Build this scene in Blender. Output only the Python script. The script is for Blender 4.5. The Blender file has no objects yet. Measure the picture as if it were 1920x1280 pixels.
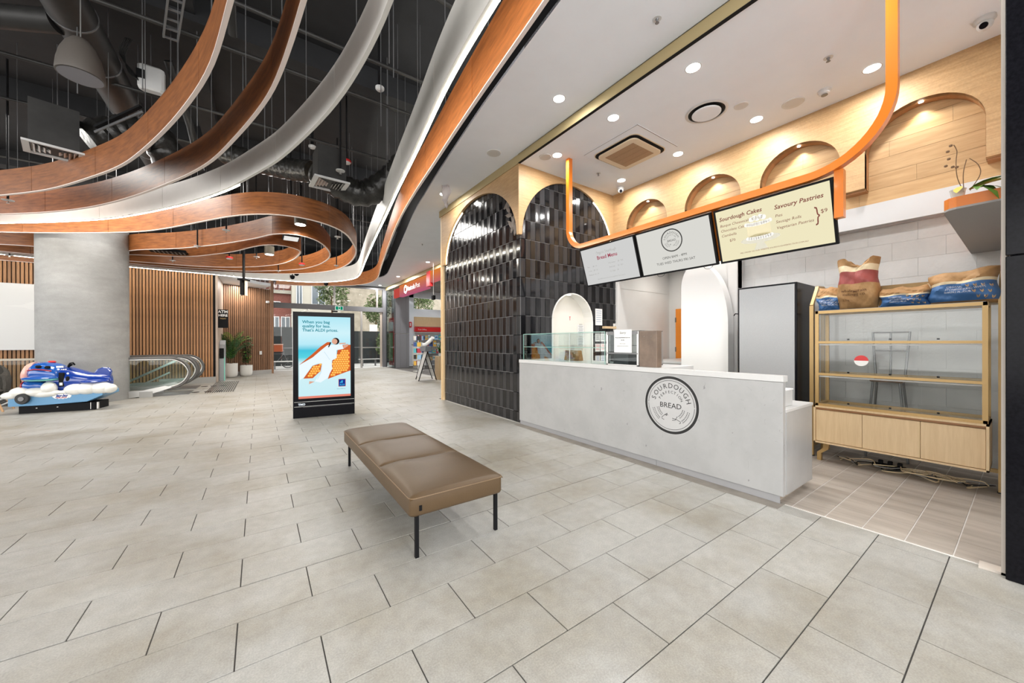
import bpy, bmesh, math, random
from math import sin, cos, pi, radians as RAD
from mathutils import Vector, Matrix
random.seed(7)
SC = bpy.context.scene
COL = SC.collection

# ------------------------------------------------------------------ camera
cam_d = bpy.data.cameras.new('camera'); cam = bpy.data.objects.new('camera', cam_d); COL.objects.link(cam)
cam_d.sensor_fit = 'HORIZONTAL'; cam_d.sensor_width = 36.0
cam_d.lens = 679.58 / 1920 * 36.0
cam_d.shift_y = 3.0 / 1920
cam_d.clip_start = 0.05; cam_d.clip_end = 400
_r = Vector((0.819883850, -0.572522306, -0.002946627))
_u = Vector((0.003548394, -0.0000652150, 0.999993702))
_f = Vector((0.572518892, 0.819889142, -0.001978066))
cam.matrix_world = Matrix(((_r.x, _u.x, -_f.x, 0), (_r.y, _u.y, -_f.y, 0), (_r.z, _u.z, -_f.z, 1.5), (0, 0, 0, 1)))
SC.camera = cam

# ------------------------------------------------------------------ world, view, lamps
W = bpy.data.worlds.new('sky'); SC.world = W; W.use_nodes = True
nt = W.node_tree; bg = nt.nodes['Background']
bg.inputs[0].default_value = (0.99, 0.98, 0.96, 1); bg.inputs[1].default_value = 3.6
SC.view_settings.view_transform = 'Standard'; SC.view_settings.look = 'None'
SC.view_settings.gamma = 1.0; SC.view_settings.use_curve_mapping = False
SC.view_settings.exposure = 0.17
SC.cycles.max_bounces = 7; SC.cycles.diffuse_bounces = 4; SC.cycles.glossy_bounces = 3
SC.cycles.transmission_bounces = 6; SC.cycles.transparent_max_bounces = 16
SC.cycles.caustics_reflective = False; SC.cycles.caustics_refractive = False
SC.cycles.sample_clamp_indirect = 4.0
SC.cycles.use_denoising = True

def lamp(kind, loc, power, color=(1, 1, 1), size=0.2, rot=(0, 0, 0), spot=None, blend=0.6, sizey=None, spread=None):
    d = bpy.data.lights.new('lamp_light', kind); d.energy = power; d.color = color
    if kind == 'AREA':
        d.shape = 'RECTANGLE' if sizey else 'DISK'; d.size = size
        if sizey: d.size_y = sizey
        if spread: d.spread = spread
    else:
        d.shadow_soft_size = size
    if kind == 'SPOT': d.spot_size = spot; d.spot_blend = blend
    o = bpy.data.objects.new('lamp_light', d); o.location = loc; o.rotation_euler = rot; COL.objects.link(o)
    return o
sun_d = bpy.data.lights.new('sun', 'SUN'); sun_d.energy = 0.2; sun_d.angle = RAD(8); sun_d.color = (1, .97, .9)
sun = bpy.data.objects.new('sun', sun_d); sun.rotation_euler = (RAD(38), 0, RAD(20)); sun.location = (0, 30, 20); COL.objects.link(sun)
# added point lamps behind the camera that brighten the near ceiling and ribbons
for (x, y, z, p) in ((1.0, -1.8, 3.7, 150), (-4.5, -1.0, 3.7, 150)):
    lamp('POINT', (x, y, z), p, (1, .985, .95), .25)
# added area lamps without fittings that fill the left and far mall with light
for (x, y, z, p, sx, sy) in ((-5.5, 6.5, 4.7, 90, 2.0, 2.0), (-3.5, 11.5, 5.6, 230, 2.0, 2.0), (1.0, 13.0, 5.9, 260, 2.0, 2.0), (-0.5, 20.3, 4.1, 60, .8, .8)):
    lamp('AREA', (x, y, z), p, (1, .965, .91), sx, sizey=sy)
SHOP_DL = [(4.30, 2.33), (4.29, 3.52), (4.33, 4.79), (6.05, 3.55), (6.07, 2.335), (6.09, 1.10), (6.08, 4.79), (4.30, 1.10)]
for x, y in SHOP_DL:
    lamp('AREA', (x, y, 4.775), 20, (1, 1, 1), .16)
MALL_DL = [(3.50, 3.83), (3.53, 7.83), (5.95, 14.8), (5.97, 18.9), (5.98, 22.4), (3.5, 0.2)]
for x, y in MALL_DL:
    lamp('AREA', (x, y, 4.925), 16 if y < 9 else 120, (1, .985, .95), .16)

# ------------------------------------------------------------------ materials
MATS = {}
def mat(name, col, rough=.5, metal=0., emit=0., ecol=None, spec=.5, alpha=None, var=0., nscale=8., bump=0., bscale=None,
        stretch=None, col2=None, trans=0., objvar=0., coat=0., ramp=(.35, .65), uv=False, world=False):
    m = bpy.data.materials.new(name); m.use_nodes = True; N = m.node_tree; L = N.links
    b = N.nodes['Principled BSDF']
    b.inputs['Base Color'].default_value = (*col, 1); b.inputs['Roughness'].default_value = rough
    b.inputs['Metallic'].default_value = metal
    b.inputs['Specular IOR Level'].default_value = spec
    if coat: b.inputs['Coat Weight'].default_value = coat; b.inputs['Coat Roughness'].default_value = .08
    if emit: b.inputs['Emission Color'].default_value = (*(ecol or col), 1); b.inputs['Emission Strength'].default_value = emit
    if trans: b.inputs['Transmission Weight'].default_value = trans
    if alpha is not None: b.inputs['Alpha'].default_value = alpha
    if var or col2 or bump:
        tc = N.nodes.new('ShaderNodeTexCoord'); mp = N.nodes.new('ShaderNodeMapping')
        if world:
            ge = N.nodes.new('ShaderNodeNewGeometry'); L.new(ge.outputs['Position'], mp.inputs[0])
        else:
            L.new(tc.outputs['UV' if uv else 'Object'], mp.inputs[0])
        if stretch: mp.inputs['Scale'].default_value = stretch
        nz = N.nodes.new('ShaderNodeTexNoise'); nz.inputs['Scale'].default_value = nscale
        nz.inputs['Detail'].default_value = 6; nz.inputs['Roughness'].default_value = .62
        L.new(mp.outputs[0], nz.inputs[0])
        if var or col2:
            cr = N.nodes.new('ShaderNodeValToRGB')
            c2 = col2 or tuple(max(0, c * (1 - var)) for c in col)
            c1 = col if col2 else tuple(min(1, c * (1 + var)) for c in col)
            cr.color_ramp.elements[0].position = ramp[0]; cr.color_ramp.elements[1].position = ramp[1]
            cr.color_ramp.elements[0].color = (*c2, 1); cr.color_ramp.elements[1].color = (*c1, 1)
            L.new(nz.outputs[0], cr.inputs[0]); src = cr.outputs[0]
            if objvar:
                oi = N.nodes.new('ShaderNodeObjectInfo'); mr = N.nodes.new('ShaderNodeMapRange')
                mr.inputs[3].default_value = 1 - objvar; mr.inputs[4].default_value = 1 + objvar
                L.new(oi.outputs['Random'], mr.inputs[0])
                hs = N.nodes.new('ShaderNodeHueSaturation'); L.new(mr.outputs[0], hs.inputs['Value']); L.new(src, hs.inputs['Color'])
                src = hs.outputs[0]
            L.new(src, b.inputs['Base Color'])
        if bump:
            bp = N.nodes.new('ShaderNodeBump'); bp.inputs['Strength'].default_value = bump; bp.inputs['Distance'].default_value = .01
            if bscale:
                n2 = N.nodes.new('ShaderNodeTexNoise'); n2.inputs['Scale'].default_value = bscale; n2.inputs['Detail'].default_value = 4
                L.new(mp.outputs[0], n2.inputs[0]); L.new(n2.outputs[0], bp.inputs['Height'])
            else:
                L.new(nz.outputs[0], bp.inputs['Height'])
            L.new(bp.outputs[0], b.inputs['Normal'])
    MATS[name] = m
    return m
def emis(name, col, s):
    m = bpy.data.materials.new(name); m.use_nodes = True; N = m.node_tree
    for n in list(N.nodes):
        if n.type == 'BSDF_PRINCIPLED': N.nodes.remove(n)
    e = N.nodes.new('ShaderNodeEmission'); e.inputs[0].default_value = (*col, 1); e.inputs[1].default_value = s
    N.links.new(e.outputs[0], N.nodes['Material Output'].inputs[0]); MATS[name] = m
    return m
def glass(name, tint=(.985, .992, .99), refl=.08, rough=.0):
    # thin clear pane: mostly see-through with a mirror-like sheen
    m = bpy.data.materials.new(name); m.use_nodes = True; N = m.node_tree; L = N.links
    for n in list(N.nodes):
        if n.type == 'BSDF_PRINCIPLED': N.nodes.remove(n)
    t = N.nodes.new('ShaderNodeBsdfTransparent'); t.inputs[0].default_value = (*tint, 1)
    g = N.nodes.new('ShaderNodeBsdfGlossy'); g.inputs['Roughness'].default_value = rough
    fr = N.nodes.new('ShaderNodeFresnel'); fr.inputs[0].default_value = 1.45
    mm = N.nodes.new('ShaderNodeMath'); mm.operation = 'MULTIPLY_ADD'; mm.inputs[1].default_value = .25; mm.inputs[2].default_value = refl * .1
    L.new(fr.outputs[0], mm.inputs[0])
    mx = N.nodes.new('ShaderNodeMixShader'); L.new(mm.outputs[0], mx.inputs[0]); L.new(t.outputs[0], mx.inputs[1]); L.new(g.outputs[0], mx.inputs[2])
    L.new(mx.outputs[0], N.nodes['Material Output'].inputs[0]); MATS[name] = m
    return m

M_tile = mat('floor_stone', (.385, .378, .355), .42, var=0, col2=(.285, .262, .215), nscale=.9, bump=.12, bscale=160, objvar=.05, ramp=(.34, .56), world=True)
M_grout = mat('dark_grout', (.09, .085, .08), .9)
M_shopfloor = mat('shop_plank_tile', (.50, .45, .40), .45, col2=(.33, .285, .245), nscale=3, stretch=(3.0, .35, 1), objvar=.08, world=True, ramp=(.3, .7))
M_lgrout = mat('light_grout', (.72, .70, .67), .8)
M_ceil = mat('ceiling_white', (.85, .895, .96), .75, var=.015, nscale=2)
M_dark = mat('painted_black_soffit', (.0125, .013, .015), .75, var=.3, nscale=1.3, world=True)
M_black = mat('matte_black', (.008, .008, .009), .6, spec=.12)
M_blackg = mat('gloss_black', (.006, .006, .008), .18, var=.3, nscale=60, spec=.10)
M_duct = mat('dark_duct_metal', (.028, .027, .026), .5, .2, var=.2, nscale=4)
M_foil = mat('dark_foil', (.028, .027, .025), .30, .3, var=.4, nscale=9, bump=.9, bscale=14)
M_rwood = mat('ribbon_timber', (.34, .122, .036), .42, col2=(.155, .050, .015), nscale=2.6, stretch=(1.3, 9.0, 1), uv=True, ramp=(.30, .66), objvar=.07)
M_redge = mat('ribbon_edge_pale', (.86, .74, .68), .5)
M_rwhite = mat('ribbon_white', (.76, .74, .70), .5, var=.03, nscale=3)
M_led = emis('led_strip', (1, .94, .80), 34.0)
M_led2 = emis('led_strip_low', (1, .94, .80), 14.0)
M_ledw = emis('led_strip_soft', (1, .95, .82), 5.0)
M_disc = emis('downlight_disc', (1, .96, .88), 14.0)
M_oak = mat('oak_panel', (.52, .335, .165), .5, col2=(.40, .24, .105), nscale=3.2, stretch=(1, 1, 16), ramp=(.3, .7))
M_oakp = mat('oak_plank', (.55, .355, .17), .5, col2=(.40, .235, .095), nscale=2.6, stretch=(1, .9, 9), ramp=(.3, .75), objvar=.09, world=True)
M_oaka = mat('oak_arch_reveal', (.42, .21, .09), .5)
M_oakc = mat('light_oak_laminate', (.74, .56, .34), .45, col2=(.64, .46, .26), nscale=4, stretch=(9, 9, .7), ramp=(.3, .7))
M_tdark = mat('black_glazed_tile', (.012, .012, .014), .07, spec=.5, objvar=.3, col2=(.008, .008, .009), nscale=3)
M_tmid = mat('charcoal_glazed_tile', (.036, .035, .037), .14, spec=.4, objvar=.12, col2=(.032, .031, .033), nscale=3)
M_tgrout = mat('tile_grout_grey', (.34, .33, .32), .8)
M_white = mat('white_laminate', (.62, .62, .615), .35, var=.02, nscale=4)
M_count = mat('marble_white', (.42, .42, .42), .3, col2=(.385, .385, .385), nscale=3, ramp=(.4, .6))
M_wallw = mat('painted_white_wall', (.70, .69, .67), .7, var=.02, nscale=2)
M_block = mat('painted_blockwork', (.60, .60, .59), .8, var=.05, nscale=4, bump=.25, bscale=30)
M_cream = mat('cream_niche', (.86, .83, .76), .6)
M_orange = mat('orange_powdercoat', (.62, .165, .012), .28, coat=.4)
M_orangef = mat('orange_door_paint', (.82, .26, .02), .5)
M_brass = mat('brass_powdercoat', (.47, .31, .125), .38, .3)
M_gold = mat('gold_trim', (.42, .335, .175), .5, .3)
M_leather = mat('tan_leather', (.098, .062, .032), .42, spec=.32, var=.06, nscale=5, bump=.10, bscale=120)
M_conc = mat('concrete', (.34, .34, .335), .7, col2=(.24, .24, .235), nscale=1.4, stretch=(1, 1, 3), bump=.1, bscale=30, ramp=(.25, .75))
M_slat = mat('slat_timber', (.29, .15, .08), .5, col2=(.19, .095, .05), nscale=3, stretch=(12, 12, 1), objvar=.18)
M_slatw = mat('slat_timber_warm', (.44, .215, .088), .5, col2=(.30, .14, .055), nscale=3, stretch=(12, 12, 1), objvar=.18)
M_skirt = mat('grey_skirting', (.36, .35, .335), .6)
M_steel = mat('brushed_steel', (.62, .61, .59), .28, .9)
M_dsteel = mat('dark_steel', (.20, .20, .205), .4, .6)
M_rubber = mat('rubber', (.02, .02, .02), .55)
M_glass = glass('clear_glass')
M_glassg = glass('greenish_glass', (.94, .975, .965), .12)
M_glassd = glass('tinted_glass', (.62, .66, .66), .2)
M_grey = mat('grey_cladding', (.135, .135, .145), .45)
M_fridge = mat('fridge_grey', (.40, .41, .42), .45, var=.03, nscale=90)
M_potw = mat('pot_white', (.78, .77, .74), .6)
M_leaf = mat('leaf_green', (.045, .145, .035), .4, col2=(.02, .075, .02), nscale=6, objvar=.3)
M_leafl = mat('leaf_light', (.22, .40, .06), .4, objvar=.3, col2=(.08, .18, .03), nscale=6)
M_stem = mat('stem_brown', (.16, .09, .045), .7)
M_soil = mat('soil', (.05, .035, .025), .9)
M_kraft = mat('kraft_paper', (.47, .27, .115), .65, col2=(.34, .185, .07), nscale=7, bump=1.0, bscale=7)
M_blue = mat('bag_blue', (.06, .165, .38), .5, bump=.5, bscale=8, var=.1, nscale=5)
M_maroon = mat('bag_maroon', (.33, .075, .065), .5, bump=.5, bscale=8, var=.1, nscale=5)
M_creamp = mat('bag_cream', (.82, .68, .45), .6, bump=.6, bscale=8)
M_ink = mat('ink_black', (.012, .012, .012), .6)
M_inkb = mat('ink_brown', (.10, .03, .01), .6)
M_paper = mat('paper_white', (.84, .84, .83), .6)
M_brick = mat('brick_red', (.22, .075, .055), .8, col2=(.14, .045, .035), nscale=9, objvar=.15)
M_bcream = mat('render_cream', (.36, .34, .29), .8, var=.05, nscale=1)
M_bwin = mat('window_dark', (.10, .12, .14), .15)
M_pave = mat('outdoor_paving', (.40, .395, .38), .8, var=.1, nscale=1)
M_hoard = mat('hoarding_white', (.74, .74, .735), .5)
M_hoardg = mat('hoarding_print_grey', (.78, .78, .77), .5)
M_fence = mat('dark_hoarding', (.030, .035, .036), .6, spec=.2)
M_red = mat('signal_red', (.62, .02, .02), .4)
M_rideb = mat('ride_blue', (.008, .042, .28), .15, coat=.8)
M_ridel = mat('ride_blue_bright', (.012, .095, .40), .15, coat=.8)
M_rides = mat('ride_sky_blue', (.13, .31, .52), .35)
M_ridew = mat('ride_white', (.78, .77, .73), .3, coat=.3, var=.08, nscale=5)
M_ridep = mat('ride_pink', (.80, .42, .34), .35)
M_rider = mat('ride_crimson', (.35, .02, .03), .3)
M_teal = mat('ride_teal', (.16, .50, .46), .35)
M_fabric = mat('charcoal_fabric', (.055, .050, .042), .9, var=.2, nscale=30)
M_woodl = mat('beech_leg', (.50, .29, .14), .5)

# ------------------------------------------------------------------ object helpers
ROOT = {}
def thing(name, label, cat, loc=(0, 0, 0), group=None, kind=None):
    o = bpy.data.objects.new(name, None); o.empty_display_size = .1; COL.objects.link(o); o.location = loc
    o['label'] = label; o['category'] = cat
    if group: o['group'] = group
    if kind: o['kind'] = kind
    ROOT[o] = Vector(loc)
    return o
def tag(o, label, cat, group=None, kind=None):
    o['label'] = label; o['category'] = cat
    if group: o['group'] = group
    if kind: o['kind'] = kind
    return o
def link(name, me, parent=None, loc=None):
    o = bpy.data.objects.new(name, me); COL.objects.link(o)
    if parent is not None: o.parent = parent
    if loc: o.location = loc
    return o
class MB:
    def __init__(s): s.v = []; s.f = []; s.uv = None; s.mi = []
    def add(s, vs, fs, mi=0):
        n = len(s.v); s.v += [tuple(v) for v in vs]; s.f += [tuple(i + n for i in f) for f in fs]; s.mi += [mi] * len(fs); return s
    def box(s, x0, x1, y0, y1, z0, z1, mi=0):
        x0, x1 = min(x0, x1), max(x0, x1); y0, y1 = min(y0, y1), max(y0, y1); z0, z1 = min(z0, z1), max(z0, z1)
        return s.add([(x0, y0, z0), (x1, y0, z0), (x1, y1, z0), (x0, y1, z0), (x0, y0, z1), (x1, y0, z1), (x1, y1, z1), (x0, y1, z1)],
                     [(3, 2, 1, 0), (4, 5, 6, 7), (0, 1, 5, 4), (1, 2, 6, 5), (2, 3, 7, 6), (3, 0, 4, 7)], mi)
    def bbox(s, x0, x1, y0, y1, z0, z1, c=.01, mi=0):
        # box with chamfered vertical and top edges
        x0, x1 = min(x0, x1), max(x0, x1); y0, y1 = min(y0, y1), max(y0, y1)
        def ring(i, z): return [(x0 + i + c, y0 + i, z), (x1 - i - c, y0 + i, z), (x1 - i, y0 + i + c, z), (x1 - i, y1 - i - c, z), (x1 - i - c, y1 - i, z), (x0 + i + c, y1 - i, z), (x0 + i, y1 - i - c, z), (x0 + i, y0 + i + c, z)]
        return s.rings([ring(c, z0), ring(0, z0 + c), ring(0, z1 - c), ring(c, z1)], True, mi)
    def rings(s, rs, cap=True, mi=0, close=True):
        n = len(rs[0]); vs = [p for r in rs for p in r]; fs = []
        for a in range(len(rs) - 1):
            for i in range(n if close else n - 1):
                j = (i + 1) % n; fs.append((a * n + i, a * n + j, (a + 1) * n + j, (a + 1) * n + i))
        if cap: fs.append(tuple(range(n - 1, -1, -1))); fs.append(tuple((len(rs) - 1) * n + i for i in range(n)))
        return s.add(vs, fs, mi)
    def tube(s, pts, r, n=8, cap=True, mi=0, flat=None):
        pts = [Vector(p) for p in pts]; rs = []; up = None
        for i, p in enumerate(pts):
            d = (pts[min(i + 1, len(pts) - 1)] - pts[max(i - 1, 0)])
            if d.length < 1e-9: d = Vector((0, 0, 1))
            d.normalize()
            if up is None:
                up = Vector((0, 0, 1)) if abs(d.z) < .9 else Vector((1, 0, 0))
            sd = d.cross(up)
            if sd.length < 1e-6: sd = Vector((0, 1, 0))
            sd.normalize(); up = sd.cross(d).normalized()
            ri = r[i] if isinstance(r, (list, tuple)) else r
            fl = flat or 1.
            rs.append([p + sd * cos(2 * pi * k / n) * ri + up * sin(2 * pi * k / n) * ri * fl for k in range(n)])
        return s.rings(rs, cap, mi)
    def sweep(s, pts, w, h, up=(0, 0, 1), mi=0):
        # rectangular bar along a path; w across, h along 'up'
        pts = [Vector(p) for p in pts]; rs = []; U = Vector(up)
        for i, p in enumerate(pts):
            d = (pts[min(i + 1, len(pts) - 1)] - pts[max(i - 1, 0)]).normalized()
            sd = d.cross(U)
            if sd.length < 1e-6: sd = Vector((1, 0, 0))
            sd.normalize(); u2 = sd.cross(d).normalized()
            rs.append([p - sd * w / 2 - u2 * h / 2, p + sd * w / 2 - u2 * h / 2, p + sd * w / 2 + u2 * h / 2, p - sd * w / 2 + u2 * h / 2])
        return s.rings(rs, True, mi)
    def cyl(s, c, r, z0, z1, n=20, r2=None, mi=0):
        r2 = r if r2 is None else r2
        return s.rings([[(c[0] + r * cos(2 * pi * k / n), c[1] + r * sin(2 * pi * k / n), z0) for k in range(n)],
                        [(c[0] + r2 * cos(2 * pi * k / n), c[1] + r2 * sin(2 * pi * k / n), z1) for k in range(n)]], True, mi)
    def lathe(s, c, prof, n=20, mi=0, cap=True):
        return s.rings([[(c[0] + r * cos(2 * pi * k / n), c[1] + r * sin(2 * pi * k / n), c[2] + z) for k in range(n)] for r, z in prof], cap, mi)
    def ball(s, c, r, n=12, m=8, mi=0):
        if not isinstance(r, (tuple, list)): r = (r, r, r)
        rs = []
        for a in range(1, m):
            t = pi * a / m
            rs.append([(c[0] + r[0] * sin(t) * cos(2 * pi * k / n), c[1] + r[1] * sin(t) * sin(2 * pi * k / n), c[2] - r[2] * cos(t)) for k in range(n)])
        return s.rings(rs, True, mi)
    def prism(s, poly, axis, a, b, mi=0):
        # polygon in the two other axes, extruded along axis
        def P(p, t): return (t, p[0], p[1]) if axis == 'x' else ((p[0], t, p[1]) if axis == 'y' else (p[0], p[1], t))
        n = len(poly); vs = [P(p, a) for p in poly] + [P(p, b) for p in poly]
        ar = sum(poly[i][0] * poly[(i + 1) % n][1] - poly[(i + 1) % n][0] * poly[i][1] for i in range(n))
        fs = [tuple(range(n)), tuple(range(2 * n - 1, n - 1, -1))] + [(i, i + n, (i + 1) % n + n, (i + 1) % n) for i in range(n)]
        return s.add(vs, fs, mi)
    def xf(s, o, R, U, N=None):
        # move from a local (right, up, normal) frame into the world
        o = Vector(o); R = Vector(R).normalized(); U = Vector(U).normalized(); N = Vector(N) if N else R.cross(U)
        s.v = [tuple(o + R * v[0] + U * v[1] + N * v[2]) for v in s.v]; return s
    def build(s, name, m, parent=None, smooth=False, bevel=0, sub=0, seg=2, wn=False):
        off = Vector((0, 0, 0)); p = parent
        while p is not None:
            if p in ROOT: off = ROOT[p]; break
            p = p.parent
        me = bpy.data.meshes.new(name)
        me.from_pydata([(v[0] - off.x, v[1] - off.y, v[2] - off.z) for v in s.v], [], s.f)
        ms = m if isinstance(m, (list, tuple)) else [m]
        for x in ms: me.materials.append(x)
        if len(ms) > 1:
            for i, q in enumerate(me.polygons): q.material_index = s.mi[i]
        b = bmesh.new(); b.from_mesh(me); bmesh.ops.recalc_face_normals(b, faces=b.faces[:]); b.to_mesh(me); b.free()
        if smooth:
            for q in me.polygons: q.use_smooth = True
            me.set_sharp_from_angle(angle=RAD(50))
        o = link(name, me, parent)
        if bevel:
            md = o.modifiers.new('b', 'BEVEL'); md.width = bevel; md.segments = seg; md.limit_method = 'ANGLE'; md.angle_limit = RAD(40)
        if sub:
            md = o.modifiers.new('s', 'SUBSURF'); md.levels = sub; md.render_levels = sub
        return o
def spline(pts, step, closed=False):
    P = [Vector((p[0], p[1], p[2] if len(p) > 2 else 0)) for p in pts]; out = []; n = len(P)
    rng = range(n if closed else n - 1)
    for i in rng:
        p0 = P[(i - 1) % n] if closed or i > 0 else P[0] * 2 - P[1]
        p1 = P[i]; p2 = P[(i + 1) % n]; p3 = P[(i + 2) % n] if closed or i + 2 < n else P[-1] * 2 - P[-2]
        k = max(1, int((p2 - p1).length / step))
        for j in range(k):
            t = j / k
            out.append(.5 * ((2 * p1) + (p2 - p0) * t + (2 * p0 - 5 * p1 + 4 * p2 - p3) * t * t + (3 * p1 - p0 - 3 * p2 + p3) * t ** 3))
    out.append(P[0] if closed else P[-1])
    return out
def smooth_path(pts, it=3):
    pts = [Vector(p) for p in pts]
    for _ in range(it):
        pts = [pts[0]] + [(pts[i - 1] + pts[i] * 2 + pts[i + 1]) / 4 for i in range(1, len(pts) - 1)] + [pts[-1]]
    return pts
_tcache = {}
def text_geo(s, size, align='LEFT', extrude=0.0, italic=0., spacing=1., bold=0.):
    cu = bpy.data.curves.new('t', 'FONT'); cu.body = s; cu.size = size; cu.align_x = align; cu.extrude = extrude
    cu.resolution_u = 2; cu.shear = italic; cu.space_character = spacing; cu.offset = bold
    ob = bpy.data.objects.new('t', cu); COL.objects.link(ob)
    dg = bpy.context.evaluated_depsgraph_get(); me = bpy.data.meshes.new_from_object(ob.evaluated_get(dg))
    vs = [tuple(v.co) for v in me.vertices]; fs = [tuple(p.vertices) for p in me.polygons]
    bpy.data.objects.remove(ob); bpy.data.curves.remove(cu); bpy.data.meshes.remove(me)
    return vs, fs
def mb_text(mb, s, x, y, size, align='LEFT', z=0., mi=0, italic=0., rot=0., spacing=1., bold=0., sx=1.):
    vs, fs = text_geo(s, size, align, 0.0, italic, spacing, bold)
    c, q = cos(rot), sin(rot)
    mb.add([(x + (v[0] * sx) * c - v[1] * q, y + (v[0] * sx) * q + v[1] * c, z) for v in vs], fs, mi); return mb
def arc_text(mb, s, cx, cy, r, size, a0, a1, z=0., top=True, sx=1.):
    n = len(s)
    for i, ch in enumerate(s):
        a = a0 + (a1 - a0) * (i / (n - 1))
        mb_text(mb, ch, cx + r * cos(a), cy + r * sin(a), size, 'CENTER', z, 0, 0, a - pi / 2, sx=sx)
    return mb
def ring2d(mb, cx, cy, r0, r1, z, n=48, mi=0, a0=0, a1=2 * pi, t=None):
    vs = []; fs = []
    for i in range(n + 1):
        a = a0 + (a1 - a0) * i / n
        vs += [(cx + r0 * cos(a), cy + r0 * sin(a), z), (cx + r1 * cos(a), cy + r1 * sin(a), z)]
    for i in range(n): fs.append((2 * i, 2 * i + 1, 2 * i + 3, 2 * i + 2))
    mb.add(vs, fs, mi); return mb
def poly2d(mb, pts, z, mi=0):
    mb.add([(p[0], p[1], z) for p in pts], [tuple(range(len(pts)))], mi); return mb
def arc(cx, cy, r, a0, a1, n, ry=None):
    ry = ry or r
    return [(cx + r * cos(a0 + (a1 - a0) * i / n), cy + ry * sin(a0 + (a1 - a0) * i / n)) for i in range(n + 1)]

def add_scratches(m, dark=.55, scale=7.):
    N = m.node_tree; L = N.links; b = N.nodes['Principled BSDF']; src = b.inputs['Base Color'].links[0].from_socket
    tc = N.nodes.new('ShaderNodeTexCoord'); n1 = N.nodes.new('ShaderNodeTexNoise'); n1.inputs['Scale'].default_value = scale; n1.inputs['Detail'].default_value = 1
    n2 = N.nodes.new('ShaderNodeTexNoise'); n2.inputs['Scale'].default_value = scale * 2.3
    L.new(tc.outputs['Object'], n1.inputs[0]); L.new(tc.outputs['Object'], n2.inputs[0])
    a = N.nodes.new('ShaderNodeMath'); a.operation = 'SUBTRACT'; a.inputs[1].default_value = .5; L.new(n1.outputs[0], a.inputs[0])
    c = N.nodes.new('ShaderNodeMath'); c.operation = 'ABSOLUTE'; L.new(a.outputs[0], c.inputs[0])
    d = N.nodes.new('ShaderNodeMath'); d.operation = 'LESS_THAN'; d.inputs[1].default_value = .0022; L.new(c.outputs[0], d.inputs[0])
    e = N.nodes.new('ShaderNodeMath'); e.operation = 'GREATER_THAN'; e.inputs[1].default_value = .60; L.new(n2.outputs[0], e.inputs[0])
    f = N.nodes.new('ShaderNodeMath'); f.operation = 'MULTIPLY'; L.new(d.outputs[0], f.inputs[0]); L.new(e.outputs[0], f.inputs[1])
    g = N.nodes.new('ShaderNodeMath'); g.operation = 'MULTIPLY'; g.inputs[1].default_value = dark; L.new(f.outputs[0], g.inputs[0])
    mx = N.nodes.new('ShaderNodeMix'); mx.data_type = 'RGBA'; L.new(g.outputs[0], mx.inputs[0]); L.new(src, mx.inputs[6]); mx.inputs[7].default_value = (.12, .12, .12, 1)
    L.new(mx.outputs[2], b.inputs['Base Color'])
add_scratches(M_count)
def add_speckle(m, amp=.10, scale=120.):
    N = m.node_tree; L = N.links; b = N.nodes['Principled BSDF']; src = b.inputs['Base Color'].links[0].from_socket
    ge = N.nodes.new('ShaderNodeNewGeometry'); n1 = N.nodes.new('ShaderNodeTexNoise'); n1.inputs['Scale'].default_value = scale; n1.inputs['Detail'].default_value = 3
    n2 = N.nodes.new('ShaderNodeTexNoise'); n2.inputs['Scale'].default_value = scale / 9; n2.inputs['Detail'].default_value = 5
    L.new(ge.outputs['Position'], n1.inputs[0]); L.new(ge.outputs['Position'], n2.inputs[0])
    a = N.nodes.new('ShaderNodeMapRange'); a.inputs[1].default_value = .35; a.inputs[2].default_value = .7; a.inputs[3].default_value = 1 - amp; a.inputs[4].default_value = 1 + amp * 1.4
    L.new(n1.outputs[0], a.inputs[0])
    c = N.nodes.new('ShaderNodeMapRange'); c.inputs[1].default_value = .35; c.inputs[2].default_value = .65; c.inputs[3].default_value = 1 - amp * .6; c.inputs[4].default_value = 1 + amp * .6
    L.new(n2.outputs[0], c.inputs[0])
    d = N.nodes.new('ShaderNodeMath'); d.operation = 'MULTIPLY'; L.new(a.outputs[0], d.inputs[0]); L.new(c.outputs[0], d.inputs[1])
    h = N.nodes.new('ShaderNodeHueSaturation'); L.new(d.outputs[0], h.inputs['Value']); L.new(src, h.inputs['Color']); L.new(h.outputs[0], b.inputs['Base Color'])
add_speckle(M_tile); add_speckle(M_oak, .06, 60.); add_speckle(M_conc, .05, 90.)

# ================================================================== SETTING
def struct(o, label, cat):
    o['kind'] = 'structure'; o['label'] = label; o['category'] = cat; return o
def cproj(x, y, z):
    v = Vector((x, y, z - 1.5)); d = v.dot(_f)
    if d < .05: return None
    return (960 + 679.58 * v.dot(_r) / d, 643 - 679.58 * v.dot(_u) / d, d)
def seen(x, y, z, m=60):
    p = cproj(x, y, z)
    return p is not None and -m < p[0] < 1920 + m and -m < p[1] < 1280 + m

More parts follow.
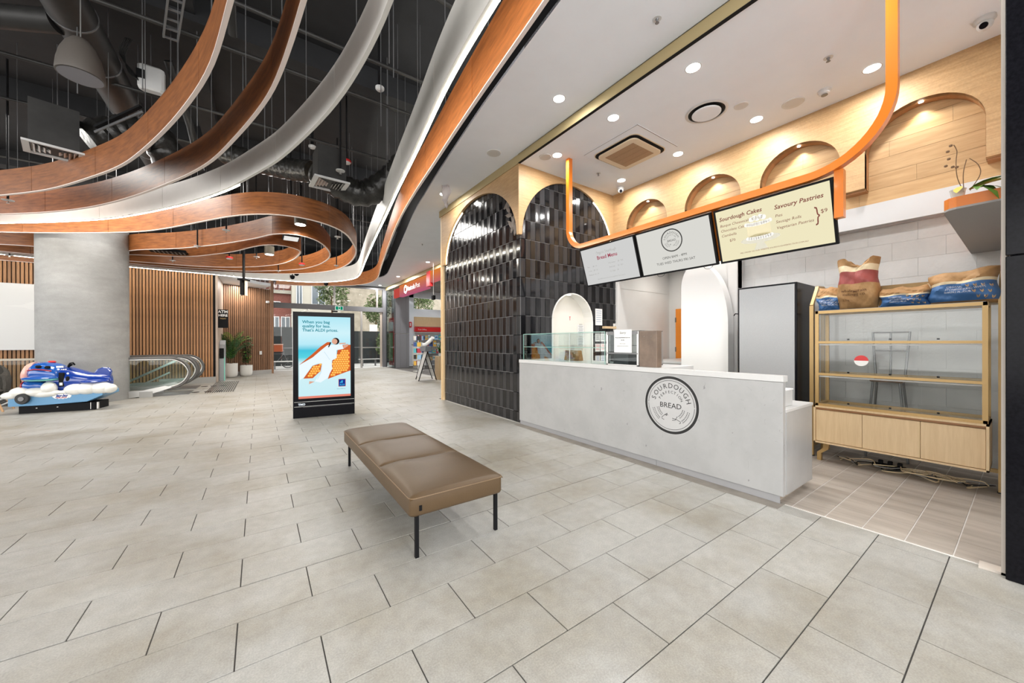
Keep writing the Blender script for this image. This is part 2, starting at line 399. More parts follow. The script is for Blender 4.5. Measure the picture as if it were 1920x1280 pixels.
# ---- floor
m = MB()
m.box(-16, 3.955, -7, 14.3, -.06, -.006); m.box(3.955, 3.97, -7, 1.2, -.06, -.006)
m.box(3.955, 16, 8.9, 14.3, -.06, -.006); m.box(-3.0, 16, 14.3, 23.1, -.06, -.006); m.box(-16, -3.0, 17.3, 23.1, -.06, -.006)
m.box(-16, -13, 14.3, 17.3, -.06, -.006)
floor = struct(m.build('floor', M_grout), 'pale grey stone tile floor of the mall in brick bond with dark joints', 'floor')
tw, th = .7067, .3525
cand = []
for k in range(-8, 65):
    y0 = .325 + th * k; xo = 2.375 - tw / 2 * k
    n0 = int(math.floor((-12 - xo) / tw))
    for n in range(n0, n0 + 34):
        x0 = xo + n * tw; x1 = x0 + tw; y1 = y0 + th
        lim = 3.955 if y0 < 8.9 else (6.42 if y0 < 23 else 0)
        if y0 < 1.15: lim = 3.955
        if x0 > lim - .03 or x1 < -11: continue
        if y1 > 23.05: continue
        if x0 < -3.0 and y1 > 14.3 and y0 < 17.3: continue
        x1 = min(x1, lim)
        g = .003; gy1 = .009 if abs(y1 - 2.7925) < .01 else g
        r = (x0 + g, x1 - g, y0 + g, y1 - gy1)
        cx, cy = (r[0] + r[1]) / 2, (r[2] + r[3]) / 2
        if not any(seen(px, py, 0, 150) for px, py in ((cx, cy), (r[0], r[2]), (r[1], r[3]), (r[0], r[3]), (r[1], r[2]))):
            continue
        cand.append((cx * cx + cy * cy, r))
cand.sort()
fullmesh = None
stuff = MB(); nsingle = 0
for i, (d, r) in enumerate(cand):
    w_ = r[1] - r[0]
    if i < 298:
        z = random.uniform(-.0006, .0006)
        if abs(w_ - (tw - .006)) < 1e-4 and abs((r[3] - r[2]) - (th - .006)) < 1e-4:
            if fullmesh is None:
                t = MB(); t.bbox(-w_ / 2, w_ / 2, -(th - .006) / 2, (th - .006) / 2, -.012, 0, .0012)
                o = t.build('floor_tile', M_tile, None); fullmesh = o.data; o.parent = floor
            else:
                o = link('floor_tile', fullmesh, floor)
            o.location = ((r[0] + r[1]) / 2, (r[2] + r[3]) / 2, z)
        else:
            t = MB(); t.bbox(r[0], r[1], r[2], r[3], -.012, z, .0012); t.build('floor_tile', M_tile, floor)
    else:
        stuff.box(r[0], r[1], r[2], r[3], -.006, random.uniform(-.0005, .0005))
o = stuff.build('floor_tile_field', M_tile, floor); o['kind'] = 'stuff'
# shop floor
m = MB(); m.box(3.97, 9.2, -.2, 8.7, -.06, -.004)
fs = struct(m.build('floor', M_lgrout), 'taupe plank-look tiles with white joints behind the bakery counter', 'floor')
spm = None
for j in range(0, 9):
    for i in range(0, 9):
        y0 = .078 + .234 * j; x0 = 3.985 + .325 * i
        if x0 > 6.6: continue
        if spm is None:
            t = MB(); t.bbox(-.1605, .1605, -.1135, .1135, -.012, 0, .001); o = t.build('plank_tile', M_shopfloor); spm = o.data; o.parent = fs
        else: o = link('plank_tile', spm, fs)
        o.location = (x0 + .1625, y0 + .117, random.uniform(-.0004, .0004))
m = MB(); m.box(3.955, 3.97, .02, 1.25, -.01, .001)
m.build('threshold_strip', M_lgrout, fs)
m = MB(); m.box(3.80, 3.99, 1.3, 5.4, -.001, .0015)   # joint strip in front of the counter
m.build('filler_strip', mat('filler_taupe', (.27, .245, .215), .6, var=.15, nscale=5), fs)

# ---- ceilings
CB = [(2.44, -6), (2.44, 0), (2.453, 2.154), (2.511, 2.714), (2.534, 2.973), (2.573, 3.415), (2.636, 4.055), (2.692, 4.601), (2.92, 6.331), (3.071, 7.393), (3.195, 8.171),
      (3.422, 9.524), (4.118, 12.822), (5.05, 17.3), (5.30, 18.7), (5.28, 19.6), (4.9, 20.6), (3.9, 21.0), (2.6, 20.9), (.75, 20.9)]
cbs = spline(CB, .35)
poly = [(p.x, p.y) for p in cbs] + [(.75, 23.1), (6.9, 23.1), (6.9, 8.9), (3.935, 8.9), (3.935, -6)]
m = MB(); m.prism(poly, 'z', 4.95, 4.99)
ceil = struct(m.build('ceiling', M_ceil), 'white plaster ceiling of the mall beside the curved timber ribbons', 'ceiling')
m = MB(); up = [(p.x, p.y) for p in cbs]
m.add([(x, y, 4.952) for x, y in up] + [(x, y, 5.7) for x, y in up] , [(i, i + 1, i + 1 + len(up), i + len(up)) for i in range(len(up) - 1)])
m.build('edge_upstand', M_black, ceil)
m = MB(); m.box(3.935, 6.9, -.3, 5.5, 4.8, 4.84)
ceil2 = struct(m.build('ceiling', M_ceil), 'white plaster ceiling over the bakery counter', 'ceiling')
m = MB(); m.box(3.915, 3.945, -6, 8.95, 4.79, 4.965)
struct(m.build('trim_1', M_gold), 'gold metal edge strip between the mall ceiling and the bakery ceiling', 'trim')
m = MB(); m.box(3.905, 3.95, -6, 5.38, 4.784, 4.792); m.box(3.905, 3.915, -6, 5.38, 4.95, 4.957)
struct(m.build('trim_2', M_black), 'thin black line along the gold ceiling strip', 'trim')
# dark soffit of the void with beams
m = MB(); m.box(-16, 7.2, -3, 24, 6.6, 6.75)
slab = struct(m.build('ceiling', M_dark), 'black painted concrete soffit high above the curved ribbons', 'ceiling')
for y in (3.0, 7.2, 11.4, 15.6, 19.8):
    m = MB(); m.box(-16, 6.9, y - .2, y + .2, 6.2, 6.6); m.build('beam', M_dark, slab)
for x in (-6.2, -.9, 4.6):
    m = MB(); m.box(x - .15, x + .15, -3, 24, 6.3, 6.6); m.build('beam', M_dark, slab)
m = MB(); m.box(-16, 7.2, 23.3, 23.5, 4.9, 6.6)
struct(m.build('wall_far', M_dark), 'black painted upper wall above the entrance glazing', 'wall')

# ---- bakery: tiled corner block
def arch_z(x, c, r, zs):   # height of an arch opening at x
    return zs + math.sqrt(max(0, r * r - (x - c) ** 2)) if abs(x - c) < r else 0
ncx, ncr, ncz = 5.345, .585, 1.93      # cream doorway niche on the side face
# wall bodies
m = MB(); m.box(4.0, 4.12, 5.45, 8.85, 0, 4.8)
wf = struct(m.build('wall_front', M_tgrout), 'black glazed tile wall facing the mall', 'wall')
n = 16
pl = [(4.0, 0), (4.0, 4.8), (6.75, 4.8), (6.75, 0), (ncx + ncr, 0)] + [(ncx + ncr * cos(a), ncz + ncr * sin(a)) for a in [pi * i / n for i in range(n + 1)]] + [(ncx - ncr, 0)]
m = MB(); m.prism(pl, 'y', 5.45, 5.68)
ws = struct(m.build('wall_side', M_tgrout), 'black glazed tile wall inside the bakery with an arched niche', 'wall')
m = MB(); m.box(ncx - ncr - .1, ncx + ncr + .1, 5.675, 5.72, 0, 2.7); m.build('niche_back', M_cream, ws)
rs = []
for i in range(n + 1):
    a = pi * i / n; rs.append((ncx + ncr * cos(a), ncz + ncr * sin(a)))
prof = [(ncx + ncr, 0)] + rs + [(ncx - ncr, 0)]
m = MB(); vs = []; fs_ = []
for (x, z) in prof:
    dx, dz = (x - ncx), max(0, z - ncz); L_ = math.hypot(dx, dz) or 1
    t_ = .02; vs += [(x, 5.425, z), (x, 5.68, z), (x - dx / L_ * t_, 5.68, z - dz / L_ * t_), (x - dx / L_ * t_, 5.425, z - dz / L_ * t_)]
for i in range(len(prof) - 1):
    for k in range(4): fs_.append((4 * i + k, 4 * i + (k + 1) % 4, 4 * i + 4 + (k + 1) % 4, 4 * i + 4 + k))
m.add(vs, fs_); m.build('niche_lining', mat('niche_lining_white', (.86, .85, .81), .45), ws)
m = MB(); m.cyl((ncx, 5.56), .04, 2.485, 2.49, 16); m.build('niche_light', M_ledw, ws)
# tiles
TWD, THT = .1195, .36
def tile_wall(parent, horiz0, count, place, keep, niche=False):
    cells = []
    for j in range(-1, 13):
        z0 = .2 + THT * j + .002; z1 = z0 + THT - .004
        if j == -1: z0 = .003
        if z0 > 4.79: continue
        z1 = min(z1, 4.795)
        for i in range(count):
            a0 = horiz0 + TWD * i + .002; a1 = a0 + TWD - .004
            zc = z1
            if not keep((a0 + a1) / 2, z0): continue
            cells.append((a0, a1, z0, z1, (i + j) % 2))
    def dist(c):
        return place(c)
    cells.sort(key=dist); st = [MB(), MB()]; ns = 0; cache = {}
    for c in cells:
        a0, a1, z0, z1, par = c
        polys = [[(a0, z0), (a1, z0), (a1, z1), (a0, z1)]]
        if niche:
            polys = []
            cuts = sorted(set([a0, a1] + [q for q in (ncx - ncr, ncx + ncr) if a0 < q < a1]))
            for u0, u1 in zip(cuts[:-1], cuts[1:]):
                xs = [u0 + (u1 - u0) * t / 5 for t in range(6)]
                mid = (u0 + u1) / 2
                if abs(mid - ncx) >= ncr: polys.append([(u0, z0), (u1, z0), (u1, z1), (u0, z1)]); continue
                bot = [max(z0, arch_z(min(max(x, ncx - ncr + 1e-4), ncx + ncr - 1e-4), ncx, ncr, ncz)) for x in xs]
                if min(bot) >= z1 - .004: continue
                if max(bot) <= z0 + 1e-6: polys.append([(u0, z0), (u1, z0), (u1, z1), (u0, z1)]); continue
                pts = [(x, min(b_, z1)) for x, b_ in zip(xs, bot)]
                polys.append(pts + [(u1, z1), (u0, z1)])
        if not polys: continue
        # charcoal tiles stand proud with a shallow hollow, black ones lie flat
        full = (len(polys) == 1 and len(polys[0]) == 4)
        w_ = polys[0][1][0] - polys[0][0][0] if full else 0; h_ = z1 - z0
        key = (par, round(w_, 4), round(h_, 4))
        single = ns < 298
        if single: t = MB()
        else: t = st[par]
        for pg in polys:
            if full:
                e = .005; d0 = 0; d1 = .010 if par == 0 else .0125; dm = .010 if par == 0 else .0112
                u0, u1, v0, v1 = pg[0][0], pg[1][0], pg[0][1], pg[2][1]
                def Q(u, v, d): return place.__self__.pt(u, v, d)
                if single and key in cache:
                    continue
                um = (u0 + u1) / 2
                t.add([Q(u0, v0, 0), Q(u1, v0, 0), Q(u1, v1, 0), Q(u0, v1, 0), Q(u0 + e, v0 + e, d1), Q(um, v0 + e, dm), Q(u1 - e, v0 + e, d1), Q(u1 - e, v1 - e, d1), Q(um, v1 - e, dm), Q(u0 + e, v1 - e, d1)],
                      [(0, 1, 6, 5, 4), (1, 2, 7, 6), (2, 3, 9, 8, 7), (3, 0, 4, 9), (4, 5, 8, 9), (5, 6, 7, 8)])
            else:
                k_ = len(pg); P0 = [place.__self__.pt(u, v, 0) for u, v in pg]; P1 = [place.__self__.pt(u, v, .010) for u, v in pg]
                t.add(P0 + P1, [tuple(range(k_, 2 * k_))] + [(i, (i + 1) % k_, (i + 1) % k_ + k_, i + k_) for i in range(k_)])
        if single:
            ns += 1
            if full and key in cache:
                me, ref = cache[key]; o = link('wall_tile', me, parent)
                A = place.__self__.pt(a0, z0, 0); B = place.__self__.pt(ref[0], ref[1], 0)
                o.location = (A[0] - B[0], A[1] - B[1], A[2] - B[2])
            else:
                o = t.build('wall_tile', M_tdark if par == 0 else M_tmid, parent)
                if full: cache[key] = (o.data, (a0, z0))
    for par in (0, 1):
        if st[par].f:
            o = st[par].build('wall_tile_field', M_tdark if par == 0 else M_tmid, parent); o['kind'] = 'stuff'
class FrontT:
    def pt(s, u, v, d): return (4.0 - d, 5.44 + u, v)
    def dist(s, c): return (5.44 + c[0]) ** 2 + (c[2] - 1.5) ** 2
class SideT:
    def pt(s, u, v, d): return (u, 5.45 - d, v)
    def dist(s, c): return c[0] ** 2 * 1.0 + (c[2] - 1.5) ** 2
AF = dict(c=7.07, r=1.60, zs=3.50, h=1.20)     # arch on the mall face (elliptic)
AS = dict(c=5.28, r=1.27, zs=3.52, h=1.20)     # arch on the side face
tile_wall(wf, .0, 28, FrontT().dist, lambda u, z: z < 3.5 or abs(5.44 + u - AF['c']) < AF['r'] + .05)
tile_wall(ws, 3.995, 23, SideT().dist, lambda u, z: z < 3.5 or abs(u - AS['c']) < AS['r'] + .1, niche=True)
# oak hoods with the arches
def arch_pts(A, n=28):
    return [(A['c'] + A['r'] * cos(pi * i / n), A['zs'] + A['h'] * sin(pi * i / n)) for i in range(n + 1)]
m = MB(); ap = arch_pts(AF)
m.prism([(5.40, 3.50), (5.40, 4.80), (8.83, 4.80), (8.83, 3.50)] + ap, 'x', 3.93, 4.0)
hood = thing('oak_arch_hood', 'oak veneered hood with two arches wrapping the corner of the black tile block', 'panelling', (3.93, 5.4, 3.5))
m.build('front_panel', M_oak, hood)
m = MB(); ap2 = arch_pts(AS)
m.prism([(4.0, 3.50), (4.0, 4.80), (6.64, 4.80), (6.64, 3.50)] + ap2, 'y', 5.40, 5.45)
m.build('side_panel', M_oak, hood)
m = MB(); m.box(3.95, 4.12, 8.80, 8.84, 0, 3.5); m.box(3.93, 4.12, 8.84, 8.90, 0, 4.8); m.build('end_post', M_oakc, hood)
def led_arc(A, a0, a1, fn, par):
    pts = [fn(A['c'] + (A['r'] - .012) * cos(a0 + (a1 - a0) * i / 24), A['zs'] + (A['h'] - .012) * sin(a0 + (a1 - a0) * i / 24)) for i in range(25)]
    m = MB(); m.tube(pts, .011, 6); m.build('light_strip', M_led2, par)
led_arc(AF, .02, pi * .36, lambda a, z: (3.990, a, z), hood)
led_arc(AS, .02, pi * .32, lambda a, z: (a, 5.44, z), hood)

# ---- back wall of the bakery
def rect_arches(y0, y1, z0, z1, arches, n=20):
    # outline with arch shaped cut-outs open at the bottom; arches from high y to low y
    pts = [(y0, z0), (y0, z1), (y1, z1), (y1, z0)]
    for A in arches:
        h = A['h']; zs = A['zs']
        pts += [(A['c'] + A['r'], z0)] + [(A['c'] + A['r'] * cos(pi * i / n), zs + h * sin(pi * i / n)) for i in range(n + 1)] + [(A['c'] - A['r'], z0)]
    return pts
NI = [dict(c=4.56, r=.47, zs=3.98, h=.45), dict(c=3.24, r=.48, zs=3.98, h=.45), dict(c=1.99, r=.485, zs=3.98, h=.45), dict(c=.77, r=.485, zs=3.98, h=.45)]
m = MB(); m.prism(rect_arches(-.1, 5.40, 3.52, 4.8, NI), 'x', 6.56, 6.64)
pan = thing('oak_wall_panelling', 'oak panelling with four lit arched niches above the bakery back wall', 'panelling', (6.64, 2.6, 3.32))
m.build('arched_panel', M_oak, pan)
for A in NI:
    m = MB(); n = 20; pr = [(A['c'] + A['r'], 3.52)] + [(A['c'] + A['r'] * cos(pi * i / n), A['zs'] + A['h'] * sin(pi * i / n)) for i in range(n + 1)] + [(A['c'] - A['r'], 3.52)]
    vs = []; fq = []
    for y, z in pr: vs += [(6.558, y, z), (6.76, y, z)]
    for i in range(len(pr) - 1): fq.append((2 * i, 2 * i + 1, 2 * i + 3, 2 * i + 2))
    m.add(vs, fq); m.build('arch_lining', M_oaka, pan)
    m = MB(); m.cyl((6.64, A['c']), .022, A['zs'] + A['h'] - .014, A['zs'] + A['h'] - .006, 12); m.build('niche_spotlight', M_disc, pan)
    lamp('SPOT', (6.66, A['c'], A['zs'] + A['h'] - .03), 9, (1, .90, .75), .01, (RAD(0), RAD(-12), 0), RAD(110), .9)
# horizontal planks seen in the niches
zc = 3.33; k = 0
while zc < 4.5:
    yc = -.1 - (k * .53) % 1.3
    while yc < 5.40:
        a, b_ = max(yc, -.1), min(yc + 1.45, 5.40)
        if b_ - a > .02:
            m = MB(); m.box(6.765, 6.785, a + .001, b_ - .001, zc + .001, zc + .193); m.build('plank', M_oakp, pan)
        yc += 1.45
    zc += .195; k += 1
m = MB(); m.box(6.64, 6.79, -.1, .28, 3.50, 3.52); m.box(6.64, 6.79, 1.26, 1.50, 3.50, 3.52)
m.box(6.64, 6.79, 2.48, 2.75, 3.50, 3.52); m.box(6.64, 6.79, 3.72, 4.09, 3.50, 3.52); m.box(6.64, 6.79, 5.03, 5.4, 3.50, 3.52)
m.build('pier_underside', M_oaka, pan)
m = MB(); m.box(6.787, 7.0, -.1, 5.40, 3.02, 4.8)
m.box(6.68, 6.787, -.1, 5.40, 3.03, 3.32)
wb = struct(m.build('wall_back', mat('bulkhead_white', (.58, .585, .59), .7)), 'white bulkhead and wall behind the bakery counter', 'wall')
# painted blockwork below
m = MB(); m.box(6.86, 7.0, -.1, 2.88, 0, 3.03)
blk = struct(m.build('wall_back', mat('block_joint', (.47, .465, .45), .8)), 'cream painted blockwork wall behind the display cabinet', 'wall')
bh = .2325; j = 0; z = 0.0
while z < 3.02:
    y = -.1 - (.23 if j % 2 else 0)
    while y < 2.88:
        a, b_ = max(y, -.1), min(y + .46, 2.88)
        if b_ - a > .03:
            m = MB(); m.box(6.845, 6.87, a + .0008, b_ - .0008, z + .0008, min(z + bh, 3.03) - .0008)
            m.build('block', M_block, blk)
        y += .46
    z += bh; j += 1
m = MB(); m.box(6.66, 6.86, 2.86, 3.0, 0, 3.03); m.box(6.70, 6.86, 2.86, 3.78, 0, 3.03)
struct(m.build('wall_back', M_wallw), 'plain white wall behind the arched white panel', 'wall')
m = MB(); m.box(6.75, 8.85, 5.42, 5.6, 0, 3.3); struct(m.build('wall_side', M_wallw), 'white side wall of the passage behind the bakery', 'wall')
m = MB(); m.box(8.80, 8.95, 3.0, 5.45, 0, 3.3); struct(m.build('wall_end', M_wallw), 'white end wall of the passage holding the orange door', 'wall')
m = MB(); m.box(6.7, 8.95, 3.0, 5.6, 3.3, 3.4); struct(m.build('ceiling', M_ceil), 'low white ceiling of the passage behind the bakery', 'ceiling')
m = MB(); m.box(6.86, 8.9, 2.9, 3.0, 0, 3.3); struct(m.build('wall_side', M_wallw), 'right hand white wall of the passage behind the arch panel', 'wall')
m = MB(); m.box(6.69, 6.80, 5.39, 5.47, 0, 3.03); m.box(6.75,8.8,5.41,5.42,2.735,2.745)
struct(m.build('trim_3', M_wallw), 'white corner post where the tile wall meets the passage', 'trim')
lamp('AREA', (7.8, 4.6, 3.28), 13, (1, .95, .88), .5)
d = thing('door_1', 'orange door with a white notice at the end of the white passage', 'door', (8.78, 5.0, 0), kind='structure')
m = MB(); m.box(8.76, 8.80, 4.30, 5.215, 0, 2.34); m.build('door_leaf', M_orangef, d)
m = MB(); m.box(8.75, 8.76, 4.90, 4.97, 2.18, 2.26); m.build('door_notice', M_paper, d)
m = MB(); m.box(8.745, 8.76, 5.20, 5.225, 2.0, 2.12); m.box(8.745, 8.76, 5.20, 5.225, 1.25, 1.37); m.build('hinge', M_dsteel, d)
# arched white panel
n = 18
pts = [(3.713, 0), (3.713, 2.48)]
for i in range(1, 15): a = pi / 2 * i / 14; pts.append((3.45 + .263 * cos(a), 2.48 + .42 * sin(a)))
for i in range(1, 19): a = pi / 2 * i / 18; pts.append((2.895 + .555 * cos(pi / 2 - a) if False else 3.45 - .555 * sin(a), 1.78 + 1.12 * cos(a)))
pts += [(2.895, 0)]
m = MB(); m.prism(pts, 'x', 6.42, 6.62)
tag(m.build('arched_panel', mat('arch_panel_white', (.82, .815, .80), .55)), 'tall free-standing white panel with an arched top behind the counter', 'panel')
# shop right hand wall and black column at the frame edge
m = MB(); m.box(4.1, 7.0, -.14, -.02, 0, 4.8); struct(m.build('wall_right', M_wallw), 'white side wall at the right end of the bakery', 'wall')
m = MB(); m.box(3.90, 4.12, -1.4, .075, 0, 4.9)
col = struct(m.build('wall_pier', M_grout), 'black granite clad pier at the right edge of the bakery', 'wall')
z = 0
for z0, z1 in ((0, 2.03), (2.035, 4.79)):
    m = MB(); m.bbox(3.845, 3.905, -.75, .092, z0, z1, .004); m.build('granite_slab', M_blackg, col)
    m = MB(); m.bbox(3.845, 3.905, -1.45, -.755, z0, z1, .004); m.build('granite_slab', M_blackg, col)
m = MB(); m.box(3.90, 4.0, .085, .11, 0, 4.79); m.box(3.90, 4.0, .02, .2, 0, .015)
struct(m.build('trim_4', mat('pale_trim', (.62, .56, .50), .5)), 'thin pale edge strip beside the black granite pier', 'trim')

# ---- slatted walls on the left
def slat_wall(name, P, Q, z0, z1, label, pitch=.0845, w=.058, dep=.035, mtl=None, skirt=.22, z1b=None, cut=None):
    P = Vector((P[0], P[1], 0)); Q = Vector((Q[0], Q[1], 0)); d = (Q - P); L_ = d.length; d.normalize(); nrm = Vector((d.y, -d.x, 0))
    if nrm.dot(-P) < 0: nrm = -nrm
    ob = MB(); a = P - nrm * (dep + .1); b_ = Q - nrm * (dep + .1); c = Q - nrm * dep; e = P - nrm * dep
    ob.add([(*a.xy, 0), (*b_.xy, 0), (*c.xy, 0), (*e.xy, 0), (*a.xy, z1), (*b_.xy, z1), (*c.xy, z1), (*e.xy, z1)],
           [(3, 2, 1, 0), (4, 5, 6, 7), (0, 1, 5, 4), (1, 2, 6, 5), (2, 3, 7, 6), (3, 0, 4, 7)])
    wo = struct(ob.build(name, M_black), label, 'wall')
    k = 0; x = .01; me = None
    while x + w < L_:
        if me is None:
            t = MB(); s0 = Vector((0, 0, 0)); s1 = d * w; o_ = -nrm * dep
            t.add([tuple(s0 + o_ + Vector((0, 0, z0))), tuple(s1 + o_ + Vector((0, 0, z0))), tuple(s1 + Vector((0, 0, z0))), tuple(s0 + Vector((0, 0, z0))),
                   tuple(s0 + o_ + Vector((0, 0, z1))), tuple(s1 + o_ + Vector((0, 0, z1))), tuple(s1 + Vector((0, 0, z1))), tuple(s0 + Vector((0, 0, z1)))],
                  [(3, 2, 1, 0), (4, 5, 6, 7), (0, 1, 5, 4), (1, 2, 6, 5), (2, 3, 7, 6), (3, 0, 4, 7)])
            o = t.build('slat', mtl or M_slat); me = o.data; o.parent = wo
        else: o = link('slat', me, wo)
        p = P + d * x; o.location = (p.x, p.y, random.uniform(-.002, .002)); x += pitch
    if skirt:
        t = MB(); f0 = P + nrm * .03; f1 = Q + nrm * .03; g0 = P - nrm * dep; g1 = Q - nrm * dep
        t.add([(*g0.xy, 0), (*g1.xy, 0), (*f1.xy, 0), (*f0.xy, 0), (*g0.xy, skirt), (*g1.xy, skirt), (*f1.xy, skirt), (*f0.xy, skirt)],
              [(3, 2, 1, 0), (4, 5, 6, 7), (0, 1, 5, 4), (1, 2, 6, 5), (2, 3, 7, 6), (3, 0, 4, 7)])
        t.build('skirting', M_skirt, wo)
    return wo
slat_wall('wall_left', (-12.5, 18.0), (-1.37, 18.0), -2.6, 4.19, 'vertical timber slat wall behind the escalators', mtl=M_slatw, skirt=0)
m = MB(); m.box(-2.95, -1.36, 17.93, 18.0, 0, .215)
struct(m.build('baseboard_left', M_skirt), 'grey skirting under the timber slats beside the escalators', 'skirting')
m = MB(); m.box(-1.37, -1.30, 18.0, 20.75, 0, 4.17)
struct(m.build('wall_return', mat('pale_timber_panel', (.42, .33, .27), .5, var=.1, nscale=3, stretch=(8, 8, 1))), 'pale timber return wall beside the cash machine', 'wall')
slat_wall('wall_left', (-1.34, 20.45), (.50, 21.50), 0, 4.13, 'vertical timber slat wall behind the two potted plants', skirt=.2)
m = MB(); m.prism([(.50, 21.48), (.60, 21.55), (.58, 23.2), (.44, 23.2)], 'z', 0, 4.9)
struct(m.build('wall_return', M_slat), 'dark timber end post between the slat wall and the entrance glazing', 'wall')
m = MB(); m.prism([(-1.37, 18.0), (-.93, 18.35), (-.55, 19.1), (-.02, 19.95), (.46, 20.25), (.22, 21.3), (-.62, 21.25), (-1.38, 20.9)], 'z', 4.15, 4.28)
struct(m.build('ceiling', M_ceil), 'white lowered soffit above the cash machine and plants', 'ceiling')
# white hoarding over the slats at far left
h = thing('white_hoarding', 'large blank white hoarding panel on the slat wall at far left', 'hoarding', (-7, 17.95, 1.3))
m = MB(); m.box(-12.3, -4.55, 17.86, 17.94, 1.31, 3.36); m.build('panel', M_hoard, h)
m = MB(); cx0, cz0 = -5.3, 2.95
m.prism([(-6.35, 2.66), (-5.95, 2.62), (-5.45, 2.42), (-4.56, 2.28), (-4.56, 3.2), (-5.55, 3.12), (-5.72, 2.86), (-6.0, 2.7)], 'y', 17.845, 17.862)
m.build('printed_shape', M_hoardg, h)
# concrete column
m = MB(); m.cyl((-3.715, 14.12), .80, 0, 4.95, 64)
tag(m.build('concrete_column', M_conc, smooth=True), 'thick round bare concrete column beside the children\'s ride', 'column', kind='structure')
for q in bpy.data.objects['concrete_column'].data.polygons:
    if abs(q.normal.z) > .9: q.use_smooth = False

# ---- entrance glazing at the far end
YG = 23.2
win = thing('window_1', 'tall dark framed entrance glazing and sliding door at the far end of the mall', 'window', (3.6, YG, 0), kind='structure')
m = MB(); m.box(.55, 6.5, YG - .09, YG + .09, 3.40, 3.68); m.build('transom', M_grey, win)
m = MB(); m.box(.55, 6.7, YG - .05, YG + .05, 4.78, 4.9); m.build('head_rail', M_grey, win)
for x, z0, z1 in ((.60, 0, 4.8), (3.61, 3.66, 4.8), (6.0, 3.66, 4.8)):
    m = MB(); m.box(x - .05, x + .05, YG - .06, YG + .06, z0, z1); m.build('mullion', M_steel if z0 > 1 else M_grey, win)
m = MB(); m.box(5.03, 5.14, YG - .05, YG + .02, 0, 3.40); m.build('mullion', M_steel, win)
m = MB(); m.box(2.2, 2.28, YG - .05, YG + .02, 0, 3.40); m.build('mullion', M_steel, win)
m = MB(); m.box(6.34, 6.58, YG - .12, YG + .12, 0, 4.9); m.build('end_post', M_grey, win)
m = MB(); m.box(6.19, 6.30, YG - .02, YG + .05, 0, 3.4); m.build('door_jamb', mat('jamb_taupe', (.45, .38, .32), .6), win)
for a, b_, z0, z1 in ((.65, 3.56, 3.68, 4.78), (3.66, 5.95, 3.68, 4.78), (6.05, 6.34, 3.68, 4.78), (.65, 2.2, .03, 3.4), (2.28, 5.03, .03, 3.4), (5.14, 6.19, .03, 3.4)):
    m = MB(); m.box(a, b_, YG - .006, YG + .006, z0, z1); m.build('pane', M_glass, win)
m = MB(); m.box(5.14, 6.19, YG - .03, YG + .03, 1.18, 1.24); m.box(.65, 2.2, YG - .03, YG + .03, 0, .06); m.build('rail', M_steel, win)
m = MB(); m.box(5.55, 6.02, YG - .03, YG - .01, 2.2, 2.62); m.build('door_notice', M_paper, win)

# ================================================================== CURVED RIBBONS
RIB = {}
RIB['R1'] = [(-0.04,2.96),(-0.11,3.31),(-0.18,3.61),(-0.23,3.91),(-0.3,4.3),(-0.41,4.75),(-0.57,5.23),(-0.77,5.79),(-1.01,6.4),(-1.35,7.19),(-1.73,7.98),(-2.34,8.93),(-2.93,9.77),(-3.4,10.31),(-3.86,10.77),(-4.4,11.26),(-5.16,11.84)]
RIB['R2'] = [(0.35,2.74),(0.33,3.01),(0.3,3.28),(0.28,3.53),(0.25,3.81),(0.17,4.42),(0.11,4.76),(-0.01,5.22),(-0.19,5.83),(-0.55,6.94),(-0.9,7.71),(-1.3,8.46),(-1.89,9.47),(-2.57,10.48),(-3.19,11.22),(-3.83,11.84),(-4.42,12.32),(-5.08,12.81),(-5.96,13.38)]
RIB['R3'] = [(0.85,2.47),(0.87,2.88),(0.87,3.07),(0.86,3.33),(0.83,3.67),(0.77,4.23),(0.68,4.73),(0.52,5.39),(0.4,5.84),(0.23,6.43),(-0.03,7.08),(-0.46,8.09),(-1.13,9.29),(-1.88,10.39),(-2.68,11.41),(-3.71,12.36),(-4.71,13.14),(-5.49,13.67),(-6.39,14.2)]
RIB['R5'] = [(-6.47,14.85),(-5.88,14.63),(-5.13,14.3),(-4.11,13.68),(-3.31,13.13),(-2.38,12.39),(-1.8,11.69),(-1.12,10.7),(-0.49,9.78),(-0.04,9.28),(0.37,9.05),(0.73,9.01),(1.13,9.09),(1.5,9.34),(1.8,9.74),(2.08,10.49),(2.32,11.18),(2.42,11.68),(2.52,12.69),(2.52,13.67),(2.36,14.69),(1.93,15.6),(1.31,16.33),(0.26,17.04),(-1.3,17.58),(-2.49,17.79),(-3.42,17.75),(-4.54,17.76),(-5.36,17.55),(-6.26,17.43),(-7.2,17.48)]
RIB['R6'] = [(-6.71,16.3),(-5.77,16.06),(-4.82,15.79),(-3.82,15.36),(-2.84,14.75),(-2.17,14.23),(-1.55,13.56),(-0.94,12.81),(-0.37,11.97),(0.08,11.22),(0.25,10.8),(0.38,10.58),(0.57,10.48),(0.82,10.43),(1.08,10.54),(1.35,10.9),(1.59,11.49),(1.79,12.19),(1.85,12.82),(1.79,13.66),(1.59,14.57),(1.21,15.4),(0.66,16.07),(0.25,16.37),(-0.26,16.88),(-1.27,17.13),(-2.44,17.41),(-3.36,17.45),(-4.48,17.53),(-5.29,17.33),(-6.18,17.23),(-7.12,17.29)]
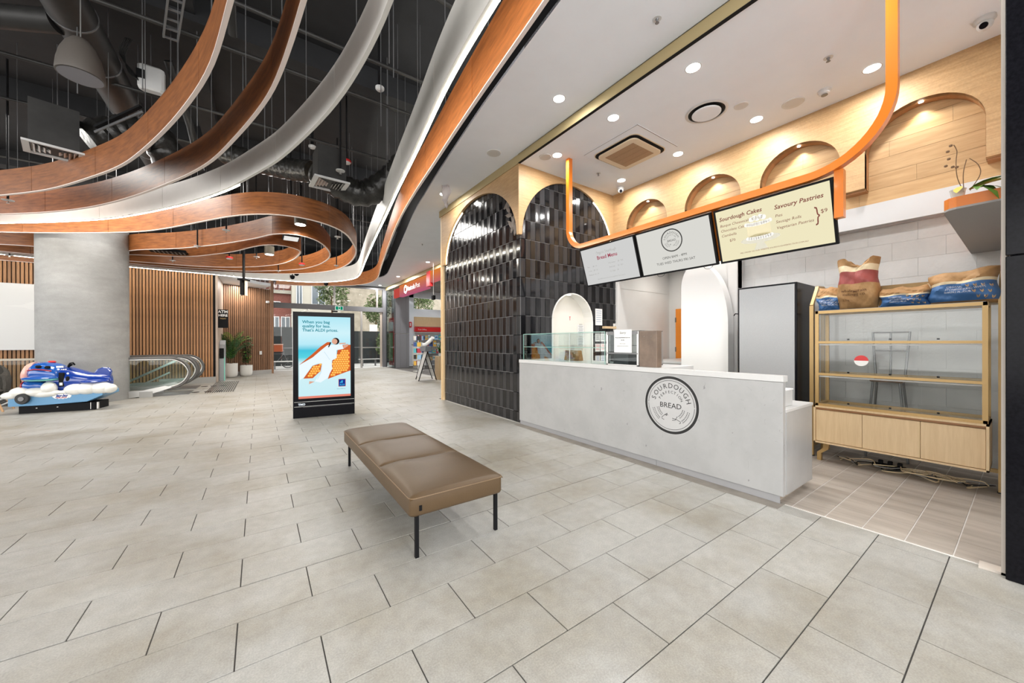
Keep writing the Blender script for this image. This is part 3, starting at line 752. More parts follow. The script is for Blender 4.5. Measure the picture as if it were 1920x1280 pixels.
RIB['R7'] = [(-4.07,16.59),(-3.59,15.97),(-3.0,15.61),(-2.34,15.36),(-1.71,14.98),(-1.25,14.42),(-0.61,13.51),(-0.19,12.64),(0.18,12.03),(0.36,11.85),(0.64,11.86),(0.84,12.0),(1.02,12.25),(1.04,12.42),(1.01,13.04),(0.97,13.51),(0.82,14.17),(0.6,14.77),(0.23,15.33),(-0.25,15.9),(-1.23,16.59),(-2.14,16.85),(-2.77,16.87),(-3.26,16.94),(-3.81,16.93),(-4.07,16.59)]
RIB['R4'] = [(1.5,1.94),(1.5,2.17),(1.51,2.44),(1.53,2.75),(1.56,3.12),(1.59,3.52),(1.7,4.24),(1.84,5.26),(1.96,6.22),(2.17,7.72),(2.46,9.86),(2.87,12.68),(3.21,14.92),(3.31,16.05),(3.19,16.65),(2.7,17.64),(2.12,18.15),(1.49,18.46),(0.75,18.46),(-0.02,18.6),(-0.84,18.47),(-1.59,18.29),(-2.56,18.31),(-3.5,18.19),(-4.62,18.05),(-5.5,17.99),(-6.37,17.74),(-7.24,17.58)]
RIB['R8'] = [(1.85,1.69),(1.88,1.91),(1.91,2.16),(1.93,2.33),(1.95,2.58),(1.97,2.88),(2.01,3.26),(2.05,3.64),(2.11,4.24),(2.21,5.07),(2.38,6.57),(2.61,8.12),(3.0,10.18),(3.61,13.21),(4.06,15.31),(4.18,16.31),(4.16,17.11),(3.89,17.99),(3.43,18.61),(2.64,19.14),(1.59,19.77),(0.69,19.88)]
RIB['R8b'] = [(-4.91,19.2),(-5.83,19.07),(-6.84,19.06),(-7.81,18.96)]
FS = .94   # the ribbons hang at 4.04 m
RIB['R6'][3] = (-4.03, 16.2)
RIB['R8'] = [(x - .035, y) for x, y in RIB['R8']]
for k_ in RIB: RIB[k_] = [(x * FS, y * FS) for x, y in RIB[k_]]
# the R5/R6 loops are closed outside the picture on the left
def ribbon(key, name, label, z0, z1, m_face, closed=False, plen=1.75, thick=.030, led=None, rods=True, edge=M_redge, face2=None, it=4):
    pts = smooth_path(spline(RIB[key], .16, closed), it)
    z0 = 1.5 + (z0 - 1.5) * FS; z1 = 1.5 + (z1 - 1.5) * FS
    root = thing(name, label, 'ceiling ribbon', (pts[len(pts) // 2].x, pts[len(pts) // 2].y, z0), 'curved ribbons under the black soffit')
    n = len(pts); nor = []
    for i in range(n):
        d = (pts[min(i + 1, n - 1)] - pts[max(i - 1, 0)]); d = Vector((d.x, d.y)).normalized(); nor.append(Vector((d.y, -d.x)))
    acc = [0]
    for i in range(1, n): acc.append(acc[-1] + (pts[i] - pts[i - 1]).length)
    i = 0; zb = z0 + .012
    while i < n - 1:
        j = i + 1
        while j < n - 1 and acc[j] - acc[i] < plen: j += 1
        if n - 1 - j < 3: j = n - 1
        vs = []; uv = []; fq = []
        g = .008
        for k in range(i, j + 1):
            p = pts[k].xy; t = Vector((-nor[k].y, nor[k].x))
            if k == i: p = p + t * g * (1 if (pts[k + 1].xy - pts[k].xy).dot(t) > 0 else -1)
            for s, z in ((-1, zb), (1, zb), (1, z1), (-1, z1)):
                q = p + nor[k] * s * thick / 2; vs.append((q.x, q.y, z)); uv.append((acc[k], z))
        for k in range(j - i):
            for s in range(4): fq.append((4 * k + s, 4 * k + (s + 1) % 4, 4 * k + 4 + (s + 1) % 4, 4 * k + 4 + s))
        e = 4 * (j - i); fq += [(3, 2, 1, 0), (e, e + 1, e + 2, e + 3)]
        t = MB(); t.add(vs, fq); o = t.build('panel', m_face, root)
        ul = o.data.uv_layers.new(name='UVMap')
        for lp in o.data.loops: ul.data[lp.index].uv = uv[lp.vertex_index]
        for q in o.data.polygons: q.use_smooth = True
        o.data.set_sharp_from_angle(angle=RAD(40))
        i = j
    # pale bottom edge
    t = MB(); vs = []; fq = []
    for k in range(n):
        for s, z in ((-1, z0), (1, z0), (1, zb), (-1, zb)):
            q = pts[k].xy + nor[k] * s * (thick / 2 + .003); vs.append((q.x, q.y, z))
    for k in range(n - 1):
        for s in range(4): fq.append((4 * k + s, 4 * k + (s + 1) % 4, 4 * k + 4 + (s + 1) % 4, 4 * k + 4 + s))
    fq += [(3, 2, 1, 0), tuple(4 * (n - 1) + s for s in range(4))]
    t.add(vs, fq); t.build('bottom_edge', edge, root)
    if led:
        side, a0, a1, wd, st = led
        t = MB(); vs = []; fq = []; ks = [k for k in range(n) if a0 <= k / (n - 1) <= a1]
        for k in ks:
            c = pts[k].xy + nor[k] * side * (thick / 2 + wd / 2 + .004)
            for s, z in ((-1, z0 - .004), (1, z0 - .004), (1, z0 + .03), (-1, z0 + .03)):
                q = c + nor[k] * s * wd / 2; vs.append((q.x, q.y, z))
        for k in range(len(ks) - 1):
            for s in range(4): fq.append((4 * k + s, 4 * k + (s + 1) % 4, 4 * k + 4 + (s + 1) % 4, 4 * k + 4 + s))
        t.add(vs, fq); t.build('light_strip', st, root)
    if rods:
        s_ = 0
        for k in range(n):
            if acc[k] >= s_:
                s_ += 1.3
                t = MB(); t.tube([(pts[k].x, pts[k].y, z1 - .02), (pts[k].x, pts[k].y, 6.6)], .004, 4); t.build('suspension_rod', M_dsteel, root)
    return root
ribbon('R1', 'curved_ribbon', 'timber ceiling ribbon at top left, innermost and nearest the big duct', 4.2, 4.66, M_rwood)
ribbon('R2', 'curved_ribbon', 'second timber ceiling ribbon from the top left corner', 4.2, 4.66, M_rwood)
ribbon('R3', 'curved_ribbon', 'pale grey ceiling ribbon at left with a light strip on its left half', 4.2, 4.63, M_rwhite, led=(1, .345, 1, .026, M_led), edge=M_rwhite)
ribbon('R5', 'curved_ribbon', 'outermost looped timber ribbon over the concrete column', 4.2, 4.67, M_rwood)
ribbon('R6', 'curved_ribbon', 'middle looped timber ribbon beyond the concrete column', 4.2, 4.67, M_rwood)
ribbon('R7', 'curved_ribbon', 'smallest innermost looped timber ribbon', 4.2, 4.67, M_rwood, it=2)
ribbon('R4', 'curved_ribbon', 'long pale grey ceiling ribbon with a bright light strip down the centre', 4.2, 4.77, M_rwhite, led=(1, 0, 1, .03, M_led), edge=M_rwhite, it=10)
ribbon('R8', 'curved_ribbon', 'outermost timber ribbon running beside the white ceiling', 4.2, 4.77, M_rwood, it=8)
ribbon('R8b', 'curved_ribbon', 'short far timber ribbon above the slats left of the column', 4.2, 4.77, M_rwood, it=0)

# ================================================================== THINGS IN THE BLACK CEILING VOID
def pipe(pts, r, label, m_=M_duct, name='sprinkler_pipe', cat='pipe', group=None, n=8):
    o = MB().tube(pts, r, n).build(name, m_, smooth=True); tag(o, label, cat, group); return o
GP = 'black sprinkler pipes under the soffit'
for y, xa, xb, l_ in ((4.15, -3, 2.6, 'thin black sprinkler pipe crossing at the very top of the picture'), (5.62, -3, 3.2, 'black sprinkler pipe crossing between the two grey ribbons'),
                  (6.55, -5, 3.4, 'black sprinkler pipe just beyond the smoke detector'), (8.5, -7, 3.2, 'black sprinkler pipe crossing over the large round duct'),
                  (10.05, -9, 3.4, 'black sprinkler pipe behind the bell shaped speaker'), (13.2, -9, 4.0, 'far black sprinkler pipe above the looped ribbons')):
    pipe([(xa, y, 5.7), (xb, y, 5.7)], .028, l_, group=GP)
d = thing('round_duct', 'large round dark metal ventilation duct running away at top left', 'duct', (-2.05, 8, 5.6))
MB().tube([(-2.02, 4.5, 5.9), (-2.02, 16, 5.9)], .24, 24).build('duct_body', M_duct, d, smooth=True)
for y in (5.6, 7.3, 8.3, 9.6, 11.4, 13.2):
    MB().tube([(-2.02, y - .012, 5.9), (-2.02, y + .012, 5.9)], .250, 24).build('duct_joint', M_dsteel, d)
MB().tube([(-2.2, 7.45, 5.8), (-2.9, 7.75, 5.75), (-4.5, 8.1, 5.75)], .14, 16).build('branch_duct', M_duct, d, smooth=True)
pipe([(-4.5, 8.9, 5.6), (-3.5, 8.75, 5.7), (-3.2, 8.4, 5.9)], .13, 'short dark duct elbow at the top left corner', name='duct_elbow', cat='duct', n=14)
pipe([(-.28, 5.2, 6.4), (-.28, 5.9, 5.9), (-.28, 6.3, 5.75)], .055, 'dark drain pipe dropping between the first two ribbons', name='drain_pipe', n=12)
pipe([(-1.25, 8.4, 6.3), (-1.05, 9.1, 5.6), (-.95, 9.6, 5.0)], .06, 'slanting dark pipe between the timber ribbons', name='slanting_pipe', n=12)
def diffuser(cx, cy, z, sx, sy, rot, label, hb=.62, bsx=.8):
    t = thing('air_diffuser', label, 'air vent', (cx, cy, z), 'louvred air diffusers hung in the void')
    c, s = cos(rot), sin(rot)
    def T(mb):
        mb.v = [(cx + x * c - y * s, cy + x * s + y * c, zz) for x, y, zz in mb.v]; return mb
    m = MB(); f = .035
    m.box(-sx, sx, -sy, -sy + f, z, z + .03); m.box(-sx, sx, sy - f, sy, z, z + .03)
    m.box(-sx, -sx + .07, -sy + f, sy - f, z, z + .03); m.box(sx - .07, sx, -sy + f, sy - f, z, z + .03); T(m).build('frame', M_white, t)
    m = MB(); m.box(-sx * bsx, sx * bsx, -sy * .85, sy * .85, z + .03, z + hb); T(m).build('plenum_box', M_duct, t)
    for i in range(1, 6):
        a = sx * (1 - i / 6.2) - .02; b_ = sy * (1 - i / 7.5) - .01
        for sg in (-1, 1):
            m = MB(); x = sg * a
            m.add([(x, -b_, z + .002), (x + sg * .035, -b_, z + .03), (x + sg * .035, b_, z + .03), (x, b_, z + .002), (x + sg * .006, -b_, z + .002), (x + sg * .041, -b_, z + .03), (x + sg * .041, b_, z + .03), (x + sg * .006, b_, z + .002)],
                  [(0, 1, 2, 3), (7, 6, 5, 4), (0, 3, 7, 4), (1, 5, 6, 2), (0, 4, 5, 1), (3, 2, 6, 7)]); T(m).build('louvre', M_steel, t)
    return t
diffuser(-2.54, 8.52, 4.4, .30, .26, RAD(16), 'white framed air diffuser below a dark box at upper left', .66)
diffuser(1.075, 7.40, 4.4, .29, .29, RAD(3), 'white framed air diffuser in the middle, joined to a wrinkled foil duct', .60)
def foil(pts, r, label):
    p = spline(pts, .05); rr = [r * (1 + .07 * sin(i * 2.1) + .05 * random.random()) for i in range(len(p))]
    o = MB().tube(p, rr, 22).build('flexible_duct', M_foil, smooth=True); tag(o, label, 'duct', 'wrinkled black foil ducts')
foil([(.95, 7.95, 4.85), (1.35, 7.72, 4.55), (1.75, 7.6, 4.48), (2.15, 7.35, 4.75), (2.45, 7.1, 5.15)], .24, 'wrinkled black foil duct curving right from the middle diffuser')
foil([(.9, 8.3, 4.95), (.5, 8.8, 5.1), (.0, 9.3, 5.3), (-.6, 9.7, 5.5)], .20, 'wrinkled black foil duct going left behind the grey ribbon')
foil([(-2.3, 8.9, 4.85), (-1.9, 9.0, 5.15), (-1.5, 9.1, 5.2), (-1.35, 9.3, 4.9)], .26, 'wrinkled black foil duct behind the upper left diffuser')
# bell shaped pendant speaker
bx, by, bz = -1.60, 6.0, 4.44
t = thing('pendant_speaker', 'grey bell shaped pendant speaker hanging at upper left', 'speaker', (bx, by, bz))
MB().lathe((bx, by, bz), [(.185, 0), (.188, .03), (.18, .12), (.155, .24), (.115, .34), (.07, .40), (.02, .43)], 28).build('shell', mat('speaker_taupe', (.10, .088, .078), .5), t, smooth=True)
MB().lathe((bx, by, bz), [(.172, -.004), (.12, .012), (.06, .02), (.01, .022)], 28).build('grille', mat('speaker_grille', (.22, .22, .24), .4, .4), t, smooth=True)
MB().tube([(bx, by, bz + .42), (bx, by, 6.6)], .006, 5).build('suspension_cable', M_steel, t)
# white junction box
t = thing('junction_box', 'white equipment box with black cables hanging beside the large duct', 'equipment box', (-1.45, 8.34, 5.65))
MB().bbox(-1.60, -1.28, 8.25, 8.42, 5.66, 6.06, .03).build('housing', M_white, t)
MB().box(-1.60, -1.50, 8.2, 8.26, 5.80, 5.92).build('socket', M_black, t)
for k in range(5):
    MB().tube(spline([(-1.66 - .02 * k, 8.3, 6.4), (-1.74 - .015 * k, 8.3, 6.1), (-1.70 + .02 * k, 8.3, 5.85), (-1.58, 8.25, 5.75)], .08), .007, 4).build('cable', M_rubber, t)
MB().tube([(-1.45, 8.34, 6.05), (-1.45, 8.34, 6.6)], .006, 4).build('hanger', M_dsteel, t)
# cable tray and track
t = thing('cable_tray', 'black ladder cable tray slanting down between the top left ribbons', 'cable tray', (-.8, 6.2, 5.6))
for dx in (-.07, .07):
    MB().sweep([(-.67 + dx, 5.3, 5.75), (-.96 + dx, 6.63, 5.6)], .02, .05).build('side_rail', M_dsteel, t)
for k in range(9):
    f_ = k / 8; x = -.67 - .29 * f_; y = 5.3 + 1.33 * f_; MB().box(x - .07, x + .07, y - .012, y + .012, 5.74 - .15 * f_, 5.76 - .15 * f_).build('rung', M_dsteel, t)
for s_, l_ in (((-2.02, 8.12, 4.70), (-1.43, 7.72, 5.11)),):
    pass
t = thing('lighting_track', 'short black lighting track slanting below the large round duct', 'track', (-1.7, 7.9, 4.9))
MB().sweep([(-2.02, 8.12, 4.78), (-1.46, 7.74, 5.10)], .05, .03).build('track_rail', M_black, t)
MB().sweep([(-2.04, 8.16, 4.72), (-1.44, 7.76, 5.04)], .015, .03).build('track_lip', M_dsteel, t)
# hanging rods
GR = 'threaded rods hanging from the black soffit'
rods = [(-1.95, 7.2), (-1.3, 7.0), (-1.1, 7.6), (-.75, 7.2), (-.2, 7.4), (.1, 7.9), (.35, 6.7), (1.35, 4.6), (1.45, 4.75), (1.6, 5.9), (1.9, 6.6), (1.95, 6.75), (-3.0, 8.3), (-2.8, 9.5), (.9, 9.9), (1.2, 10.2), (1.5, 10.6), (.2, 10.4), (-.3, 10.9), (.6, 10.8), (2.0, 10.1), (2.3, 11.4)]
for x, y in rods:
    z = random.uniform(4.75, 5.0)
    tag(MB().tube([(x, y, z), (x, y, 6.6)], .007, 5).build('hanging_rod', M_dsteel), 'thin dark threaded rod hanging down from the black soffit among the ribbons', 'rod', GR)
# black drop pipes with sprinkler heads
def drop(x, y, z, label, col_=None, group='sprinkler and detector drops', plate=True, zt=6.6, r=.016, name='sprinkler_drop', pr=.075):
    t = thing(name, label, 'sprinkler' if name == 'sprinkler_drop' else 'detector', (x, y, z), group)
    MB().tube([(x, y, z + .03), (x, y, zt)], r, 8).build('drop_pipe', M_black, t)
    if plate:
        MB().cyl((x, y), pr, z + .02, z + .03, 16).build('cover_plate', col_ or M_white, t)
        MB().lathe((x, y, z - .03), [(.022, 0), (.012, .012), (.012, .04), (.02, .05)], 10).build('sprinkler_head', M_steel, t)
    return t
for x, y, z, l_ in ((1.194, 7.0, 4.52, 'sprinkler with a square-looking white plate beside the middle air diffuser'), (-.60, 10.5, 4.05, 'sprinkler drop in front of the second looped ribbon near the column'),
                (-1.30, 12.4, 4.0, 'dark sprinkler drop low over the slat wall, left of the hanging sign'), (-2.15, 15.0, 4.0, 'sprinkler drop nearest the right edge of the concrete column'), (-.05, 13.0, 4.0, 'sprinkler drop with white plate inside the smallest loop'),
                (.57, 15.1, 4.0, 'sprinkler drop with white plate at the lower edge of the loops'), (2.09, 13.0, 4.0, 'sprinkler drop with white plate inside the outermost loop'), (1.62, 9.9, 4.12, 'white plated sprinkler drop behind the rim of the middle loop'),
                (-3.68, 10.5, 4.05, 'white plated sprinkler drop under the ribbons at the left edge'), (-5.83, 16.7, 4.0, 'white plated sprinkler drop above the white hoarding')):
    drop(x, y, z, l_)
for x, y, z, l_ in ((1.50, 8.1, 5.20, 'red and white detector above the middle air diffuser'), (-.72, 13.8, 4.02, 'small red detector drop left of the smallest loop light'), (1.15, 13.5, 4.0, 'small red detector drop between the smallest and middle loops')):
    t = thing('smoke_detector', l_, 'detector', (x, y, z), 'red and white detectors on drop pipes')
    MB().tube([(x, y, z + .07), (x, y, 6.6)], .016, 8).build('drop_pipe', M_black, t)
    MB().lathe((x, y, z), [(.085, .025), (.092, .045), (.08, .075), (.03, .09)], 18).build('red_base', M_red, t, smooth=True)
    MB().lathe((x, y, z), [(.05, 0), (.07, .008), (.082, .026)], 18).build('white_lens', M_white, t, smooth=True)
for x, y, l_ in ((1.65, 6.15, 'round white detector on the black soffit between the grey ribbons'), (.95, 8.8, 'small white detector left of the middle air diffuser box')):
    t = thing('smoke_detector', l_, 'detector', (x, y, 5.72), None)
    MB().lathe((x, y, 5.66), [(.05, 0), (.07, .02), (.07, .05), (.05, .06)], 16).build('detector_body', M_white, t, smooth=True)
    MB().tube([(x, y, 5.72), (x, y, 6.6)], .03, 8).build('mount', M_black, t)
# surface downlights in the loops
for x, y, z, r, l_ in ((.77, 9.37, 4.15, .12, 'lit cylinder downlight in the outer loop, the nearer one'), (.265, 13.05, 4.15, .125, 'lit cylinder downlight inside the smallest loop')):
    t = thing('cylinder_downlight', l_, 'ceiling light', (x, y, z), 'lit cylinder downlights in the loops')
    MB().cyl((x, y), r, z, z + .24, 24).build('housing', mat('downlight_olive', (.14, .13, .10), .5), t)
    MB().cyl((x, y), r * .86, z - .006, z, 24).build('lens', M_disc, t)
    MB().tube([(x, y, z + .24), (x, y, 6.6)], .014, 6).build('drop_pipe', M_black, t)
    lamp('AREA', (x, y, z - .012), 45, (1, .92, .8), .2)
t = thing('flood_light', 'flat white fronted flood light hanging in the middle loop', 'flood light', (.65, 10.3, 4.0), 'flat flood lights')
MB().bbox(.47, .83, 10.05, 10.5, 4.03, 4.09, .01).build('housing', M_black, t); MB().box(.50, .80, 10.08, 10.47, 4.022, 4.03).build('front_panel', mat('lamp_glass_white', (.8, .8, .8), .2, emit=.5), t)
MB().tube([(.65, 10.3, 4.09), (.65, 10.3, 6.6)], .02, 6).build('drop_pipe', M_black, t)
t = thing('flood_light', 'flat dark grilled flood light right of the concrete column', 'flood light', (-2.1, 14.0, 4.1), 'flat flood lights')
MB().bbox(-2.5, -1.7, 13.8, 14.25, 4.08, 4.15, .01).build('housing', M_black, t)
for k in range(8): MB().box(-2.4 + k * .09, -2.37 + k * .09, 13.84, 14.2, 4.07, 4.08).build('grille_bar', M_dsteel, t)
MB().tube([(-2.1, 14.0, 4.15), (-2.1, 14.0, 6.6)], .02, 6).build('drop_pipe', M_black, t)
for x, y, z, l_ in ((1.17, 15.85, 4.12, 'black dome camera just under the loop rims, the right one'), (1.08, 16.5, 4.08, 'black dome camera just under the loop rims, the left one'), (2.45, 17.9, 4.12, 'dark box camera under the far timber ribbon'), (3.43, 17.3, 4.15, 'dark camera under the light strip corner')):
    t = thing('security_camera', l_, 'camera', (x, y, z), 'black cameras near the far ribbons')
    MB().lathe((x, y, z), [(.03, -.09), (.07, -.06), (.085, 0), (.085, .05)], 14).build('dome', M_blackg, t, smooth=True)
    MB().tube([(x, y, z + .05), (x, y, 6.6)], .02, 6).build('mount', M_black, t)
# hanging blade sign seen edge-on
t = thing('hanging_sign', 'twin transparent blade sign seen edge-on on a black drop pole', 'hanging sign', (-.37, 13.7, 2.95))
MB().tube([(-.37, 13.68, 3.42), (-.37, 13.68, 6.6)], .035, 8).build('pole', M_black, t)
for s_ in (-1, 1):
    MB().xf if False else None
    c = Vector((-.37, 13.68)) + Vector((.82, -.57)) * s_ * .07; dv = Vector((-.57, -.82)).normalized()
    a = c - dv * .05; b_ = c + dv * .05
    m = MB(); m.sweep([(a.x, a.y, 3.19), (b_.x, b_.y, 3.19)], .02, .50); m.build('blade', mat('blade_acrylic', (.75, .66, .52), .15, spec=.8), t)
m = MB(); m.sweep([(-.30, 13.80, 3.42), (-.44, 13.56, 3.42)], .20, .05); m.sweep([(-.30, 13.80, 3.19), (-.44, 13.56, 3.19)], .05, .46); m.build('bracket', M_black, t)
# small things on the white ceilings
def downlight(x, y, z, label, grp):
    t = thing('recessed_downlight', label, 'ceiling light', (x, y, z), grp)
    m = MB(); ring2d(m, x, y, .078, .092, z - .003, 28); ring2d(m, x, y, .078, .092, z + .004, 28); m.build('trim_ring', M_white, t)
    MB().cyl((x, y), .078, z - .004, z + .004, 28).build('lens', M_disc, t)
lb = ['nearest the middle of the gold strip', 'left of the air conditioner', 'at the far end by the orange rail', 'right of the air conditioner, above the second niche', 'between the round vent and the third niche', 'right of all, above the fourth niche', 'in the far corner by the camera', 'out by the near end of the gold strip']
for (x, y), l_ in zip(SHOP_DL, lb): downlight(x, y, 4.8, 'round recessed downlight in the bakery ceiling ' + l_, 'recessed downlights over the bakery')
lb = ['left of the gold strip', 'just outside the far end of the tiled block', 'outside the post shop, nearest', 'outside the post shop, middle', 'nearest the entrance glazing', 'out by the granite pier']
for (x, y), l_ in zip(MALL_DL, lb):
    downlight(x, y, 4.95, 'round recessed downlight in the mall ceiling ' + l_, 'recessed downlights in the mall ceiling')
def ceil_disc(x, y, z, r, name, label, cat='ceiling speaker'):
    t = thing(name, label, cat, (x, y, z), 'round ceiling fittings')
    MB().lathe((x, y, z), [(r * .72, -.008), (r * .95, -.010), (r, -.003), (r, .004)], 24).build('rim', M_white, t, smooth=True)
    MB().cyl((x, y), r * .70, z - .0095, z - .006, 24).build('grille', mat('speaker_mesh', (.62, .61, .59), .7), t)
ceil_disc(3.52, 5.60, 4.95, .13, 'ceiling_speaker', 'round flush white speaker in the mall ceiling near the tiled block')
ceil_disc(6.07, 1.885, 4.8, .13, 'ceiling_speaker', 'round flush speaker between the fifth and sixth bakery downlights')
ceil_disc(5.54, 2.32, 4.8, .09, 'ceiling_speaker', 'small round fitting just right of the round air vent')
ceil_disc(4.19, 4.95, 4.8, .11, 'ceiling_speaker', 'round flush fitting at the foot of the gold strip by the oak hood')
def sprk(x, y, z, label):
    t = thing('ceiling_sprinkler', label, 'sprinkler', (x, y, z), 'flush sprinklers')
    MB().cyl((x, y), .045, z - .004, z + .002, 18).build('escutcheon', M_white, t)
    MB().lathe((x, y, z - .045), [(.022, 0), (.008, .006), (.012, .03), (.02, .042)], 10).build('sprinkler_head', M_dsteel, t)
sprk(3.50, 2.287, 4.95, 'flush sprinkler in the mall ceiling left of the gold strip'); sprk(5.442, 1.35, 4.8, 'flush sprinkler left of the orange rail\'s near drop'); sprk(5.459, 4.847, 4.8, 'flush sprinkler beyond the air conditioner'); sprk(4.7, 12.2, 4.95, 'flush sprinkler in the far mall ceiling')
t = thing('smoke_detector', 'round white smoke detector between the bakery speaker and the orange rail', 'detector', (6.12, 1.557, 4.8))
MB().lathe((6.118, 1.557, 4.745), [(.03, 0), (.055, .012), (.06, .035), (.075, .045), (.075, .055)], 20).build('detector_body', M_white, t, smooth=True); MB().cyl((6.118, 1.557), .035, 4.738, 4.746, 16).build('vent_slot', M_dsteel, t)
# bakery round vent
t = thing('round_air_vent', 'round white air vent with a black annular gap in the bakery ceiling', 'air vent', (5.28, 2.67, 4.8))
m = MB(); m.lathe((5.28, 2.67, 4.8), [(.262, .004), (.275, -.006), (.258, -.014), (.240, -.014), (.236, -.004)], 36, cap=False); m.build('outer_ring', M_white, t, smooth=True)
m = MB(); ring2d(m, 5.28, 2.67, .15, .24, 4.797, 36); m.build('gap', M_black, t)
MB().lathe((5.28, 2.67, 4.8), [(.17, -.036), (.188, -.030), (.188, -.022)], 36).build('centre_disc', M_ceil, t, smooth=False)
# ceiling cassette
t = thing('ceiling_air_conditioner', 'cream ceiling cassette air conditioner with a bronze mesh grille', 'air conditioner', (5.28, 3.99, 4.8))
MB().box(4.71, 5.80, 3.41, 4.52, 4.794, 4.80).build('surround_plate', M_ceil, t)
m = MB(); m.box(4.715, 4.72, 3.41, 4.52, 4.791, 4.795); m.box(4.71, 5.80, 3.412, 3.42, 4.791, 4.795); m.build('plate_joint', M_dsteel, t)
def rrect(x0, x1, y0, y1, r, n=7):
    out = []
    for cx, cy, a in ((x1 - r, y1 - r, 0), (x0 + r, y1 - r, pi / 2), (x0 + r, y0 + r, pi), (x1 - r, y0 + r, 3 * pi / 2)):
        out += [(cx + r * cos(a + pi / 2 * i / n), cy + r * sin(a + pi / 2 * i / n)) for i in range(n + 1)]
    return out
def slab_rr(x0, x1, y0, y1, r, z0, z1, name, m_, par):
    p = rrect(x0, x1, y0, y1, r); MB().rings([[(x, y, z0) for x, y in p], [(x, y, z1) for x, y in p]]).build(name, m_, par)
creamp = mat('cassette_cream', (.72, .60, .44), .5)
slab_rr(4.845, 5.755, 3.555, 4.465, .13, 4.786, 4.795, 'outlet_surround', creamp, t)
slab_rr(4.86, 5.74, 3.57, 4.45, .12, 4.780, 4.788, 'air_outlet_gap', M_black, t)
slab_rr(4.905, 5.695, 3.615, 4.405, .10, 4.750, 4.770, 'fascia', creamp, t)
mesh_m = mat('bronze_mesh', (.36, .23, .13), .7, var=.25, nscale=160)
for k in range(4):
    y0 = 3.72 + .15 * k; MB().box(5.02, 5.58, 3.73, 3.73, 4.755, 4.762)
    x0 = 5.02 + .142 * k
    MB().box(x0 + .002, x0 + .139, 3.72, 4.30, 4.745, 4.751).build('grille_panel', mesh_m, t)
# dome cameras
def dome(x, y, z, label, d_):
    t = thing('dome_camera', label, 'camera', (x, y, z), 'white dome cameras')
    MB().lathe((x, y, z), [(.075, 0), (.078, -.03), (.06, -.05)], 20).build('base', M_white, t, smooth=True)
    MB().ball((x, y, z - .065), .058, 16, 10).build('ball', M_white, t, smooth=True)
    dv = Vector(d_).normalized(); p = Vector((x, y, z - .07))
    MB().tube([p + dv * .03, p + dv * .065], .030, 14).build('lens', M_blackg, t)
dome(6.35, 5.02, 4.8, 'white dome camera in the far corner of the bakery ceiling', (-1, -.9, -.6)); dome(6.1, .27, 4.8, 'white dome camera near the black granite pier', (-1, .1, -.5))

t = thing('torn_plastic_sheet', 'pale torn plastic sheet hanging from the mall ceiling beside the outermost ribbon', 'sheet', (3.35, 7.4, 4.4))
m = MB(); vs = []; fq = []
for j in range(9):
    for i in range(6):
        v = j / 8; u = i / 5
        vs.append((3.30 + .16 * u * (1 - .4 * v) + .02 * sin(9 * v + 5 * u), 7.40 - .11 * u + .03 * sin(7 * v + 8 * u), 4.95 - .42 * v * (1 - .25 * sin(5 * u + 1))))
for j in range(8):
    for i in range(5): fq.append((6 * j + i, 6 * j + i + 1, 6 * j + i + 7, 6 * j + i + 6))
m.add(vs, fq); o = m.build('sheet', mat('plastic_pale', (.62, .56, .54), .35), t, smooth=True); md = o.modifiers.new('s', 'SOLIDIFY'); md.thickness = .003
t = thing('leaf_ornament', 'grey dried leaf spray fixed high on the front tiles near the oak corner', 'ornament', (3.95, 5.75, 3.9))
for (y, z, a, L_) in ((5.95, 4.12, 2.4, .24), (5.80, 4.10, 1.9, .26), (5.90, 3.98, 3.3, .22), (5.76, 4.0, .9, .22), (5.70, 3.92, 4.4, .30), (5.62, 3.9, 5.0, .32), (5.82, 3.86, 4.0, .26), (5.6, 3.78, 4.7, .26)):
    m = MB(); vs = []; n = 8
    for i in range(n + 1):
        q = i / n; w_ = .045 * math.sin(pi * q) ** .8
        cy, cz = y + cos(a) * L_ * q, z + sin(a) * L_ * q
        vs += [(3.985, cy - sin(a) * w_, cz + cos(a) * w_), (3.955, cy, cz), (3.985, cy + sin(a) * w_, cz - cos(a) * w_)]
    fq = []
    for i in range(n): fq += [(3 * i, 3 * i + 1, 3 * i + 4, 3 * i + 3), (3 * i + 1, 3 * i + 2, 3 * i + 5, 3 * i + 4)]
    m.add(vs, fq); m.build('leaf', mat('dried_leaf', (.20, .17, .15), .5) if 'dried_leaf' not in MATS else MATS['dried_leaf'], t)

# ================================================================== BAKERY COUNTER
ct = thing('service_counter', 'long white marbled bakery counter with a round black bread logo on its front', 'counter', (3.93, 1.3, 0))
MB().bbox(3.93, 3.96, 1.30, 5.395, .075, 1.125, .002).build('front_panel', M_count, ct)
m = MB(); m.prism([(3.925, 1.295), (4.03, 1.295), (4.03, 2.56), (4.72, 2.56), (4.72, 5.40), (3.925, 5.40)], 'z', 1.128, 1.185); m.build('counter_top', M_white, ct, bevel=.002)
MB().box(3.96, 4.02, 1.31, 2.6, .075, 1.128).build('upstand', M_white, ct)
MB().box(4.02, 4.70, 1.30, 1.33, .075, .84).build('end_panel', M_count, ct)
m = MB(); m.box(3.96, 3.985, 1.30, 1.31, .075, 1.128); m.build('end_edge', M_count, ct)
MB().bbox(4.0, 4.715, 1.295, 5.40, .84, .868, .002).build('worktop', M_white, ct)
MB().box(4.66, 4.69, 1.34, 5.38, .08, .84).build('rear_panel', M_white, ct)
for a, b_ in ((1.33, 2.6), (2.603, 3.97), (3.973, 5.39)):
    MB().box(3.945, 3.955, a, b_, .003, .072).build('kickboard', mat('kick_silver', (.33, .33, .34), .45), ct)
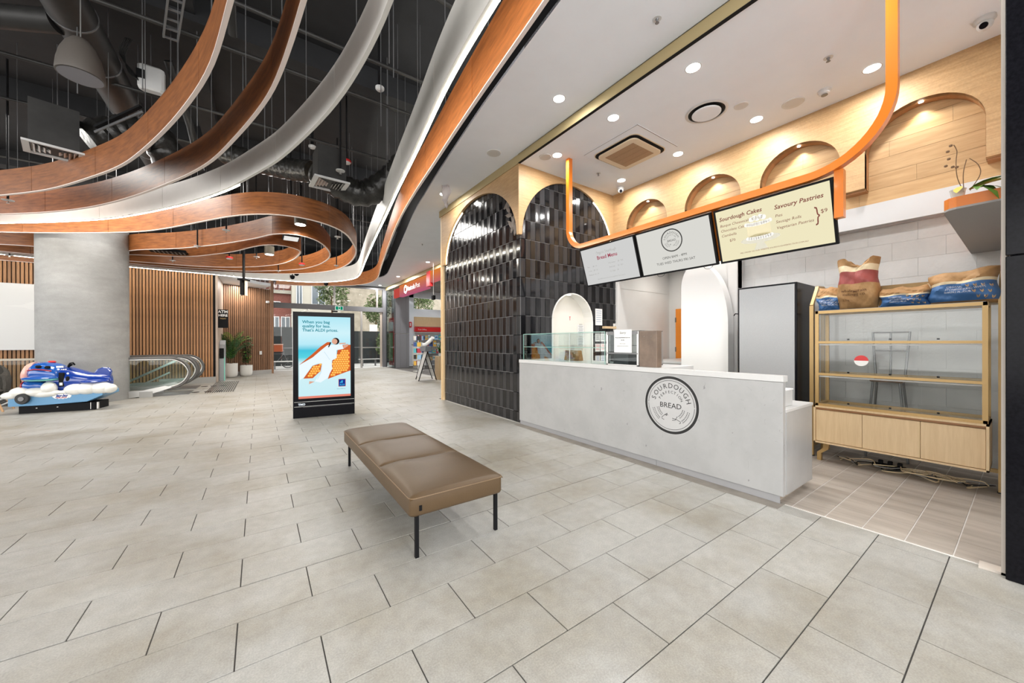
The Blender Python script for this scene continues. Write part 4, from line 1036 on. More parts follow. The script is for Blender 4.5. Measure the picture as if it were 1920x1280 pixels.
MB().box(4.02, 4.62, 1.36, 1.37, .0, .075).build('kickboard', mat('kick_beige', (.40, .34, .28), .6), ct)
MB().box(3.97, 4.66, 1.37, 5.38, .0, .075).build('plinth', M_black, ct)
# logo
m = MB(); cx, cy, R_ = 0, 0, .335
ring2d(m, 0, 0, .305, .335, 0, 64); ring2d(m, 0, 0, .282, .287, 0, 64, a0=.02, a1=pi - .02); ring2d(m, 0, 0, .282, .287, 0, 64, a0=pi + .02, a1=2 * pi - .02)
def logo_marks(m, k=1.):
    arc_text(m, 'SOURDOUGH', 0, .0, .197 * k, .082 * k, RAD(163), RAD(17))
    arc_text(m, 'PERFECTION', 0, 0, .137 * k, .045 * k, RAD(152), RAD(28))
    mb_text(m, 'BREAD', 0, -.035 * k, .085 * k, 'CENTER', sx=1.05)
    for sg in (-1, 1):
        for rr, n_, off in ((.225, 8, 0), (.165, 6, .04)):
            for i in range(n_):
                a = RAD(196 if sg < 0 else -16) + (-sg) * i * .0 + (RAD(38) * i / n_) * (1 if sg < 0 else -1)
                for w_ in (-.011, .011):
                    x, y = (rr + w_) * k * cos(a), (rr + w_) * k * sin(a); b_ = a + pi / 2 + (.5 if w_ > 0 else -.5)
                    dx, dy = cos(b_) * .011 * k, sin(b_) * .011 * k; ex, ey = -dy * .35, dx * .35
                    poly2d(m, [(x - dx, y - dy), (x + ex, y + ey), (x + dx, y + dy), (x - ex, y - ey)], 0)
    def stroke(pts, w_=.005):
        for a, b_ in zip(pts[:-1], pts[1:]):
            d = Vector((b_[0] - a[0], b_[1] - a[1])).normalized() * w_ / 2 * k; nx, ny = -d.y, d.x
            poly2d(m, [(a[0] * k + nx, a[1] * k + ny), (a[0] * k - nx, a[1] * k - ny), (b_[0] * k - nx, b_[1] * k - ny), (b_[0] * k + nx, b_[1] * k + ny)], 0)
    stroke([(-.04, -.10), (-.075, -.125), (-.11, -.155), (-.105, -.175), (-.08, -.18)]); stroke([(-.07, -.125), (-.03, -.12)]); stroke([(-.055, -.135), (-.04, -.10)])
    stroke([(.02, -.15), (.07, -.155), (.12, -.175), (.125, -.19), (.105, -.20)]); stroke([(.02, -.175), (.06, -.165), (.085, -.12)])
logo_marks(m)
m.xf((3.9275, 2.405, .765), (0, -1, 0), (0, 0, 1)); m.build('round_logo', M_ink, ct)
m = MB(); poly2d(m, arc(0, 0, .342, 0, 2 * pi, 64)[:-1], 0); m.xf((3.929, 2.405, .765), (0, -1, 0), (0, 0, 1)); m.build('logo_backing', mat('logo_white', (.50, .50, .50), .4), ct)
# box on the worktop end
t = thing('white_box', 'small white box on the lower end of the counter', 'box', (4.3, 1.45, .868))
MB().bbox(4.10, 4.36, 1.36, 1.50, .869, 1.02, .004).build('box_body', M_white, t); MB().bbox(4.095, 4.365, 1.355, 1.505, 1.02, 1.034, .003).build('lid', M_paper, t)

# glass display case on the counter
gc = thing('glass_display_case', 'long frameless glass display case on the left of the counter', 'display case', (4.3, 4.4, 1.186))
x0, x1, y0, y1, z0, z1 = 4.0, 4.56, 3.44, 5.36, 1.186, 1.645
def pane(par, name, *b_, m_=None): return MB().box(*b_).build(name, m_ or M_glassg, par)
pane(gc, 'front_pane', x0, x0 + .006, y0, 4.40, z0, z1); pane(gc, 'front_pane', x0, x0 + .006, 4.404, y1, z0, z1)
pane(gc, 'top_pane', x0, x1, y0, y1, z1, z1 + .006); pane(gc, 'glass_shelf', x0 + .02, x1, y0, y1, 1.415, 1.421)
pane(gc, 'side_pane', x0, x1, y1 - .006, y1, z0, z1); pane(gc, 'side_pane', x0, x1, y0, y0 + .006, z0, z1); pane(gc, 'divider_pane', x0, x1, 4.40, 4.404, z0, z1)
ge = mat('glass_edge', (.32, .55, .48), .2, spec=.8)
m = MB()
for z in (z1 + .003, 1.418): m.box(x0 - .002, x0 + .002, y0, y1, z - .004, z + .004)
m.box(x0 - .002, x0 + .004, y1 - .006, y1 + .001, z0, z1); m.box(x0 - .002, x0 + .004, y0 - .001, y0 + .006, z0, z1)
m.box(x0, x1, y1 - .003, y1 + .001, z1, z1 + .007); m.build('polished_edge', ge, gc)
MB().cyl((x0 + .05, 4.2), .008, z0, z1, 8).build('glass_post', M_steel, gc); MB().cyl((x0 + .05, 3.75), .008, z0, z1, 8).build('glass_post', M_steel, gc)
dc = thing('heated_display_case', 'smaller steel framed display case holding the printed notice', 'display case', (4.3, 3.15, 1.186))
fr = MB()
for y in (2.90, 3.40):
    for x in (4.0, 4.5): fr.box(x, x + .03, y - .015, y + .015, 1.186, 1.64)
fr.box(4.0, 4.53, 2.885, 3.415, 1.186, 1.20); fr.build('frame', M_steel, dc)
m = MB(); m.box(3.998, 4.02, 2.9, 3.40, 1.60, 1.64); m.box(3.998, 4.02, 2.9, 3.40, 1.34, 1.355); m.build('front_rail', M_dsteel, dc)
MB().box(4.0, 4.53, 2.885, 3.415, 1.64, 1.65).build('top_pane', M_glassd, dc)
pane(dc, 'front_pane', 4.0, 4.006, 2.915, 3.385, 1.20, 1.64, m_=M_glassd); pane(dc, 'side_pane', 4.0, 4.5, 2.89, 2.895, 1.20, 1.64, m_=M_glassd)
MB().box(4.02, 4.5, 2.92, 3.38, 1.45, 1.455).build('glass_shelf', M_glassd, dc)
MB().box(4.1, 4.5, 3.12, 3.37, 1.2, 1.34).build('dark_drawer', M_dsteel, dc)
MB().bbox(3.995, 4.10, 2.625, 2.875, 1.186, 1.64, .004).build('brown_side_unit', mat('brown_worn_panel', (.19, .135, .10), .45, var=.18, nscale=6), dc)
m = MB(); m.ball((3.993, 2.70, 1.57), .005, 8, 6); m.ball((3.993, 2.80, 1.57), .005, 8, 6); m.build('screw', M_steel, dc)
n_ = thing('printed_notice', 'white printed notice headed Sorry taped to the display case', 'notice', (3.99, 3.15, 1.36))
MB().box(3.990, 3.993, 2.985, 3.27, 1.36, 1.665).build('sheet', M_paper, n_)
m = MB(); mb_text(m, 'Sorry', 0, .10, .045, 'CENTER', italic=.3)
for i, s_ in enumerate(('We are closed Monday 4 pm is our', 'Last day')): mb_text(m, s_, 0, .045 - .032 * i, .017, 'CENTER', bold=.0006)
for i, s_ in enumerate(('See you again', 'thank you for your custom')): mb_text(m, s_, 0, -.035 - .032 * i, .017, 'CENTER')
m.xf((3.988, 3.128, 1.51), (0, -1, 0), (0, 0, 1)); m.build('printing', M_ink, n_)
t = thing('bread_bag', 'brown printed paper bread bag behind the glass case', 'paper bag', (4.4, 4.5, 1.186))
m = MB(); m.add([(4.36, 4.66, 1.187), (4.36, 4.34, 1.187), (4.50, 4.34, 1.187), (4.50, 4.66, 1.187), (4.42, 4.69, 1.36), (4.42, 4.33, 1.36), (4.45, 4.33, 1.36), (4.45, 4.69, 1.36)],
                [(3, 2, 1, 0), (4, 5, 6, 7), (0, 1, 5, 4), (1, 2, 6, 5), (2, 3, 7, 6), (3, 0, 4, 7)])
m.build('bag_body', mat('printed_brown', (.45, .24, .09), .5, col2=(.20, .09, .03), nscale=9, bump=.4), t)

# things in and around the niche
def sheet(x, z, w_, h_, y, label, m_=None, marks=None, name='notice_sheet', grp=None):
    t = thing(name, label, 'notice', (x, y, z), grp)
    MB().box(x - w_ / 2, x + w_ / 2, y - .004, y, z - h_ / 2, z + h_ / 2).build('sheet', m_ or M_paper, t)
    m = MB()
    for i in range(6):
        wl = w_ * random.uniform(.5, .8); m.box(x - wl / 2, x + wl / 2, y - .0055, y - .004, z + h_ * (.36 - .13 * i), z + h_ * (.36 - .13 * i) + .007)
    m.build('printing', marks or M_ink, t); return t
t = sheet(5.80, 1.76, .20, .24, 5.67, 'upper clipboard hanging inside the cream niche', name='clipboard'); MB().box(5.76, 5.84, 5.655, 5.668, 1.88, 1.90).build('clip', M_steel, t)
t = sheet(5.80, 1.50, .20, .22, 5.67, 'lower clipboard hanging inside the cream niche', name='clipboard'); MB().box(5.76, 5.84, 5.655, 5.668, 1.61, 1.63).build('clip', M_steel, t)
t = thing('fire_sticker', 'tiny red T shaped mark high inside the cream niche', 'sticker', (5.48, 5.67, 2.0)); m = MB(); m.box(5.46, 5.50, 5.668, 5.672, 2.04, 2.05); m.box(5.475, 5.485, 5.668, 5.672, 1.97, 2.04); m.build('mark', M_red, t)
t = thing('power_socket', 'white power socket low inside the cream niche', 'socket', (5.55, 5.67, 1.38)); MB().bbox(5.50, 5.60, 5.66, 5.672, 1.33, 1.43, .003).build('plate', M_white, t)
sheet(6.12, 2.05, .22, .36, 5.435, 'blue and white poster on the black tiles right of the niche', marks=M_blue, name='wall_poster')
t = thing('wall_ledge', 'short pale timber ledge on the tiles under the poster', 'shelf', (6.43, 5.4, 1.82)); MB().box(6.24, 6.62, 5.36, 5.44, 1.80, 1.85).build('board', M_oakc, t)
sheet(6.71, 1.80, .22, .24, 5.435, 'black and white picture card at the right edge of the tiles', name='picture_card')
for j, (z, mm) in enumerate(((1.60, M_ink), (1.38, M_red), (1.12, M_blue), (.98, M_ink))):
    for i in range(3):
        sheet(6.08 + .17 * i, z, .15, .17, 5.435, 'small printed card in the grid of cards on the tiles, %s row, %s column' % (('top', 'second', 'third', 'lowest')[j], ('left', 'middle', 'right')[i]), m_=(M_paper if j in (1, 2) else M_hoardg), marks=mm, name='price_card', grp='small cards on the tiles')
t = thing('rear_bench', 'white worktop bench with drawers behind the counter by the orange door', 'bench', (7.6, 4.4, 0))
MB().box(7.0, 8.7, 4.0, 4.9, .05, 1.06).build('cabinet_body', M_white, t); MB().bbox(6.95, 8.75, 3.95, 4.95, 1.06, 1.10, .004).build('worktop', M_white, t)
m = MB(); m.box(6.985, 7.0, 4.02, 4.42, .80, 1.02); m.box(6.985, 7.0, 4.44, 4.88, .80, 1.02); m.build('drawer', M_paper, t)

# ---- orange rail and menu screens
rail = thing('orange_menu_rail', 'orange square-tube rail curving down from the ceiling to carry the menu screens', 'rail', (4.6, 2.7, 3.15))
path = [(4.6, 4.77, 4.8), (4.6, 4.77, 3.52)] + [(4.6, 4.77 - .36 * (1 - cos(a)), 3.52 - .36 * sin(a)) for a in [pi / 2 * i / 10 for i in range(1, 11)]]
path += [(4.6, 3.6, 3.16), (4.6, 2.5, 3.16), (4.6, 1.30, 3.16)] + [(4.6, 1.30 - .60 * sin(a), 3.16 + .60 * (1 - cos(a))) for a in [pi / 2 * i / 14 for i in range(1, 15)]] + [(4.6, .70, 4.3), (4.6, .70, 4.8)]
MB().sweep(path, .075, .085, up=(1, 0, 0)).build('bent_tube', M_orange, rail)
T_ = Vector((.20, 0, -.61)).normalized()      # down along the tilted screens
for yy in (3.39, 2.262):
    m = MB(); m.sweep([(4.67, yy, 3.15), (4.87, yy, 2.54)], .07, .05, up=(1, 0, 0)); m.build('support_bracket', M_orange, rail)
m = MB(); m.box(4.60, 4.68, 1.03, 1.10, 2.70, 3.16); m.build('support_bracket', M_orange, rail)
UPV = -T_; RV = Vector((0, -1, 0)); NV = RV.cross(UPV)
def screen(ytop, w_, h_, name_label, face, content):
    o0 = Vector((4.595, ytop, 3.105))
    t = thing('menu_screen', name_label, 'menu screen', tuple(o0), 'menu screens hanging under the orange rail')
    m = MB(); m.box(0, w_, -h_, 0, -.04, 0); m.xf(o0, RV, UPV, NV); m.build('housing', M_black, t)
    m = MB(); b_ = .024; m.box(b_, w_ - b_, -h_ + b_, -b_, 0, .002); m.xf(o0, RV, UPV, NV); m.build('display', face, t)
    for mt_, mb_ in content(w_, h_):
        mb_.xf(o0 + NV * .004, RV, UPV, NV); mb_.build('lettering', mt_, t)
F_w = emis('screen_white', (.80, .79, .74), .78); F_w1 = emis('screen_grey', (.74, .74, .73), .76); F_y = emis('screen_cream', (.90, .83, .56), .86)
T_b = mat('menu_brown', (.16, .03, .02), .5); T_g = mat('menu_grey', (.33, .33, .33), .5); T_m = mat('menu_maroon', (.28, .02, .06), .5); T_k = mat('menu_black', (.015, .015, .015), .5)
def c1(w_, h_):
    a = MB(); mb_text(a, 'Organic Sourdough', w_ * .5, -.145, .062, 'CENTER', sx=.85)
    b_ = MB(); mb_text(b_, 'Bread Menu', w_ * .5, -.235, .085, 'CENTER', bold=.0015)
    c = MB()
    for i, (n1, n2) in enumerate((('Plain        $8   $9', 'Wholemeal      $9   $10'), ('Seeded     $9   $9', 'Fruit Loaf       $9   $12'), ('Multigrain  $9   $9', 'Rye Spelt    $9'))):
        mb_text(c, n1, .10, -.335 - .068 * i, .030); mb_text(c, n2, .56, -.335 - .068 * i, .030)
    mb_text(c, 'PRE-ORDER VIA WWW.SOURDOUGHPERFECTION.COM.AU', w_ * .5, -.565, .021, 'CENTER')
    return ((T_g, a), (T_m, b_), (T_g, c))
def c2(w_, h_):
    a = MB(); ring2d(a, 0, 0, .302, .335, 0, 48); logo_marks(a); k = .155 / .335
    a.v = [(w_ * .5 + x * k, -.215 + y * k, z) for x, y, z in a.v]
    mb_text(a, 'OPEN 8AM - 4PM', w_ * .5, -.455, .048, 'CENTER'); mb_text(a, 'TUES WED THURS FRI SAT', w_ * .5, -.525, .048, 'CENTER')
    return ((T_k, a),)
def c3(w_, h_):
    a = MB(); mb_text(a, 'Sourdough Cakes', .055, -.145, .064, bold=.0012, italic=.2); mb_text(a, 'Savoury Pastries', .63, -.165, .064, bold=.0012, italic=.2)
    for i, s_ in enumerate(('Basque Cheesecake', 'Chocolate Cake', 'Ciambella')): mb_text(a, s_, .055, -.215 - .06 * i, .043, italic=.2)
    mb_text(a, '$70', .14, -.405, .043); mb_text(a, '$9', .36, -.38, .04)
    for i, s_ in enumerate(('Pies', 'Sausage Rolls', 'Vegetarian Pastries')): mb_text(a, s_, .63, -.25 - .065 * i, .043, italic=.2)
    mb_text(a, '}', .97, -.385, .20, sx=.7); mb_text(a, '$9', 1.02, -.315, .055)
    mb_text(a, 'PRE-ORDER VIA OUR WEBSITE SOURDOUGHPERFECTION.COM.AU', w_ * .5, -.575, .022, 'CENTER')
    g = MB()   # pale cake on a stand
    poly2d(g, arc(.46, -.44, .20, 0, 2 * pi, 30, .045)[:-1], 0); poly2d(g, [(.43, -.47), (.49, -.47), (.53, -.56), (.39, -.56)], .0002)
    h = MB(); poly2d(h, [(.34, -.25), (.58, -.25), (.58, -.41), (.34, -.41)], .0006); poly2d(h, arc(.46, -.41, .12, 0, 2 * pi, 24, .03)[:-1], .0006)
    k_ = MB()
    for i in range(11):
        for yy, rr in ((-.41, .02), (-.25, .022)): poly2d(k_, arc(.34 + .024 * i, yy - .02 * math.sqrt(max(0, 1 - ((i - 5) / 5.5) ** 2)), rr, 0, 2 * pi, 10)[:-1], .001)
    for i in range(5): poly2d(k_, arc(.40 + .03 * i, -.21 + .012 * (i % 2), .028, 0, 2 * pi, 10)[:-1], .0012)
    return ((mat('cake_stand_grey', (.62, .61, .52), .5), g), (mat('cake_side', (.72, .66, .45), .5), h), (mat('icing', (.80, .80, .78), .5), k_), (T_b, a))
screen(4.520, 1.115, .655, 'left menu screen, Bread Menu, below the orange rail', F_w1, c1)
screen(3.385, 1.105, .655, 'middle menu screen with round logo and opening hours', F_w, c2)
screen(2.245, 1.135, .655, 'right cream menu screen listing cakes and pastries', F_y, c3)
for y, l_ in ((3.1, 'thin dark cable loop under the left end of the middle screen'), (2.42, 'thin dark cable loop under the right end of the middle screen')):
    o = MB().tube([(4.83 , y + .06 * cos(a), 2.50 - .045 * sin(a)) for a in [pi * i / 10 for i in range(11)]], .003, 5).build('cable_loop', M_rubber); tag(o, l_, 'cable')

# ---- fridge
fz_ = thing('tall_fridge', 'tall black cabinet with a pale grey back panel standing behind the counter', 'fridge', (6.2, 2.15, 0))
MB().bbox(5.90, 6.60, 1.79, 2.52, .06, 2.30, .004).build('cabinet_body', M_blackg, fz_)
MB().box(5.885, 5.90, 1.815, 2.495, .10, 2.275).build('back_panel', M_fridge, fz_)
MB().box(5.95, 6.55, 1.83, 2.48, 0, .06).build('base', M_black, fz_)
m = MB(); m.tube([(6.0, 2.53, 1.92), (6.0, 2.60, 1.93), (6.0, 2.62, 1.90)], .008, 6); m.build('hook', M_black, fz_)

# ---- bakery display cabinet
sc_ = thing('bread_display_cabinet', 'brass framed glass bread cabinet over a light oak cupboard', 'display cabinet', (5.95, .9, 0))
xa, xb, ya, yb = 5.72, 6.18, .238, 1.553
pb = .028
for x in (5.75, 6.15):
    for y in (ya + .015, yb - .015):
        MB().box(x - pb / 2, x + pb / 2, y - pb / 2 - .004, y + pb / 2 + .004, .70, 1.88).build('frame_post', M_brass, sc_)
for z, h_ in ((1.862, .035), (.715, .03)):
    m = MB(); m.box(5.735, 5.765, ya, yb, z - h_ / 2, z + h_ / 2); m.box(6.135, 6.165, ya, yb, z - h_ / 2, z + h_ / 2)
    m.box(5.735, 6.165, ya, ya + .028, z - h_ / 2, z + h_ / 2); m.box(5.735, 6.165, yb - .028, yb, z - h_ / 2, z + h_ / 2); m.build('frame_rail', M_brass, sc_)
for z in (1.49, 1.095):
    m = MB(); m.box(5.735, 5.755, ya + .02, yb - .02, z - .014, z + .014); m.box(6.145, 6.165, ya + .02, yb - .02, z - .014, z + .014); m.build('shelf_rail', M_brass, sc_)
    MB().box(5.755, 6.145, ya + .02, yb - .02, z + .012, z + .018).build('glass_shelf', M_glass, sc_)
    MB().tube([(5.765, ya + .03, z - .03), (5.765, yb - .03, z - .03)], .008, 8).build('light_tube', mat('tube_clear', (.75, .75, .75), .15, spec=.8), sc_)
for z in (1.515, 1.12, .745):
    for y in (.55, .90, 1.25): MB().cyl((5.77, y), .010, z, z + .016, 10).build('door_knob', M_black, sc_)
for a, b_ in ((ya + .03, .66), (.665, 1.11), (1.115, yb - .03)):
    for z0, z1 in ((.735, 1.08), (1.11, 1.475), (1.505, 1.845)):
        MB().box(5.745, 5.750, a, b_, z0, z1).build('flap_pane', M_glass, sc_)
MB().box(6.15, 6.155, ya + .03, yb - .03, .73, 1.845).build('rear_pane', M_glass, sc_)
for y in (ya + .012, yb - .018): MB().box(5.76, 6.14, y, y + .005, .73, 1.845).build('side_pane', M_glass, sc_)
MB().box(5.76, 6.14, ya + .03, yb - .03, .715, .728).build('glass_floor', M_glass, sc_)
MB().box(5.74, 6.16, ya + .01, yb - .01, 1.878, 1.884).build('top_board', M_dsteel, sc_)
m = MB(); t_ = .018
m.box(5.70, xb, ya - .01, yb + .01, .70 - t_, .70); m.box(5.70, xb, ya - .01, yb + .01, .243, .243 + t_); m.box(5.70, xb, ya - .01, ya - .01 + t_, .243, .70); m.box(5.70, xb, yb + .01 - t_, yb + .01, .243, .70); m.box(xb - .01, xb, ya, yb, .243, .70)
m.build('cupboard_carcass', M_oakc, sc_)
MB().box(5.735, 5.74, ya + .005, yb - .005, .655, .68).build('shadow_strip', M_oaka, sc_)
for a, b_ in ((ya + .01, .667), (.670, 1.117), (1.120, yb - .01)):
    MB().bbox(5.715, 5.735, a, b_, .266, .652, .002).build('cupboard_door', M_oakc, sc_)
m = MB(); m.prism([(1.44, .243), (1.50, .243), (1.50, .16), (1.56, .10), (1.56, .0), (1.52, .0), (1.52, .09), (1.45, .15)], 'x', 5.82, 5.88); m.build('curved_foot', M_brass, sc_)
# outer rack frame
rk = thing('brass_rack_frame', 'taller brass rack frame enclosing the glass bread cabinet', 'rack', (6.1, .9, 0))
for y in (.165, 1.655):
    for x in (5.98, 6.42):
        MB().box(x - .02, x + .02, y - .02, y + .02, .01, 1.97 if x < 6.2 else 2.25).build('rack_post', M_brass, rk)
    MB().box(5.98, 6.42, y - .015, y + .015, .12, .15).build('cross_bar', M_brass, rk); MB().sweep([(5.98, y, 1.97), (6.2, y, 2.23), (6.42, y, 2.24)], .035, .035).build('top_bar', M_brass, rk)
    MB().cyl((5.98, y), .028, 0, .012, 12).build('foot', M_rubber, rk)
MB().box(6.19, 6.45, .15, 1.67, 1.885, 1.905).build('rear_shelf', M_oakc, rk); MB().box(6.40, 6.44, .165, 1.655, .10, .14).build('rear_bar', M_brass, rk)
MB().box(6.41, 6.44, .165, 1.655, 2.02, 2.06).build('rear_bar', M_oaka, rk)

# ---- flour bags
def bag(y0, y1, z0, z1, x0, x1, bands, label, nm='flour_bag', tilt=0., openr=False, group='paper flour bags on the cabinet', text=None, diamonds=False, seed=1):
    """pillow bag; bands = [(fraction from the bottom, material)...]"""
    rnd = random.Random(seed)
    t = thing(nm, label, 'flour bag', ((x0 + x1) / 2, (y0 + y1) / 2, z0), group)
    nz, ny = 22, 26
    def pt(side, v, u):     # v 0..1 bottom-top, u 0..1 along y
        b_ = math.sin(pi * min(1, max(0, v))) ** .45 if not openr else (math.sin(pi * min(.5, v * .9)) ** .5) * (1 - .35 * max(0, v - .6))
        e = (1 - abs(2 * u - 1) ** 5) ** .5
        wob = .010 * (math.sin(13 * u + 7 * v + seed) + math.sin(23 * v - 9 * u + 2 * seed)) * b_ + .006 * math.sin(41 * u + 31 * v * 1.3 + seed)
        half = (x1 - x0) / 2 * max(.06, b_ * max(.08, e)) + wob
        y = y0 + (y1 - y0) * u + .012 * math.sin(9 * v + seed) * (1 if u > .5 else -1)
        z = z0 + (z1 - z0) * v + tilt * (1 - u) * v + .010 * math.sin(11 * u + seed) * v
        if openr and v > .8: z -= .10 * max(0, 1 - abs(u - .42) / .3) * (v - .8) / .2
        return ((x0 + x1) / 2 + side * half, y, max(z, z0))
    prev = 0.
    for fr_, mt_ in bands:
        m = MB(); rs = []
        k0, k1 = prev, fr_; ns = max(2, int(nz * (k1 - k0)) + 1)
        for i in range(ns + 1):
            v = k0 + (k1 - k0) * i / ns; r = []
            for k in range(ny): r.append(pt(-1, v, k / (ny - 1)))
            for k in range(ny): r.append(pt(1, v, 1 - k / (ny - 1)))
            rs.append(r)
        m.rings(rs, cap=(prev == 0 or (fr_ == 1 and not openr))); m.build('paper_section', mt_, t, smooth=True); prev = fr_
    def surf(u, v, d=.004):
        p = pt(-1, v, u); return (p[0] - d, p[1], p[2])
    if diamonds:
        m = MB()
        for r_ in range(3):
            for c in range(4):
                u = .08 + .105 * c + .05 * (r_ % 2); v = .14 + .155 * r_ + .02 * c
                if u > .42 - .06 * (2 - r_): continue
                for s_ in (-1, 1):
                    q = [(0, 0), (.030 * s_, .045), (.030 * s_, -.0), (.0, -.06)]
                    m.add([surf(u + a * .7, v + b_) for a, b_ in ((0, -.045), (.032 * s_, -.01), (.036 * s_, .05), (.004 * s_, .015))], [(0, 1, 2, 3)])
        m.build('leaf_print', mat('leaf_tan', (.60, .40, .20), .6), t)
    if text:
        m = MB()
        for s_, u, v, sz, mt_ in text:
            q = MB(); mb_text(q, s_, 0, 0, sz * .85)
            for f_ in [q]:
                vs = []
                for a, b_, c in f_.v:
                    uu = u - a / (y1 - y0); vv = v + b_ / (z1 - z0); vs.append(surf(min(.97, max(.03, uu)), min(.97, max(.03, vv)), .005))
                m.add(vs, f_.f)
        m.build('lettering', text[0][4], t)
    return t
M_tw = mat('print_white', (.80, .82, .85), .6); M_tk = mat('print_dark_brown', (.12, .05, .02), .6)
bag(1.36, 1.60, 1.886, 2.19, 5.90, 6.14, [(.10, M_blue), (.55, M_blue), (.62, M_creamp), (1, M_kraft)], 'small blue and brown flour bag at the left end of the cabinet top', seed=3, text=[('ORGANIC', .8, .40, .035, M_tw), ('STONEGROUND', .8, .31, .035, M_tw), ('SPELT FLOUR', .8, .22, .035, M_tw)])
bag(1.02, 1.385, 1.886, 2.50, 5.84, 6.12, [(.50, M_kraft), (.74, M_maroon), (.86, M_creamp), (1, M_kraft)], 'tall open kraft flour bag with a maroon band, second from left', openr=True, seed=5, text=[('wholegrain', .84, .34, .055, M_tk), ('milling co.', .80, .27, .055, M_tk), ('12.5kg', .86, .17, .035, M_tk)])
bag(.63, 1.01, 1.886, 2.11, 5.84, 6.10, [(.08, M_blue), (.55, M_blue), (.62, M_creamp), (1, M_kraft)], 'blue and brown flour bag in the middle of the cabinet top', seed=8, diamonds=True, text=[('ORGANIC', .78, .42, .026, M_tw), ('STONEGROUND WHITE', .78, .32, .026, M_tw), ('BAKERS FLOUR', .78, .22, .026, M_tw)])
bag(.18, .63, 1.886, 2.20, 5.84, 6.12, [(.08, M_kraft), (.48, M_blue), (.60, M_blue), (.68, M_creamp), (1, M_kraft)], 'largest blue and brown flour bag at the right end of the cabinet top', seed=12, diamonds=True, tilt=.05, text=[('ORGANIC', .74, .48, .028, M_tw), ('STONEGROUND WHITE', .74, .40, .028, M_tw), ('BAKERS FLOUR', .74, .32, .028, M_tw)])
t = thing('cardboard_box', 'shallow brown cardboard box behind the middle flour bag', 'box', (6.3, .9, 1.905))
MB().box(6.18, 6.44, .66, 1.06, 1.906, 2.17).build('carton', M_brass if False else mat('cardboard', (.40, .27, .12), .7, var=.1, nscale=4), t); MB().box(6.17, 6.45, .60, .67, 1.906, 2.15).build('flap', M_oakc, t)
# round red sticker on the glass
t = thing('round_sticker', 'round red and white sticker on the glass cabinet', 'sticker', (6.1, 1.15, 1.35))
m = MB(); poly2d(m, arc(0, 0, .062, 0, pi, 20, .062), 0); m.xf((5.738, 1.13, 1.275), (0, -1, 0), (0, 0, 1)); m.build('red_half', M_red, t)
m = MB(); poly2d(m, arc(0, 0, .062, pi, 2 * pi, 20, .062), 0); m.xf((5.738, 1.13, 1.275), (0, -1, 0), (0, 0, 1)); m.build('white_half', M_paper, t)
# bar chair behind the cabinet
ch = thing('metal_bar_chair', 'metal framed bar chair seen through the glass cabinet', 'chair', (6.6, 1.05, 0))
MB().bbox(6.48, 6.77, .90, 1.20, .98, 1.01, .01).build('seat', mat('seat_bronze', (.25, .15, .09), .4), ch)
for x, y, x2, y2 in ((6.50, .93, 6.49, .86), (6.50, 1.17, 6.49, 1.24), (6.72, .93, 6.80, .86), (6.72, 1.17, 6.80, 1.24)):
    MB().tube([(x, y, .98), (x2, y2, 0)], .012, 6).build('leg', M_dsteel, ch)
m = MB()
for y in (.92, 1.18): m.tube([(6.73, y, .98), (6.78, y + (.04 if y > 1 else -.04), 1.62)], .012, 6)
m.tube([(6.78, .88, 1.62), (6.78, 1.22, 1.62)], .012, 6); m.tube([(6.76, .90, 1.38), (6.76, 1.20, 1.38)], .010, 6); m.tube([(6.76, 1.05, .98), (6.78, 1.05, 1.62)], .010, 6); m.build('back_frame', M_dsteel, ch)
# cables under the cabinet
for k, (col_, l_) in enumerate(((M_creamp, 'pale'), (M_rubber, 'black'), (M_tgrout, 'grey'), (M_creamp, 'uppermost pale'))):
    rnd = random.Random(40 + k); pts = []
    for i in range(16):
        pts.append((6.0 + .13 * sin(i * 1.7 + k) + .05 * rnd.random(), 1.38 - .075 * i + .06 * sin(i * 2.3 + k), .006 + .012 * k + (.01 * (i % 2))))
    o = MB().tube(spline(pts, .04), .006, 5).build('tangled_cable', col_, smooth=True); tag(o, '%s power cable tangled on the floor under the bread cabinet' % l_, 'cable', 'tangled cables under the cabinet')
for k in range(3):
    o = MB().tube([(6.0 + (.07 + .02 * k) * cos(a), .62 + (.20 + .015 * k) * sin(a), .03 + .008 * k) for a in [2 * pi * i / 24 for i in range(25)]], .005, 5).build('coiled_cable', M_creamp, smooth=True); tag(o, '%s loop of pale cable coiled on the floor under the bread cabinet' % ('smallest lowest', 'middle', 'largest top')[k], 'cable', 'coiled pale cable loops')
t = thing('power_board', 'black power board with plugs under the bread cabinet', 'power board', (6.1, .95, 0)); MB().bbox(6.06, 6.12, .82, 1.10, .005, .045, .005).build('housing', M_black, t)
for y in (.87, .95, 1.03): MB().bbox(6.07, 6.11, y - .02, y + .02, .045, .085, .004).build('plug', M_black, t)
# hanging bags at the right
t = thing('hanging_bags', 'crumpled paper and plastic bags hanging beside the granite pier', 'bag', (5.9, .11, 1.2))
MB().tube([(5.86, .13, 2.52), (5.87, .12, 2.3), (5.86, .13, 2.0)], [.03, .05, .035], 10, flat=.5).build('plastic_bag', mat('bag_plastic', (.55, .40, .40), .3, var=.3, nscale=12, bump=.6), t, smooth=True)
MB().tube([(5.84, .12, 1.75), (5.84, .125, 1.5), (5.84, .12, 1.25), (5.84, .12, 1.18)], [.02, .04, .045, .03], 10, flat=.6).build('paper_bag', M_kraft, t, smooth=True)

